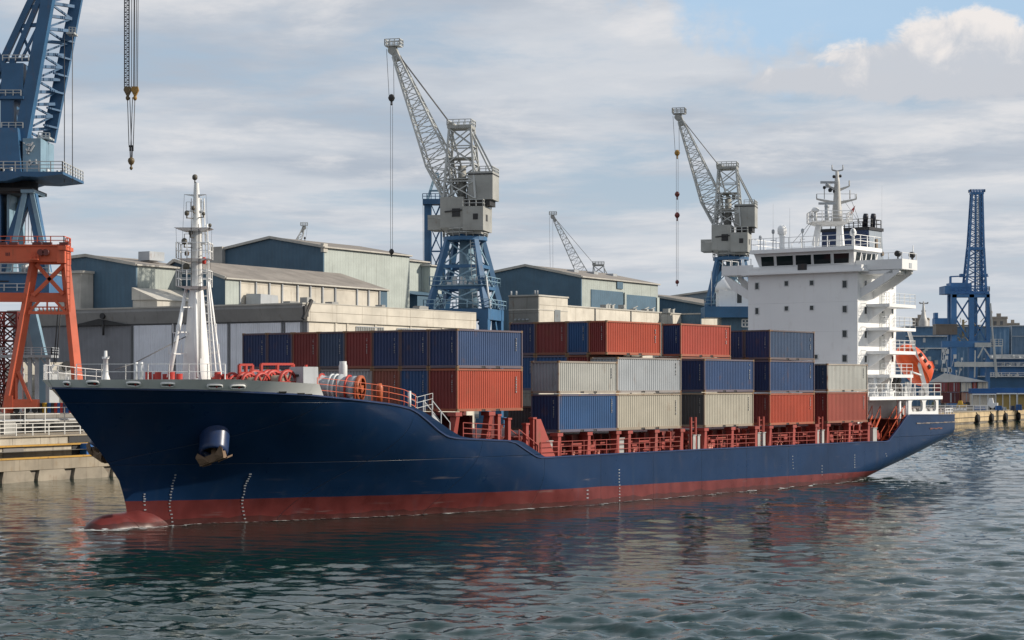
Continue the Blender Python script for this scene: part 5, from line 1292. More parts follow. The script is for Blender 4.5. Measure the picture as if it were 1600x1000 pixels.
    b.build('rope_clamp', DARK, root)
    b = MB(); c_ = P(205,252,0); b.lathe([(.1,.4),(.3,.25),(.34,0),(.22,-.28),(.1,-.36),(.07,-.5),(.16,-.62),(.16,-.75),(.05,-.88)], c_, n=14); b.build('load_hook', paint('block_dark_ochre', (.12,.085,.04)), root)
    b = MB(); a, c_ = far((39,225),(82,0),-1.2,EXT), Vector((X(208), 0, top)); b.beam(a, c_ + Vector((0,0,.2)), 1.2, 1.0); b.beam(far((70,218),(113,0),1.2,EXT), c_, .8, .8); b.build('jib_head', CBLUE, root)
left_blue()

# red gantry
def gantry():
    d = 178; o = Vector(((60 - 800)/F*d, d, 5.5)); k = d/F
    root = thing('gantry_crane', 'weathered orange-red gantry crane on splayed legs at the left quay', 'gantry crane', o, 0)
    X = lambda px: (px - 60)*k
    Z = lambda py: zat(py, d) - 5.5
    P = lambda px, py, y=0.0: Vector((X(px), y, Z(py)))
    b = MB(); b.box((X(-120),-1.2,Z(410)), (X(94),1.2,Z(385))); b.box((X(-120),-1.35,Z(386)), (X(95),1.35,Z(383.5))); b.build('main_girder', GRED, root)
    b = MB(); b.box((X(94.1),-1.3,Z(412)), (X(106),1.3,Z(383))); b.box((X(97),-1.5,Z(392)), (X(109),1.5,Z(386))); b.build('end_carriage', GRED, root)
    b = MB(); b.rail([P(-60,383.5,-1.3), P(105,383.5,-1.3), P(105,383.5,1.3)], .75, 2, 1.2, .035)
    b.rail([P(107,384,-1.2), P(113,384,-1.2)], .6, 2, .3, .03); 
    for y in range(388, 480, 9): b.beam(P(108,y,-1.2), P(114,y + 1,-1.2), .05)
    b.beam(P(109,384,-1.2), P(109,488,-1.2), .06); b.beam(P(114,384,-1.2), P(114,488,-1.2), .06); b.build('girder_railing', GRED, root)
    for (xt, xm, ym, xb) in ((54,40,470,11),(102,107,465,126)):
        for sy in (0,):
            b = MB(); w = .75
            b.beam(P(xt,408,sy*.9), P(xb,646,sy*1.9), .66, .66, up=(-.7,.7,0), w2=.78, h2=.78); b.build('gantry_leg', GRED, root)
    for sy in (0,):
        b = MB(); b.beam(P(-100,464,.05), P(109,465,.05), .55, .85); b.build('tie_girder', GRED, root)
    for sy in (0,):
        b = MB(); y = -.25; b.beam(P(58,413,y), P(100,460,y), .34); b.beam(P(102,413,y), P(53,462,y), .34); b.beam(P(60,411,y), P(100,411,y), .3)
        y = -.3; b.beam(P(46,488.5,y), P(110,489.5,y), .28); b.beam(P(48,487,y), P(62,471,y), .22); b.beam(P(88,471,y), P(104,488,y), .22); b.beam(P(75,471,y), P(75,488,y), .14); b.beam(P(48,480,y), P(108,480,y), .12)
        for i in range(6): x = 62 + i*6; b.beam(P(x,480,y), P(x + 2,489,y), .1)
        b.build('cross_brace', GRED, root)
    for sy in (0,):
        for xc in (15, 124):
            b = MB(); b.box((X(xc - 3), sy*1.9 - .5, .5), (X(xc + (45 if xc < 50 else 20)), sy*1.9 + .5, Z(624))); b.box((X(xc - 6), sy*1.9 - .55, Z(640)), (X(xc + 7), sy*1.9 + .55, Z(618))); b.build('bogie_beam', GRED, root)
    for sy in (0,):
        for x in (14, 26, 42, 54):
            b = MB(); b.lathe([(.25,-.15),(.28,0),(.25,.15)], (X(x), sy*1.9, .28), (0,1,0), n=14); b.build('rail_wheel', DARK, root)
    b = MB(); b.beam(P(29,580,-.2), P(50,628,-.4), .28); b.beam(P(27,590,-.3), P(27,628,-.3), .2); b.build('leg_stay', GRED, root)
    b = MB()
    for px_, w in ((14,.35),(16.5,.3),(19,.35)): b.box((X(px_), -1.23, Z(401)), (X(px_) + w*.3, -1.19, Z(396)))
    for x in (70, 78): b.lathe([(.3,-.3),(.3,.3)], P(x,396,-1.4), (0,1,0), n=12)
    for x in (2, 20, 56, 72, 98): b.box((X(x), -1.4, Z(384)), (X(x) + .8, -.9, Z(380)))
    b.build('girder_fittings', paint('fitting_dark_red', (.15,.035,.03), rust=.2), root)
    b = MB(); b.rail([P(55,407,-1.6), P(66,407,-1.6)], .7, 2, .3, .03); b.box((X(52),-1.9,Z(408)), (X(67),-1.3,Z(406))); b.build('leg_platform', GRED, root)
gantry()
def red_tower():
    d = 188; o = Vector(((18 - 800)/F*d, d, GZ)); k = d/F; Z = lambda py: zat(py, d) - GZ; X = lambda px: (px - 18)*k
    root = thing('lattice_tower', 'dark red lattice scaffold tower behind the gantry leg', 'tower', o, 0)
    b = MB(); A_ = [(X(2),-1,0),(X(30),-1,0),(X(30),1,0),(X(2),1,0)]; b.truss(A_, [(x, y, Z(488)) for x, y, z in A_], 9, .2, .13, x=True); b.build('tower_lattice', COAM, root)
    for i in range(8):
        b = MB(); z = Z(488)*(i + 1)/9; b.box((X(0),-1.2,z), (X(32),1.2,z + .1)); b.build('tower_landing', COAM, root)
red_tower()
def work_platform():
    d = 184; o = Vector(((40 - 800)/F*d, d, GZ)); k = d/F; Z = lambda py: zat(py, d) - GZ; X = lambda px: (px - 40)*k
    root = thing('work_platform', 'grey steel work platform with railing behind the gantry legs', 'platform')
    root.location = o
    b = MB(); b.box((X(-40),-1.5,Z(559)), (X(86),1.5,Z(555))); b.build('platform_deck', GREYM, root)
    b = MB(); b.rail([(X(-40),-1.4,Z(555)),(X(86),-1.4,Z(555)),(X(86),1.4,Z(555))], .7, 3, 1.0, .035); b.build('platform_railing', GREYM, root)
    for x in (35, 50, 61, 78):
        b = MB(); b.beam((X(x),-.8,0), (X(x),-.8,Z(559)), .35); b.beam((X(x),-.8,Z(575)), (X(x) - .7,-.8,Z(559)), .15); b.build('platform_leg', GREYM, root)
    b = MB(); b.tube((X(95),-1,Z(480)), (X(88),-1,Z(570)), .06, n=5); b.tube((X(100),-1,Z(480)), (X(91),-1,Z(568)), .05, n=5); b.build('hanging_hose', DARK, root)
work_platform()

# ------------------------------------------------------------------ halls
BU = Vector((.5145, .8575, 0)); BW = Vector((-.8575, .5145, 0)); BRZ = math.atan2(BU.y, BU.x)
class Site:
    def __init__(s, px, d, u=BU, w=BW):
        s.o = Vector(((px - 800)/F*d, d, GZ)); s.u, s.w = u, w; s.d = d
    def x(s, px, y=0.0):
        r = (px - 800)/F; o = s.o + s.w*y; return (r*o.y - o.x)/(s.u.x - r*s.u.y)
    def y(s, px, x=0.0):
        r = (px - 800)/F; o = s.o + s.u*x; return (r*o.y - o.x)/(s.w.x - r*s.w.y)
    def z(s, py, x=0.0, y=0.0): return zat(py, (s.o + s.u*x + s.w*y).y) - GZ
def hall(name, label, cat, px, d, far_px, left_px, eave_py, ridge=None, front=BLUEW, side=CREAM, roof=ROOFG, over=.25, left_eave=None, width=None, length=None, group='halls along the quay', trim=ROOFL):
    S = Site(px, d); root = thing(name, label, cat, S.o, BRZ, group)
    L = length or S.x(far_px); Wd = width or S.y(left_px); ze = S.z(eave_py)
    zl = left_eave and S.z(left_eave, 0, Wd) or ze
    if ridge: yr, zr = S.y(ridge[0]), None; zr = S.z(ridge[1], 0, yr)
    else: yr, zr = Wd/2, (ze + zl)/2
    b = MB(); b.prism([(0,0,0),(0,0,ze),(0,yr,zr),(0,Wd,zl),(0,Wd,0)], (.3,0,0)); b.build('front_wall', front, root)
    b = MB(); b.box((.301,0,0), (L,.3,ze)); b.build('side_wall', side, root)
    b = MB(); b.box((.301,Wd - .3,0), (L,Wd,zl)); b.prism([(L,.301,0),(L,.301,ze),(L,yr,zr),(L,Wd - .301,zl),(L,Wd - .301,0)], (-.3,0,0)); b.build('rear_wall', front, root)
    if roof:
        b = MB(); th = .3
        b.prism([(-over,-over,ze + .02 - (over*(zr-ze)/max(.1,yr))),(-over,yr,zr + .02),(-over,yr,zr + th),(-over,-over,ze + th - (over*(zr-ze)/max(.1,yr)))], (L + 2*over,0,0)); b.prism([(-over,yr + .001,zr + .02),(-over,Wd + over,zl + .02),(-over,Wd + over,zl + th),(-over,yr + .001,zr + th)], (L + 2*over,0,0)); b.build('roof', roof, root)
        b = MB(); b.beam((-over - .05,-over,ze + .2), (-over - .05,yr,zr + .22), .16, .4); b.beam((-over - .05,yr,zr + .22), (-over - .05,Wd + over,zl + .2), .16, .4); b.beam((-over,-over - .08,ze + .14), (L + over,-over - .08,ze + .14), .22, .2); b.build('roof_trim', trim, root)
    return root, S, L, Wd, ze
# A: long workshop with sliding doors and cream flank
root, S, L, Wd, ze = hall('workshop', 'long low workshop with grey sliding doors and stained cream flank behind the foremast', 'building', 480, 215, 741, 20, 474, front=GREYD, side=CREAM, roof=None)
b = MB(); b.box((-.3,-.25,ze - 2.0), (L + .1,.31,ze)); b.build('parapet', CREAM, root)
b = MB(); b.box((-.31,-.05,ze - 1.95), (-.02,Wd,ze - .05)); b.build('front_fascia', FASC, root)
b = MB(); b.prism([(-.9,0,ze - .5),(-.32,0,ze - 1.9),(-.32,0,ze - .1),(-.9,0,ze - .1)], (0,Wd,0)); b.build('front_canopy', paint('canopy_grey', (.24,.24,.24), rust=.05, streak=.4), root)
b = MB(); b.box((-1.0,-.1,ze - .12), (-.3,Wd,ze + .06)); b.box((-.29,-.3,ze + .001), (L,Wd,ze + .1)); b.build('flat_roof', ROOFL, root)
yd = lambda px_: S.y(px_)
for (xa, xb, m, off) in ((445,472,GREYL,.1),(360,443,GREYL,.18),(274,358,GREYL,.1),(209,272,GREYL,.2),(122,207.5,GREYD,.14),(40,120,GREYD,.1)):
    b = MB(); ya, yb_ = yd(xa), yd(xb); b.box((-off,yb_,0), (-.003,ya,ze - 2.1)); dr = b.build('sliding_door', m, root)
    b = MB(); b.box((-off - .05,yb_,0), (-off,yb_ + .15,ze - 2.1)); b.box((-off - .05,ya - .15,0), (-off,ya,ze - 2.1)); b.build('door_stile', FASC, dr)
b = MB(); b.prism([(-.6,yd(115),ze - 2.0),(-.6,yd(160),ze - 1.2),(-.6,yd(205),ze - 2.0)], (.25,0,0)); b.lathe([(.35,-.1),(.35,.2)], (-.9,yd(168),ze - .9), (1,0,0), n=12); b.tube((-.6,yd(167),ze - 3.2), (-.6,yd(167),ze - 1.5), .14); b.build('door_gear', DARK, root)
b = MB()
xw = S.x
for (xa, xb) in ((556,598),(620,661)):
    f_ = MB(); x0, x1 = xw(xa), xw(xb); zt_, zb_ = ze - 2.35, ze - 5.2
    f_.cur = 1; f_.box((x0,-.06,zb_), (x1,-.005,zt_)); f_.cur = 0
    n = 12
    for i in range(n + 1): x = x0 + (x1 - x0)*i/n; f_.box((x - .04,-.12,zb_), (x + .04,-.061,zt_))
    for z in (zb_, zt_, (zb_ + zt_)/2): f_.box((x0,-.13,z - .05), (x1,-.122,z + .05))
    f_.build('strip_window', [GREYM, paint('window_grey', (.22,.22,.2), rough=.3, rust=.1)], root)
for px_ in (523, 541, 585, 640, 690, 728): x = xw(px_); MB().box((x,-.1,0), (x + .35,-.003,ze - 2.0)).build('wall_pilaster', CREAM, root)
for i in range(9): x = 2 + rnd.random()*(L - 4); y = 1.5 + rnd.random()*5; MB().box((x, y, ze + .1), (x + .5 + rnd.random()*1.5, y + 1, ze + .4 + rnd.random()*.5)).build('roof_vent', paint('vent_grey', (.25,.25,.24), rust=.2), root)
b = MB(); b.beam((-1.0,-.2,ze - 1.8), (.4,-.3,ze + .4), .35); b.box((-.9,-.35,ze - 1.5), (-.2,-.1,ze - .3)); b.build('gutter_head', DARK, root)

# B: farthest left hall
root, S, L, Wd, ze = hall('workshop', 'blue gabled hall with pale ribbed flank at the far left, behind the gantry', 'building', 212.5, 252, 300, 100, 415.5, ridge=(136,401.5), left_eave=406, front=BLUEW, side=CREAMR)
b = MB(); y0 = S.y(116); b.box((-2.6,S.y(148),0), (-2.3,S.y(112),S.z(427,-2.4,8))); b.box((-2.299,S.y(148),0), (-.3,S.y(147),S.z(427,-2.4,8))); b.build('annex_wall', ROOFL, root)
b = MB(); b.box((-2.9,S.y(149.5),S.z(427,-2.4,8)), (-.2,S.y(110),S.z(427,-2.4,8) + .35)); b.build('annex_roof', ROOFL, root)
b = MB(); x = L*.6; b.box((6,3,ze + 1.2), (9,5,ze + 2.4)); b.build('roof_vent', GREYM, root)
b = MB(); b.box((-1,-4.5,0), (26,-.35,S.z(470))); b.prism([(-1.2,-4.8,S.z(470)),(-1.2,-.35,S.z(470) + 1.7),(-1.2,-.35,S.z(470)+.05)], (40,0,0)); b.build('lean_to', ROOFL, root)

# C: hall with sweeping grey roof and cream clerestory
root, S, L, Wd, ze = hall('workshop', 'hall with broad grey pitched roof over a cream panelled clerestory wall', 'building', 352, 256, 604, 262, 436.5, ridge=(274,409), left_eave=420, front=BLUEW, side=CREAM)
b = MB(); b.box((-.06,-.06,0), (S.x(374),-.003,ze - .05)); b.build('corner_panel', CREAMR, root)
for px_ in (374,399,420,440,464,484,503,523,557,575,592):
    b = MB(); x = S.x(px_); b.box((x - .1,-.22,0), (x + .1,-.003,ze)); b.build('wall_post', GREYM, root)
b = MB(); b.box((S.x(594),-.1,0), (L + .02,-.004,ze - .02)); b.build('corner_panel', BLUEW, root)
b = MB(); xx = S.x(376); b.hexa([(xx,-3,0),(xx + 7,-3,0),(xx + 7,-.3,0),(xx,-.3,0),(xx + .8,-2.8,S.z(458)),(xx + 4.5,-2.8,S.z(459)),(xx + 4.5,-.3,S.z(457)),(xx + .8,-.3,S.z(457))]); b.build('roof_plant', GREYM, root)
b = MB()
for i in range(14): x = S.x(395) + i*2.1; b.box((x,-1.8,0), (x + .4 + rnd.random()*.8,-.9,S.z(472 - rnd.random()*6)))
b.build('roof_clutter', LGREY, root)

# D: tallest gable and its lower neighbour
root, S, L, Wd, ze = hall('assembly_hall', 'tallest blue gabled hall with ribbed pale flank above the grey roof', 'building', 505, 292, 640, 336, 387.5, ridge=(423,373), left_eave=394.5, front=BLUEW, side=CREAMR)
b = MB(); b.box((-.8,S.y(352),0), (2,S.y(333),S.z(386,0,S.y(343)))); b.build('stair_tower', ROOFL, root)
b = MB(); b.box((-.15,-.2,ze - .6), (.9,.35,ze + .7)); b.build('parapet_post', ROOFL, root)
root, S, L, Wd, ze = hall('assembly_hall', 'lower blue hall with olive ribbed flank stepping down from the tallest gable', 'building', 605, 322, 668, 521, 405, left_eave=391, front=BLUEW, side=CREAMR)
b = MB(); b.box((-.25,S.y(522),S.z(428)), (-.01,-.02,S.z(426))); b.build('sheeting_rail', ROOFL, root)
b = MB(); b.box((-5,S.y(556),0), (-.35,S.y(521),S.z(432))); b.build('lean_to', ROOFL, root)
b = MB(); b.box((.1,-6,0), (9,-.35,S.z(462))); b.prism([(-.5,-6.3,S.z(462)),(-.5,-.35,S.z(452)),(-.5,-.35,S.z(462))], (14,0,0)); b.build('side_annex', BLUEW, root)
b = MB(); b.box((S.x(666),-.5,0), (S.x(672),2,S.z(414))); b.build('end_tower', ROOFL, root)
root, S, L, Wd, ze = hall('shed', 'grey ribbed shed beside the blue crane legs, right of the olive flank', 'shed', 672, 330, 690, 655, 416, front=CREAMR, side=CREAMR)

# E: right gabled hall
root, S, L, Wd, ze = hall('assembly_hall', 'blue gabled hall with open bays in its olive flank, right of the grey crane', 'building', 908, 318, 1028, 768, 434, ridge=(822,416.5), left_eave=428, front=BLUEW, side=CREAMR)
for (xa, xb, ya) in ((923,973,452),(977,1024,460)):
    b = MB(); b.box((S.x(xa),-.12,0), (S.x(xb),-.004,S.z(ya, S.x(xa)))); b.build('bay_door', BLUEW, root)
b = MB(); b.box((S.x(963),-.2,S.z(451,S.x(963))), (S.x(972),-.005,S.z(440,S.x(963)))); b.build('wall_panel', BLUEW, root)
b = MB(); b.box((S.x(974),-.3,0), (S.x(976.5),-.13,S.z(457, S.x(974)))); b.box((S.x(1024.5),-.3,0), (L,-.13,S.z(465,L))); b.build('bay_post', CREAMR, root)
for t in (.3,.55,.8): MB().box((L*t,6,ze + 1.2), (L*t + 1.5,7.5,ze + 2.0)).build('roof_vent', GREYM, root)
# F: cream block and its long low wall
root, S, L, Wd, ze = hall('switch_house', 'cream concrete block with a grey window panel, just beyond the crane portal', 'building', 841, 262, 887, 795, 462.5, front=paint('grey_render', (.22,.215,.2), rough=.8, streak=.5, panel=4.0), side=CREAM, roof=None)
b = MB(); b.box((-.15,-.15,ze), (L + .1,Wd,ze + .2)); b.build('flat_roof', ROOFL, root)
b = MB(); b.box((-.06,-.06,ze - 1.9), (L,-.003,ze - 1.75)); b.box((-.06,0,ze - 1.9), (-.003,Wd,ze - 1.75)); b.build('string_course', ROOFL, root)
b = MB(); b.box((S.x(866),-.08,2), (S.x(875),-.004,S.z(483,2))); b.build('window_panel', paint('panel_blue_grey', (.2,.22,.23)), root)
b = MB()
for px_ in (797,805,834,838): y = S.y(px_); b.tube((.3,y,ze + .2), (.3,y,ze + .8), .12)
for i in range(4): b.box((-.3,S.y(805 + i*6) ,S.z(500)), (-.01,S.y(808 + i*6),S.z(497.5)))
b.build('roof_pipe', GREYM, root)
root, S, L, Wd, ze = hall('boundary_wall', 'long stained cream concrete wall running behind the topmost orange containers', 'wall', 884, 270, 1066, 800, 478.5, width=.6, front=CREAM, side=CREAM, roof=None, group=None)
b = MB(); b.box((-.1,-.1,ze), (L,.7,ze + .15)); b.build('coping', ROOFL, root)
b = MB()
for px_ in (929,985,1030): b.box((S.x(px_),-.14,0), (S.x(px_) + .15,-.003,ze)); 
b.build('joint_strip', FASC, root)
b = MB()
for i in range(10): x = S.x(955) + rnd.random()*24; b.box((x,1,0), (x + .6,2,ze + .3 + rnd.random()*.7)); b.beam((x,1.4,ze + .5), (x + 1.5,1.4,ze + .9), .12)
b.build('rooftop_plant', CGREY, root)
root, S, L, Wd, ze = hall('switch_house', 'small cream block next to the white accommodation, beyond the topmost slate container', 'building', 1095, 300, 1126, 1064, 491, front=BLUEW, side=CREAM, roof=None)
b = MB(); b.box((-.1,-.1,ze), (L,Wd,ze + .2)); b.build('flat_roof', ROOFL, root)
root, S, L, Wd, ze = hall('workshop', 'blue shed with sloping pale roof edge left of the white superstructure', 'building', 1104, 345, 1180, 1000, 478.5, left_eave=460, front=BLUEW, side=BLUEW)
root, S, L, Wd, ze = hall('workshop', 'distant grey-blue hall with low curved roof behind the second grey crane', 'building', 1108, 430, 1200, 1040, 456, left_eave=466, front=paint('far_blue_cladding', (.13,.17,.21), ribs=.8, rust=0, streak=.1), side=CREAMR)
# plant under the second crane
d = 296; o = ground(1140, d); k = d/F
root = thing('pump_house', 'blue pump house with white domed tank at the foot of the second grey crane', 'building', o, 0)
X = lambda px_: (px_ - 1140)*k
Zg = lambda py: zat(py, d) - GZ
b = MB(); b.box((X(1125),-2,0), (X(1185),4,Zg(497))); b.build('wall', BLUEW, root)
b = MB(); b.box((X(1098),-3,Zg(497)), (X(1185),3,Zg(480))); b.build('upper_band', CBLUE, root)
b = MB(); b.box((X(1122),-1.5,Zg(480)), (X(1147),3,Zg(455))); b.box((X(1147.1),-1.5,Zg(480)), (X(1180),3,Zg(449))); b.build('upper_storey', WHITE, root)
b = MB(); b.lathe([(1.9,0),(1.85,.7),(1.5,1.4),(.9,1.9),(.1,2.1)], (X(1137),.5,Zg(456)), n=20); b.build('domed_tank', WHITE, root)
b = MB(); b.box((X(1150),-1.56,Zg(474)), (X(1157),-1.5,Zg(458))); b.build('window', GLASS, root)
b = MB(); 
for x in (1157,1162,1167): b.beam((X(x),-2.1,Zg(511)), (X(x),-2.1,Zg(500)), .18)
for y in (500,505,511): b.beam((X(1157),-2.1,Zg(y)), (X(1168),-2.1,Zg(y)), .18)
b.build('window_frame', WHITE, root)
b = MB(); b.tube((X(1110.5),-1,Zg(480)), (X(1110.5),-1,Zg(424)), .06); b.build('flag_pole', GREYM, root)
# white plant behind the gantry
d = 196; o = ground(80, d); k = d/F; Zg = lambda py: zat(py, d) - GZ; X = lambda px_: (px_ - 80)*k
root = thing('plant_house', 'off-white plant house with pipes and vents beside the ship\'s bow', 'building', o, R(30))
b = MB(); b.box((X(28),0,0), (X(126),5,Zg(566))); b.build('wall', paint('offwhite_panels', (.60,.56,.48), rust=.06, streak=.35, panel=3.0), root)
b = MB()
for i in range(24): x = 72 + i*2.1; b.box((X(x),-.06,Zg(606)), (X(x) + .07,-.003,Zg(578)))
b.build('wall_rib', LGREY, root)
b = MB()
for i in range(22):
    x, y = rnd.uniform(30, 122), rnd.uniform(570, 625); x2, y2 = x + rnd.choice((0, 0, rnd.uniform(-8,8))), y + rnd.uniform(8, 30)
    b.tube((X(x),-.3 - rnd.random(),Zg(y)), (X(x2),-.4,Zg(y2)), .06 + .1*rnd.random(), n=6)
b.build('pipework', GREYM, root)
b = MB(); b.lathe([(.5,0),(.5,.3)], (X(104),-.31,Zg(572)), (0,1,0), n=14); b.lathe([(.4,0),(.4,.3)], (X(72),-.31,Zg(574)), (0,1,0), n=14); b.build('wall_fan', DARK, root)
b = MB(); b.box((X(62),-2.5,0), (X(81),-.5,Zg(585))); b.build('side_tank', LGREY, root)
for i, (x, c) in enumerate(((78,BBLUE),(83,DARK),(88,BRIGHTR),(93,BBLUE),(97,BRIGHTR),(101,NAVYP),(106,BBLUE),(111,BRIGHTR),(70,YELL),(63,DARK),(57,LGREY))):
    dd = 179; k2 = dd/F; b = MB(); h = .95; b.lathe([(.29,0),(.31,.03),(.29,.06),(.29,.4),(.31,.43),(.29,.46),(.29,h - .06),(.31,h - .03),(.27,h)], ((x - 800)*k2, dd, 5.5), n=12)
    nm = {id(BBLUE):'blue', id(DARK):'black', id(BRIGHTR):'red', id(NAVYP):'dark blue', id(YELL):'yellow', id(LGREY):'grey'}[id(c)]
    tag(b.build('storage_drum', c), f'{nm} drum standing in the row behind the quay railing near the gantry foot', 'drum', 'drums behind the quay railing')

# ------------------------------------------------------------------ quay
Q0 = Vector((-42.0, 159.0, 0)); QD = Vector((.571, 1.0, 0)).normalized(); QN = Vector((-QD.y, QD.x, 0))
QRZ = math.atan2(QD.y, QD.x)
def qx(px, y=0.0):
    r = (px - 800)/F; o = Q0 + QN*y; return (r*o.y - o.x)/(QD.x - r*QD.y)
def qw(x, y, z=0): p = Q0 + QD*x + QN*y; return Vector((p.x, p.y, z))
QE = qx(440)
root = thing('quay_wall', 'stained concrete quay wall stepped in three tiers beside the ship\'s bow', 'quay', qw(0,0), QRZ, 'quay walls')
b = MB(); b.box((-60,0,-2), (QE,.8,.95)); b.build('pile_wall', CONCD, root)
b = MB()
x = -55
while x < QE - 4:
    w = 2.2 + rnd.random()*2.4
    b.prism([(x,-.32,-1),(x + w*.9,-.32,-1),(x + w,-.32,.3),(x + w*.85,-.32,.93),(x + .1,-.32,.93),(x - .1,-.32,.2)], (0,.34,0)); x += w + .5 + rnd.random()*.5
b.build('wall_block', paint('weathered_concrete', (.27,.235,.185), rough=.85, rust=.15, streak=.7, var=.3, dirt=(.05,.045,.035)), root)
b = MB(); b.box((-60,-.35,.96), (QE,3,1.9)); b.build('lower_ledge', CONC, root)
b = MB(); b.box((-60,-.42,1.901), (QE,.25,2.03)); b.build('ledge_edge', YEDGE, root)
b = MB(); b.box((-60,2.2,1.91), (QE,6,2.86)); b.build('middle_tier', paint('concrete_pale', (.37,.335,.275), rough=.85, streak=.4, var=.2, panel=3.4), root)
b = MB(); b.box((-60,1.9,2.861), (QE,2.6,2.99)); b.build('tier_edge', YEDGE, root)
b = MB(); b.box((-60,4.6,2.87), (QE,7,3.55)); b.build('upper_tier', paint('concrete_pale', (.37,.335,.275)), root)
b = MB(); b.box((-60,4.4,3.551), (QE,34,3.69)); b.build('terrace_slab', CONC, root)
b = MB(); b.box((-60,13.0,3.7), (QE,34,5.5)); b.build('upper_terrace', paint('terrace_grey', (.20,.19,.175), rough=.85, streak=.5, panel=3.0), root)
for xa, xb in ((4,36),(112,128)):
    b = MB(); x0, x1 = qx(xa, 2.2), qx(xb, 2.2); b.box((x0,2.12,1.95), (x1,2.19,2.8)); b.build('tier_panel', DARK if xa > 100 else paint('panel_dark_grey', (.16,.15,.14), rust=.1), root)
b = MB(); x0, x1 = qx(108, 4.5), qx(160, 4.5); b.box((x0,4.5,2.95), (x1,4.59,3.5)); b.build('tier_panel', DARK, root)
b = MB(); x0 = qx(126, 2.0); b.box((x0,1.3,1.95), (x0 + .9,2.1,2.85)); b.box((x0 - .05,1.25,2.851), (x0 + .95,2.15,2.95)); tb = b.build('quay_bin', BBLUE); bpy.data.objects['quay_bin'].matrix_world = root.matrix_world
tb.location = root.location; tb.rotation_euler = root.rotation_euler
tag(tb, 'blue bin standing on the lower quay ledge near the bow', 'bin')
def quay_rail(name, y, z, h, bars, step, label, mat=paint('railing_white', (.58,.57,.54), rust=.1)):
    root = thing(name, label, 'railing', qw(0, y, z), QRZ)
    b = MB(); b.rail([(-50,0,0),(QE - 6,0,0)], h, bars, step, .032, .04); b.build('rails', mat, root)
    return root
quay_rail('quay_railing', 4.7, 3.69, 1.05, 3, 2.0, 'white tube railing along the top of the stepped quay, front row')
rr = quay_rail('quay_railing', 9.0, 3.69, 2.35, 4, 2.6, 'taller white railing with walkway behind the front quay railing')
b = MB(); b.box((-50,.1,1.15), (QE - 6,1.4,1.3)); b.build('walkway_board', GREYM, rr)
b = MB()
for i in range(40):
    x = -40 + rnd.random()*(QE + 30); h = .4 + rnd.random()*.9; b.box((x,2.5 + rnd.random()*4,0), (x + .5 + rnd.random()*1.4,7 + rnd.random(),h))
o_ = b.build('quay_clutter', paint('clutter_mix', (.20,.20,.19), var=.6, rust=.2, streak=.5, scale=.5)); o_.location = qw(0, 6, 3.69); o_.rotation_euler = (0,0,QRZ); o_['kind'] = 'stuff'; o_['label'] = 'jumble of pale boxes and pipes behind the quay railings'

QS = qx(1418)
root = thing('quay_wall', 'tan concrete quay wall with a dark pipe line beyond the stern', 'quay', qw(QS - 120, 0), QRZ, 'quay walls')
LQ = 420
TANQ = paint('tan_concrete', (.47,.36,.215), rough=.85, rust=.12, streak=.55, var=.2, dirt=(.10,.085,.06), panel=4.5)
b = MB(); b.box((0,0,-1.5), (LQ,.9,.35)); b.build('pile_wall', CONCD, root)
b = MB(); b.box((0,-.15,.36), (LQ,1.5,2.35)); b.build('wall_face', TANQ, root)
b = MB(); b.box((0,-.25,2.351), (LQ,1.6,2.52)); b.build('coping', CONC, root)
b = MB(); b.box((0,-.24,1.2), (LQ,-.16,1.3)); b.build('pipe_line', DARK, root)
for i, px_ in enumerate((1500,1524,1546,1568,1588)):
    b = MB(); 
    if i == 0: continue
    b.lathe([(.5,-.35),(.85,-.3),(.9,0),(.85,.3),(.5,.35)], (0,0,0), (0,1,0), n=18); b.box((-.5,-.1,-1.0), (.5,.25,.2)); b.tube((0,0,.6), (0,.3,1.3), .1); b.tube((.4,0,.3), (.9,.3,1.0), .08)
    fo = b.build('tyre_fender', BLACKR); fo.location = qw(qx(px_), -.5, .95); fo.rotation_euler = (0,0,QRZ)
    tag(fo, ['', 'tyre fender on the tan quay wall nearest the ship\'s stern', 'tyre fender on the tan quay wall, second from the stern', 'tyre fender on the tan quay wall, third from the stern', 'tyre fender on the tan quay wall farthest from the stern'][i], 'fender', 'quay fenders')
# middle quay, mostly behind the ship
root = thing('quay_wall', 'concrete quay edge glimpsed behind the ship below the halls', 'quay', qw(QE + .05, 0), QRZ, 'quay walls')
b = MB(); b.box((0,0,-1.5), (QS - 120 - QE - .1,1.5,2.5)); b.build('wall_face', CONC, root)

# things on the quay beyond the stern
d = 424
def rp(px_, d=424): return Vector(((px_ - 800)/F*d, d, GZ))
def rbox(name, px0, px1, py0, py1, mat, label, cat, d=424, dy=3.0, group=None, base=None):
    k = d/F; o = rp((px0 + px1)/2, d); z0 = max(0, zat(py1, d) - GZ) if base is None else base
    root = thing(name, label, cat, o, R(-12), group); w = (px1 - px0)*k*.9
    return root, w, z0, zat(py0, d) - GZ
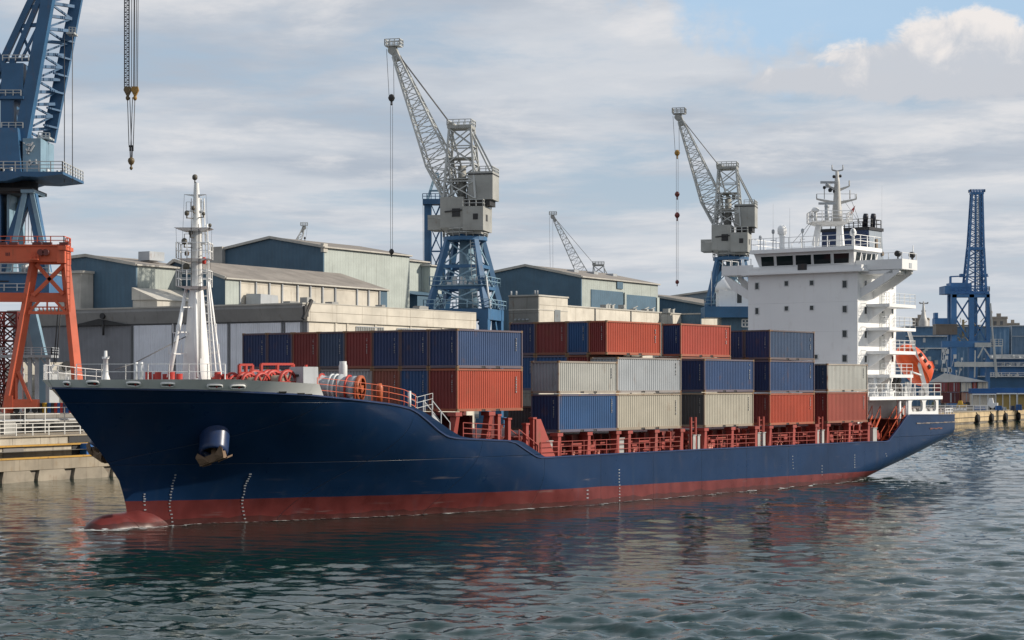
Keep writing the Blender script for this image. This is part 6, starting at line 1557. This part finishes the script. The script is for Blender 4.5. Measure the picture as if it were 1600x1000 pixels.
# site tent over stacked red containers
root, w, z0, z1 = rbox('storage_tent', 1446, 1546, 597, 645, WHITE, 'pale low-pitched storage tent over red containers past the stern', 'tent', d=441, dy=8)
zr_ = zat(583, 441) - GZ; ze_ = zat(597.5, 441) - GZ
b = MB(); b.prism([(-w/2,-4.5,ze_),(-w*.22,-4.5,zr_),(w/2,-4.5,ze_ + .2)], (0,14,0)); b.build('tent_roof', paint('tent_white', (.55,.55,.53), rust=0), root)
b = MB()
for t in (-.49, -.2, .1, .3, .49): b.tube((w*t,.5,0), (w*t,.5,ze_), .12, n=6); b.tube((w*t,9.5,0), (w*t,9.5,ze_), .12, n=6)
b.build('tent_post', GREYM, root)
RC = paint('dark_red_sheet', (.22,.045,.05), rust=.05, ribs=.5, ribd=.05); PK = paint('pink_sheet', (.45,.28,.22), rust=.1, ribs=.5, ribd=.05); WS = paint('white_sheet', (.62,.58,.5), rust=.1, ribs=.5, ribd=.05)
def far_box(px0, px1, py0, py1, c, label, d=437):
    k = d/F; z0, z1 = zat(py1, d) - GZ, zat(py0, d) - GZ; w = (px1 - px0)*k
    root = thing('container', label, 'container', rp((px0 + px1)/2, d) + Vector((0,0,max(0, z0))), R(-4), 'containers on the far quay'); h = z1 - max(0, z0)
    b = MB(); b.box((-w/2,0,.1), (w/2,2.4,h - .05)); b.build('body', c, root)
    b = MB()
    for x in (-w/2, w/2 - .15): b.box((x,-.05,0), (x + .15,2.45,h))
    b.box((-w/2 + .15,-.05,h - .15), (w/2 - .15,-.003,h)); b.box((-w/2 + .15,-.05,0), (w/2 - .15,-.003,.16)); b.build('frame', CEDGE['dkred'] if c is not WS else GREYM, root)
    b = MB(); b.box((-w*.05,-.04,.16), (w*.03,-.004,h - .16)); b.box((w*.2,-.08,.2), (w*.22,-.041,h - .2)); b.build('door_bar', GREYM, root)
far_box(1460, 1481, 597.5, 612.5, RC, 'dark red far container under the tent nearest the ship\'s boat deck')
far_box(1482, 1500, 597, 612.5, RC, 'dark red far container under the tent beside the cream one')
far_box(1501.5, 1518, 597, 612, WS, 'cream far container with door bars in the upper row under the tent')
far_box(1519, 1526.5, 597, 612, paint('rose_sheet', (.42,.10,.09), ribs=.5, ribd=.05), 'narrow rose far container between two cream ones under the tent')
far_box(1527.5, 1544, 596.5, 611, WS, 'cream far container at the tent\'s outer end')
far_box(1472, 1500, 613, 630, paint('maroon_sheet', (.10,.025,.03), ribs=.5, ribd=.05), 'maroon far container in the lower row under the tent')
far_box(1501.5, 1519, 613, 630, PK, 'pink far container with dark doorway in the lower row')
# blue canopied stalls
def stall(px0, px1, py0, label, d=428, body=WS):
    k = d/F; root = thing('quay_shelter', label, 'shelter', rp((px0 + px1)/2, d), R(-4), 'blue roofed shelters on the quay'); w = (px1 - px0)*k; z1 = zat(py0, d) - GZ; zc = zat(py0 + 8, d) - GZ
    b = MB(); b.box((-w/2 - .2,-.4,zc), (w/2 + .2,3.6,z1)); b.build('canopy', BBLUE, root)
    b = MB(); b.box((-w/2,.6,0), (w/2,3.2,zc - .02)); b.build('wall', body, root)
    for t in (-.5,-.17,.17,.5):
        b = MB(); b.box((w*t - .1,-.3,0), (w*t + .1,-.1,zc)); b.build('post', LGREY, root)
    b = MB(); b.beam((-w/2,-.35,zc - .15), (w/2,-.35,zc - .15), .25); b.build('canopy_beam', WHITE, root)
stall(1519, 1555, 607, 'blue-topped shelter with grey wall next to the pink container')
stall(1556, 1588, 606, 'blue-topped shelter with ochre backdrop on white posts', body=paint('ochre_sheet', (.40,.29,.10), rust=.1))
stall(1590, 1640, 606, 'dark-roofed shelter at the outer edge of the far quay', body=paint('ochre_sheet', (.40,.29,.10)))
for i, (a, c_, y0, m, nm) in enumerate(((1523,1540,635,BBLUE,'blue'),(1541,1546,634,LGREY,'pale'),(1556,1566,634,BBLUE,'blue'),(1567,1573,636,LGREY,'pale'),(1580,1586,634,NAVYP,'dark blue'),(1588,1597,632,BBLUE,'blue'),(1496,1510,638,WHITE,'white'),(1511,1521,637,CONC,'tan'),(1484,1495,640,LGREY,'pale'))):
    dd = 416; k = dd/F; w = (c_ - a)*k; h = zat(y0, dd) - GZ
    root = thing('quay_crate', f'{nm} covered crate on the far quay edge, ' + ['below the first blue-topped shelter','beside the widest blue crate','under the ochre-backed shelter','just past the ochre shelter\'s blue crate','between pale posts','nearest the picture\'s edge','at the quay edge near the stern railing','next to the widest blue one','closest to the stern railing'][i], 'crate', rp((a + c_)/2, dd), R(-6), 'crates on the far quay')
    b = MB(); b.hexa([(-w/2,0,0),(w/2,0,0),(w/2,1.6,0),(-w/2,1.6,0),(-w/2 + .1,.15,h),(w/2 - .1,.15,h),(w/2 - .1,1.4,h),(-w/2 + .1,1.4,h)]); b.build('cover', m, root)
    b = MB(); b.beam((-w*.2,-.03,.1), (-w*.16,.1,h), .06); b.beam((w*.2,-.03,.1), (w*.18,.1,h), .06); b.build('strap', DARK, root)
for i, (px_, y0, m, nm) in enumerate(((1503,626,YELL,'ochre'),(1476,630,DARK,'dark'),(1462,628,paint('olive_paint',(.10,.12,.06)),'olive'),(1515,628,DARK,'black'),(1551,622,WHITE,'white'))):
    dd = 420; k = dd/F; root = thing('quay_machine', f'{nm} small machine parked among the crates on the far quay', 'machine', rp(px_, dd), R(-20), 'machines on the far quay'); h = zat(y0, dd) - GZ
    b = MB(); b.box((-1.1,-.5,.5), (1.1,.6,h*.6)); b.hexa([(-.9,-.45,h*.6),(.2,-.45,h*.6),(.2,.55,h*.6),(-.9,.55,h*.6),(-.7,-.4,h),(.0,-.4,h),(.0,.5,h),(-.7,.5,h)]); b.build('body', m, root)
    for x in (-.7,.7):
        b = MB(); b.lathe([(.35,-.55),(.45,-.5),(.45,.5),(.35,.55)], (x,.05,.45), (0,1,0), n=12); b.build('wheel', BLACKR, root)
root = thing('quay_railing', 'low white railing along the far quay beside the stern', 'railing', rp(1480, 412), 0)
b = MB(); b.rail([(-5,0,0),(9,1.5,0)], 1.1, 3, 1.5, .06); b.build('rails', WHITE, root)
# moored blue ship and halls on the far right
d = 488; k = d/F; o = rp(1590, d); Zg = lambda py: zat(py, d) - GZ; X = lambda px_: (px_ - 1590)*k
root = thing('moored_ferry', 'blue moored vessel with pale stepped decks behind the far quay shelters', 'ship', o, 0)
for i, (xa, y0, y1) in enumerate(((1540,589,610),(1545,573,587.5),(1552,561,572))):
    b = MB(); b.box((X(xa),0,Zg(y1)), (X(1760),9,Zg(y0))); b.build('deck_house', CBLUEB if i else CBLUE, root)
    b = MB(); b.box((X(xa - 2),-1.2,Zg(y0)), (X(1760),9,Zg(y0) + .28)); b.rail([(X(xa - 2),-1.15,Zg(y0) + .28), (X(1700),-1.15,Zg(y0) + .28)], .8, 2, 2, .07); b.build('deck_edge', LGREY, root)
b = MB(); b.box((X(1554),-.5,Zg(560)), (X(1760),9,Zg(554))); b.build('roof_house', LGREY, root)
b = MB()
for i in range(60):
    x = rnd.uniform(1546, 1640); y = rnd.choice((589, 573, 561)); b.tube((X(x),-.8,Zg(y)), (X(x),-.8,Zg(y - 2 - rnd.random()*5)), .15 + .3*rnd.random(), n=7)
b.build('deck_gear', LGREY, root)
b = MB(); b.box((X(1540),-.3,-2.4), (X(1760),9,Zg(610) - .02)); b.build('hull', CBLUEB, root)
d = 500; k = d/F; o = rp(1500, d); Zg = lambda py: zat(py, d) - GZ; X = lambda px_: (px_ - 1500)*k
FB = paint('far_blue_wall', (.075,.16,.27), rough=.6, rust=.01, streak=.15, ribs=1.2, ribd=.08); FB2 = paint('far_grey_blue_wall', (.12,.185,.26), rough=.6, rust=.01, streak=.15, ribs=1.2, ribd=.08)
root = thing('shipyard_hall', 'long blue hall closing the view behind the bright blue crane', 'building', o, 0, 'halls along the quay')
b = MB(); b.box((X(1415),0,0), (X(1577),14,Zg(511))); b.build('front_wall', FB, root)
b = MB(); b.box((X(1414.5),-.3,Zg(511)), (X(1578),14.2,Zg(509.5))); b.build('roof_edge', GREYM, root)
b = MB()
for y in (526,545): b.box((X(1415),-.5,Zg(y)), (X(1480),-.02,Zg(y - 1.6)))
b.box((X(1442),-.06,Zg(535)), (X(1446),-.01,Zg(528))); b.build('wall_ledge', LGREY, root)
for i in range(30): x, y = rnd.uniform(1418, 1500), rnd.uniform(548, 590); MB().box((X(x),-1 - rnd.random(),Zg(y)), (X(x + rnd.uniform(1,5)),-.02,Zg(y - rnd.uniform(2,7)))).build('wall_cabinet', CGREYL, root)
root = thing('shipyard_hall', 'grey-blue hall with seam line at the far right edge', 'building', rp(1640, 505), 0, 'halls along the quay')
k = 505/F; X = lambda px_: (px_ - 1640)*k; Zg = lambda py: zat(py, 505) - GZ
b = MB(); b.box((X(1578.3),-1,0), (X(1780),14,Zg(510))); b.build('front_wall', FB2, root)
b = MB(); b.box((X(1578),-1.3,Zg(526)), (X(1780),-1.01,Zg(525))); b.box((X(1577.8),-1.3,0), (X(1579),-1.01,Zg(510))); b.build('seam_trim', GREYM, root)
b = MB(); b.box((X(1577.9),-1.4,Zg(510)), (X(1780),14.2,Zg(508.5))); b.build('roof_edge', GREYM, root)
# skyline
SKYC = paint('skyline_tan', (.30,.27,.235), rough=.8, rust=0, streak=.2)
for i, (a, c_, y0, lab) in enumerate(((1540,1549,488,'tan tower block low on the skyline beside the blue crane'),(1550,1573,497,'wide tan block low on the skyline, stepped beside the tower block'),(1426,1450,499,'low grey block on the skyline near the stern balconies'),(1574,1592,507,'flat tan roof low on the skyline at the far right'))):
    dd = 620; k = dd/F; w = (c_ - a)*k; h = zat(y0, dd) - GZ; root = thing('skyline_block', lab, 'building', rp((a + c_)/2, dd), R(-15), 'blocks on the skyline')
    b = MB(); b.box((-w/2,0,0), (w/2,9,h)); b.build('wall', SKYC, root)
    b = MB(); b.box((-w/2 - .2,-.2,h), (w/2 + .2,9.2,h + .5)); b.box((-w*.2,2,h + .5), (w*.1,5,h + 1.6)); b.build('roof', SKYC, root)
    b = MB()
    for j in range(int(w/2)): b.box((-w/2 + .6 + j*2,-.06,h - 2.2), (-w/2 + 1.5 + j*2,-.01,h - 1.0))
    b.build('window', FASC, root)
dd = 560; k = dd/F; o = rp(1443, dd); root = thing('signal_mast', 'distant grey ship mast with crosstree above the blue hall near the stern', 'mast', o, 0); Zg = lambda py: zat(py, dd) - GZ
b = MB(); b.lathe([(1.6,0),(1.4,Zg(503)),(.8,Zg(495)),(.45,Zg(485)),(.2,Zg(471))], (0,0,0), n=10); b.build('mast_column', MG, root)
b = MB(); b.beam((-1.1,0,Zg(474)), (1.3,0,Zg(474)), .35); b.beam((-.7,0,Zg(486)), (.7,0,Zg(486)), .3); b.box((-1.3,-.2,Zg(474)), (-.9,.2,Zg(472))); b.box((1.0,-.2,Zg(474)), (1.4,.2,Zg(472))); b.build('crosstree', MG, root)
# ------------------------------------------------------------------ ground, water
mb = MB(); a, c_ = qw(-300, 1.0, 2.46), qw(900, 1.0, 2.46); o1, o2 = qw(900, 700, 2.46), qw(-300, 700, 2.46)
mb.add([a, c_, o1, o2], [(0,1,2,3)]); g = mb.build('ground', LAND); g['kind'] = 'structure'; g['label'] = 'asphalt and concrete ground of the harbour'

WX0, WX1, WY0, WY1 = -80.0, 140.0, 52.0, 470.0
def waves(X, Y):
    rg = np.random.default_rng(5)
    Z = np.zeros_like(X)
    for lam0, amp, n, spread in ((9.0, .034, 5, .8), (4.2, .036, 8, 1.0), (2.1, .044, 14, 1.0), (1.15, .029, 16, 1.3), (.68, .014, 14, 1.5)):
        for i in range(n):
            lam = lam0*(.75 + .5*rg.random()); th = R(75) + rg.normal()*spread*.6; kk = 2*np.pi/lam
            ph = kk*(X*np.cos(th) + Y*np.sin(th)) + rg.random()*6.28
            s = np.sin(ph + .35*np.sin(ph*.5 + i)); Z += amp/np.sqrt(n)*1.5*(s + .30*np.cos(2*ph))*np.clip(1.25 - (Y - 52)*(.016 if lam0 < 1 else .010 if lam0 < 1.5 else .002), .12 if lam0 > 1 else 0, 1.2)
    mod = .72 + .25*np.sin(X*.06 + 1.3)*np.sin(Y*.045 + .4) + .22*np.sin(X*.021 - Y*.03 + 2) + .14*np.sin(X*.19 + Y*.11)*np.sin(Y*.23 - X*.05)
    s = (X - SO.x)*U.x + (Y - SO.y)*U.y; dd = -((X - SO.x)*W.x + (Y - SO.y)*W.y) - B2     # calmer water in the lee of the hull
    lee = np.exp(-(np.maximum(dd, 0)/11.0)**2)*np.clip((s + 46)/8, 0, 1)*np.clip((42 - s)/30, 0, 1)
    return Z*mod*(1 - .62*lee)
def water():
    x0, x1, y0, y1 = WX0, WX1, WY0, WY1
    def axis(a, b, f):
        v = [a]
        while v[-1] < b: v.append(v[-1] + f(v[-1]))
        v[-1] = b; return np.array(v)
    xs = axis(x0, x1, lambda v: .25); ys = axis(y0, y1, lambda v: .15 + (v - 52)*.0042)
    X, Y = np.meshgrid(xs, ys)
    Z = waves(X, Y)
    e = np.minimum(np.minimum(X - x0, x1 - X), np.minimum(Y - y0, y1 - Y)); Z *= np.clip(e/4, 0, 1)
    ny, nx = X.shape
    V = np.stack([X, Y, Z], -1).reshape(-1, 3)
    idx = np.arange(ny*nx).reshape(ny, nx)
    Q = np.stack([idx[:-1,:-1], idx[:-1,1:], idx[1:,1:], idx[1:,:-1]], -1).reshape(-1, 4)
    BIG = 1000.0
    ext = np.array([(-BIG,-BIG,0),(BIG,-BIG,0),(BIG,BIG,0),(-BIG,BIG,0),(x0,y0,0),(x1,y0,0),(x1,y1,0),(x0,y1,0)])
    b = len(V); E = np.array([(0,1,5,4),(1,2,6,5),(2,3,7,6),(3,0,4,7)]) + b
    V = np.concatenate([V, ext]); Q = np.concatenate([Q, E])
    me = bpy.data.meshes.new('water'); me.vertices.add(len(V)); me.vertices.foreach_set('co', V.ravel())
    me.loops.add(Q.size); me.loops.foreach_set('vertex_index', Q.ravel().astype(np.int32))
    me.polygons.add(len(Q)); me.polygons.foreach_set('loop_start', np.arange(0, Q.size, 4, dtype=np.int32))
    try: me.polygons.foreach_set('loop_total', np.full(len(Q), 4, dtype=np.int32))
    except Exception: pass
    me.polygons.foreach_set('use_smooth', np.ones(len(Q), bool)); me.update(calc_edges=True); me.validate()
    o = bpy.data.objects.new('water', me); COL.objects.link(o)
    m = bpy.data.materials.new('harbour_water'); t = NT(m)
    bs = t.n('ShaderNodeBsdfPrincipled', Roughness=.04, IOR=1.333); bs.inputs['Base Color'].default_value = (.006,.026,.022,1)
    t.l(bs.outputs[0], t.out.inputs[0])
    tc = t.n('ShaderNodeTexCoord')
    def noise(s, sx, sy, det, rot=0.0):
        mp = t.n('ShaderNodeMapping'); mp.inputs['Scale'].default_value = (sx, sy, 1); mp.inputs['Rotation'].default_value = (0,0,rot); t.l(tc.outputs['Object'], mp.inputs[0])
        nz = t.n('ShaderNodeTexNoise', Scale=s, Detail=det, Roughness=.6); t.l(mp.outputs[0], nz.inputs['Vector']); return nz.outputs['Fac']
    b1 = t.n('ShaderNodeBump', Strength=.7, Distance=.028); t.l(noise(1.0, .9, 1.8, 3, .2), b1.inputs['Height'])
    b2 = t.n('ShaderNodeBump', Strength=.7, Distance=.009); t.l(noise(4.2, .8, 1.5, 3, -.3), b2.inputs['Height']); t.l(b1.outputs[0], b2.inputs['Normal'])
    t.l(b2.outputs[0], bs.inputs['Normal'])
    me.materials.append(m)
    o['kind'] = 'structure'; o['label'] = 'dark green rippled harbour water'
    return o
water()
# foam where the hull meets the water
FOAM = bpy.data.materials.new('foam'); t = NT(FOAM)
bs = t.n('ShaderNodeBsdfPrincipled', Roughness=.8); bs.inputs['Base Color'].default_value = (.62,.66,.66,1); tr = t.n('ShaderNodeBsdfTransparent'); mx = t.n('ShaderNodeMixShader')
tc = t.n('ShaderNodeTexCoord'); nz = t.n('ShaderNodeTexNoise', Scale=2.2, Detail=6.0, Roughness=.7); mp = t.n('ShaderNodeMapping'); mp.inputs['Scale'].default_value = (.5, 2.0, 1); t.l(tc.outputs['Object'], mp.inputs[0]); t.l(mp.outputs[0], nz.inputs['Vector'])
t.l(t.ramp(nz.outputs['Fac'], .50, .60), mx.inputs[0]); t.l(tr.outputs[0], mx.inputs[1]); t.l(bs.outputs[0], mx.inputs[2]); t.l(mx.outputs[0], t.out.inputs[0])
mb = MB(); rows = []
send = s_at(1395, -B2); s = bulb_s - 1.6
while s < send:
    base = 1.15 * max(0, 1 - ((s - bulb_s - 2.3)/2.3) ** 2) ** .5 if s < bulb_s + 2.3 else 1.25 if s < stem(.1) + 3 else 0.0
    y = max(hb(s, .05) if s > stem(.05) else 0, base)
    wd = .22 + .5*rnd.random()**2 + (.8 if s < bulb_s + 4 else 0)
    row = []
    for k in range(4):
        p = ship_world(s, -(y - .15) - (wd + .15)*k/3, 0); h_ = float(waves(np.array([[p.x]]), np.array([[p.y]]))[0,0]); row.append(Vector((p.x, p.y, h_ + .035)))
    rows.append(row); s += .3
for ra, rb_ in zip(rows, rows[1:]): mb.add(ra + rb_, [(k, k+1, 5+k, 4+k) for k in range(3)], True)
if True:   # the little white wave thrown up round the bulb
    bwv = MB(); rows = []
    for k in range(26):
        a = -1.35 + 2.75*k/25; row = []
        for q_ in (0, .35, .75, 1.2):
            s = bulb_s + 2.3 - (2.45 + q_*.55)*math.cos(a); y = -(1.28 + q_*.6)*math.sin(a)*1.05
            p = ship_world(s, y, 0); row.append(Vector((p.x, p.y, float(waves(np.array([[p.x]]), np.array([[p.y]]))[0,0]) + .05 + .10*max(0, .4 - q_)*(1 + math.sin(k*1.7)))))
        rows.append(row)
    for ra, rb_ in zip(rows, rows[1:]): bwv.add(ra + rb_, [(k, k+1, 5+k, 4+k) for k in range(3)], True)
    FOAM2 = FOAM.copy(); FOAM2.name = 'bow_wave_foam'
    for n_ in FOAM2.node_tree.nodes:
        if n_.type == 'MAP_RANGE': n_.inputs[1].default_value = .46; n_.inputs[2].default_value = .60
    bo = bwv.build('bow_wave', FOAM2); bo['kind'] = 'stuff'; bo['label'] = 'small white bow wave curling round the red bulb'
fo = mb.build('bow_foam', FOAM); fo['kind'] = 'stuff'; fo['label'] = 'thin line of white foam along the hull'

# ------------------------------------------------------------------ sky and sun
SUN_AZ = R(91)          # from straight ahead towards the right hand side, clockwise seen from above
SUN_EL = R(27)
SUND = Vector((math.sin(SUN_AZ)*math.cos(SUN_EL), math.cos(SUN_AZ)*math.cos(SUN_EL), math.sin(SUN_EL)))
wd = bpy.data.worlds.new('World'); SC.world = wd; wd.use_nodes = True
nt = wd.node_tree; nt.nodes.clear()
class WT(NT):
    def __init__(s, tree): s.t = tree; s.out = tree.nodes.new('ShaderNodeOutputWorld')
w = WT(nt)
bg = w.n('ShaderNodeBackground', Strength=0.11); w.l(bg.outputs[0], w.out.inputs[0])
sky = w.n('ShaderNodeTexSky', sky_type='NISHITA'); sky.sun_disc = False; sky.sun_elevation = SUN_EL; sky.sun_rotation = SUN_AZ; sky.air_density = 1.0; sky.dust_density = 1.6; sky.ozone_density = 1.5
tc = w.n('ShaderNodeTexCoord'); D = tc.outputs['Generated']
sep = w.n('ShaderNodeSeparateXYZ'); w.l(D, sep.inputs[0])
def wnoise(sx, sz, det, rough, off=(0,0,0), dist=0.0):
    mp = w.n('ShaderNodeMapping'); mp.inputs['Scale'].default_value = (sx, sx, sz); mp.inputs['Location'].default_value = off; w.l(D, mp.inputs[0])
    nz = w.n('ShaderNodeTexNoise', Scale=1.0, Detail=det, Roughness=rough, Distortion=dist); w.l(mp.outputs[0], nz.inputs['Vector']); return nz.outputs['Fac']
zc = w.math('ADD', w.math('MAXIMUM', sep.outputs[2], 0.0), .055)
def pnoise(sx, sy, det, rough, off=(0,0,0), dist=0.0):   # cloud deck seen in perspective: direction carried up to a flat layer
    cb = w.n('ShaderNodeCombineXYZ'); w.l(w.math('DIVIDE', sep.outputs[0], zc), cb.inputs[0]); w.l(w.math('DIVIDE', sep.outputs[1], zc), cb.inputs[1])
    mp = w.n('ShaderNodeMapping'); mp.inputs['Scale'].default_value = (sx, sy, 1); mp.inputs['Location'].default_value = off; w.l(cb.outputs[0], mp.inputs[0])
    nz = w.n('ShaderNodeTexNoise', Scale=1.0, Detail=det, Roughness=rough, Distortion=dist); w.l(mp.outputs[0], nz.inputs['Vector']); return nz.outputs['Fac']
n1 = pnoise(.75, .85, 8, .58, (1.3,.2,.7), .25); n2 = pnoise(1.9, 1.5, 9, .62, (4.1,2,.3), .2); n3 = pnoise(.9, 1.0, 6, .55, (7.7,3,1.1))
K = 8.6      # cloud brightness before the background strength
dens = w.math('ADD', w.math('MULTIPLY', n1, .55), w.math('MULTIPLY', n2, .45))
cover = w.ramp(dens, .38, .52)
grey = w.mix(w.ramp(n3, .38, .62), (.47*K,.52*K,.60*K), (.71*K,.73*K,.77*K))
lit = w.ramp(w.math('ADD', w.math('MULTIPLY', n2, .6), w.math('MULTIPLY', n1, .4)), .50, .64)
cloud = w.mix(w.math('MULTIPLY', lit, .75), grey, (.92*K,.885*K,.87*K))
blue = w.mix(.75, sky.outputs[0], (.48*K,.60*K,.74*K))
c = w.mix(w.math('MULTIPLY', cover, .85), blue, cloud)
hor = w.ramp(sep.outputs[2], .0, .13)
c = w.mix(w.math('MULTIPLY', w.math('SUBTRACT', 1.0, hor), .7), c, (.68*K,.72*K,.775*K))
# heaped cloud in the upper right with a clear blue patch over it
def blob(az, el, ra, re, soft):
    x = w.math('DIVIDE', sep.outputs[0], sep.outputs[1])
    dx = w.math('DIVIDE', w.math('SUBTRACT', x, math.tan(az)), ra); dz = w.math('DIVIDE', w.math('SUBTRACT', sep.outputs[2], math.sin(el)), re)
    r2 = w.math('ADD', w.math('MULTIPLY', dx, dx), w.math('MULTIPLY', dz, dz))
    return w.math('SUBTRACT', 1.0, w.math('SQRT', r2))
front = w.math('GREATER_THAN', sep.outputs[1], 0.0)
nb = wnoise(48, 56, 8, .62, (2,5,3), .4); nb2 = wnoise(30, 34, 5, .6, (9,1,2))
patch = w.ramp(w.math('ADD', blob(math.atan(640/F), math.atan(600/F), .16, .046, 1), w.math('MULTIPLY', w.math('SUBTRACT', nb2, .5), 1.6)), -.05, .45)
c = w.mix(w.math('MULTIPLY', w.math('MULTIPLY', patch, front), .9), c, (.45*K,.645*K,.86*K))
heap = None
for ax_, ay_, ra, re in ((690,525,.042,.016),(640,500,.06,.012),(745,500,.05,.017),(715,545,.022,.010),(560,470,.09,.009),(700,462,.09,.012)):
    b = blob(math.atan(ax_/F), math.atan(ay_/F), ra, re, 1); heap = b if heap is None else w.math('MAXIMUM', heap, b)
hm = w.ramp(w.math('ADD', heap, w.math('MULTIPLY', w.math('SUBTRACT', nb, .5), 1.3)), .02, .36)
hc = w.mix(w.ramp(w.math('ADD', nb, w.math('MULTIPLY', w.math('SUBTRACT', sep.outputs[2], .168), 14)), .35, .75), (.62*K,.645*K,.695*K), (.94*K,.885*K,.85*K))
c = w.mix(w.math('MULTIPLY', w.math('MULTIPLY', hm, front), .95), c, hc)
w.l(c, bg.inputs[0])

sl = bpy.data.lights.new('sun', 'SUN'); sl.energy = 4.9; sl.angle = R(.5); sl.color = (1.0, .91, .78)
so = bpy.data.objects.new('sun', sl); COL.objects.link(so); so.rotation_euler = (-SUND).to_track_quat('-Z', 'Y').to_euler(); so.location = (80, -40, 120)

# ------------------------------------------------------------------ camera and render settings
cam = bpy.data.cameras.new('camera'); cam.sensor_width = 36.0; cam.lens = 36.0*F/1600; cam.shift_y = 100/1600; cam.clip_end = 12000; cam.clip_start = .5
co_ = bpy.data.objects.new('camera', cam); COL.objects.link(co_); co_.location = (0, 0, H); co_.rotation_euler = (R(90), 0, 0)
SC.camera = co_
SC.render.engine = 'CYCLES'
SC.view_settings.view_transform = 'Standard'; SC.view_settings.look = 'None'; SC.view_settings.gamma = 1.0; SC.view_settings.exposure = 0.0
SC.view_settings.use_curve_mapping = False
SC.cycles.use_denoising = True
SC.cycles.max_bounces = 6; SC.cycles.diffuse_bounces = 3; SC.cycles.glossy_bounces = 3; SC.cycles.transparent_max_bounces = 12
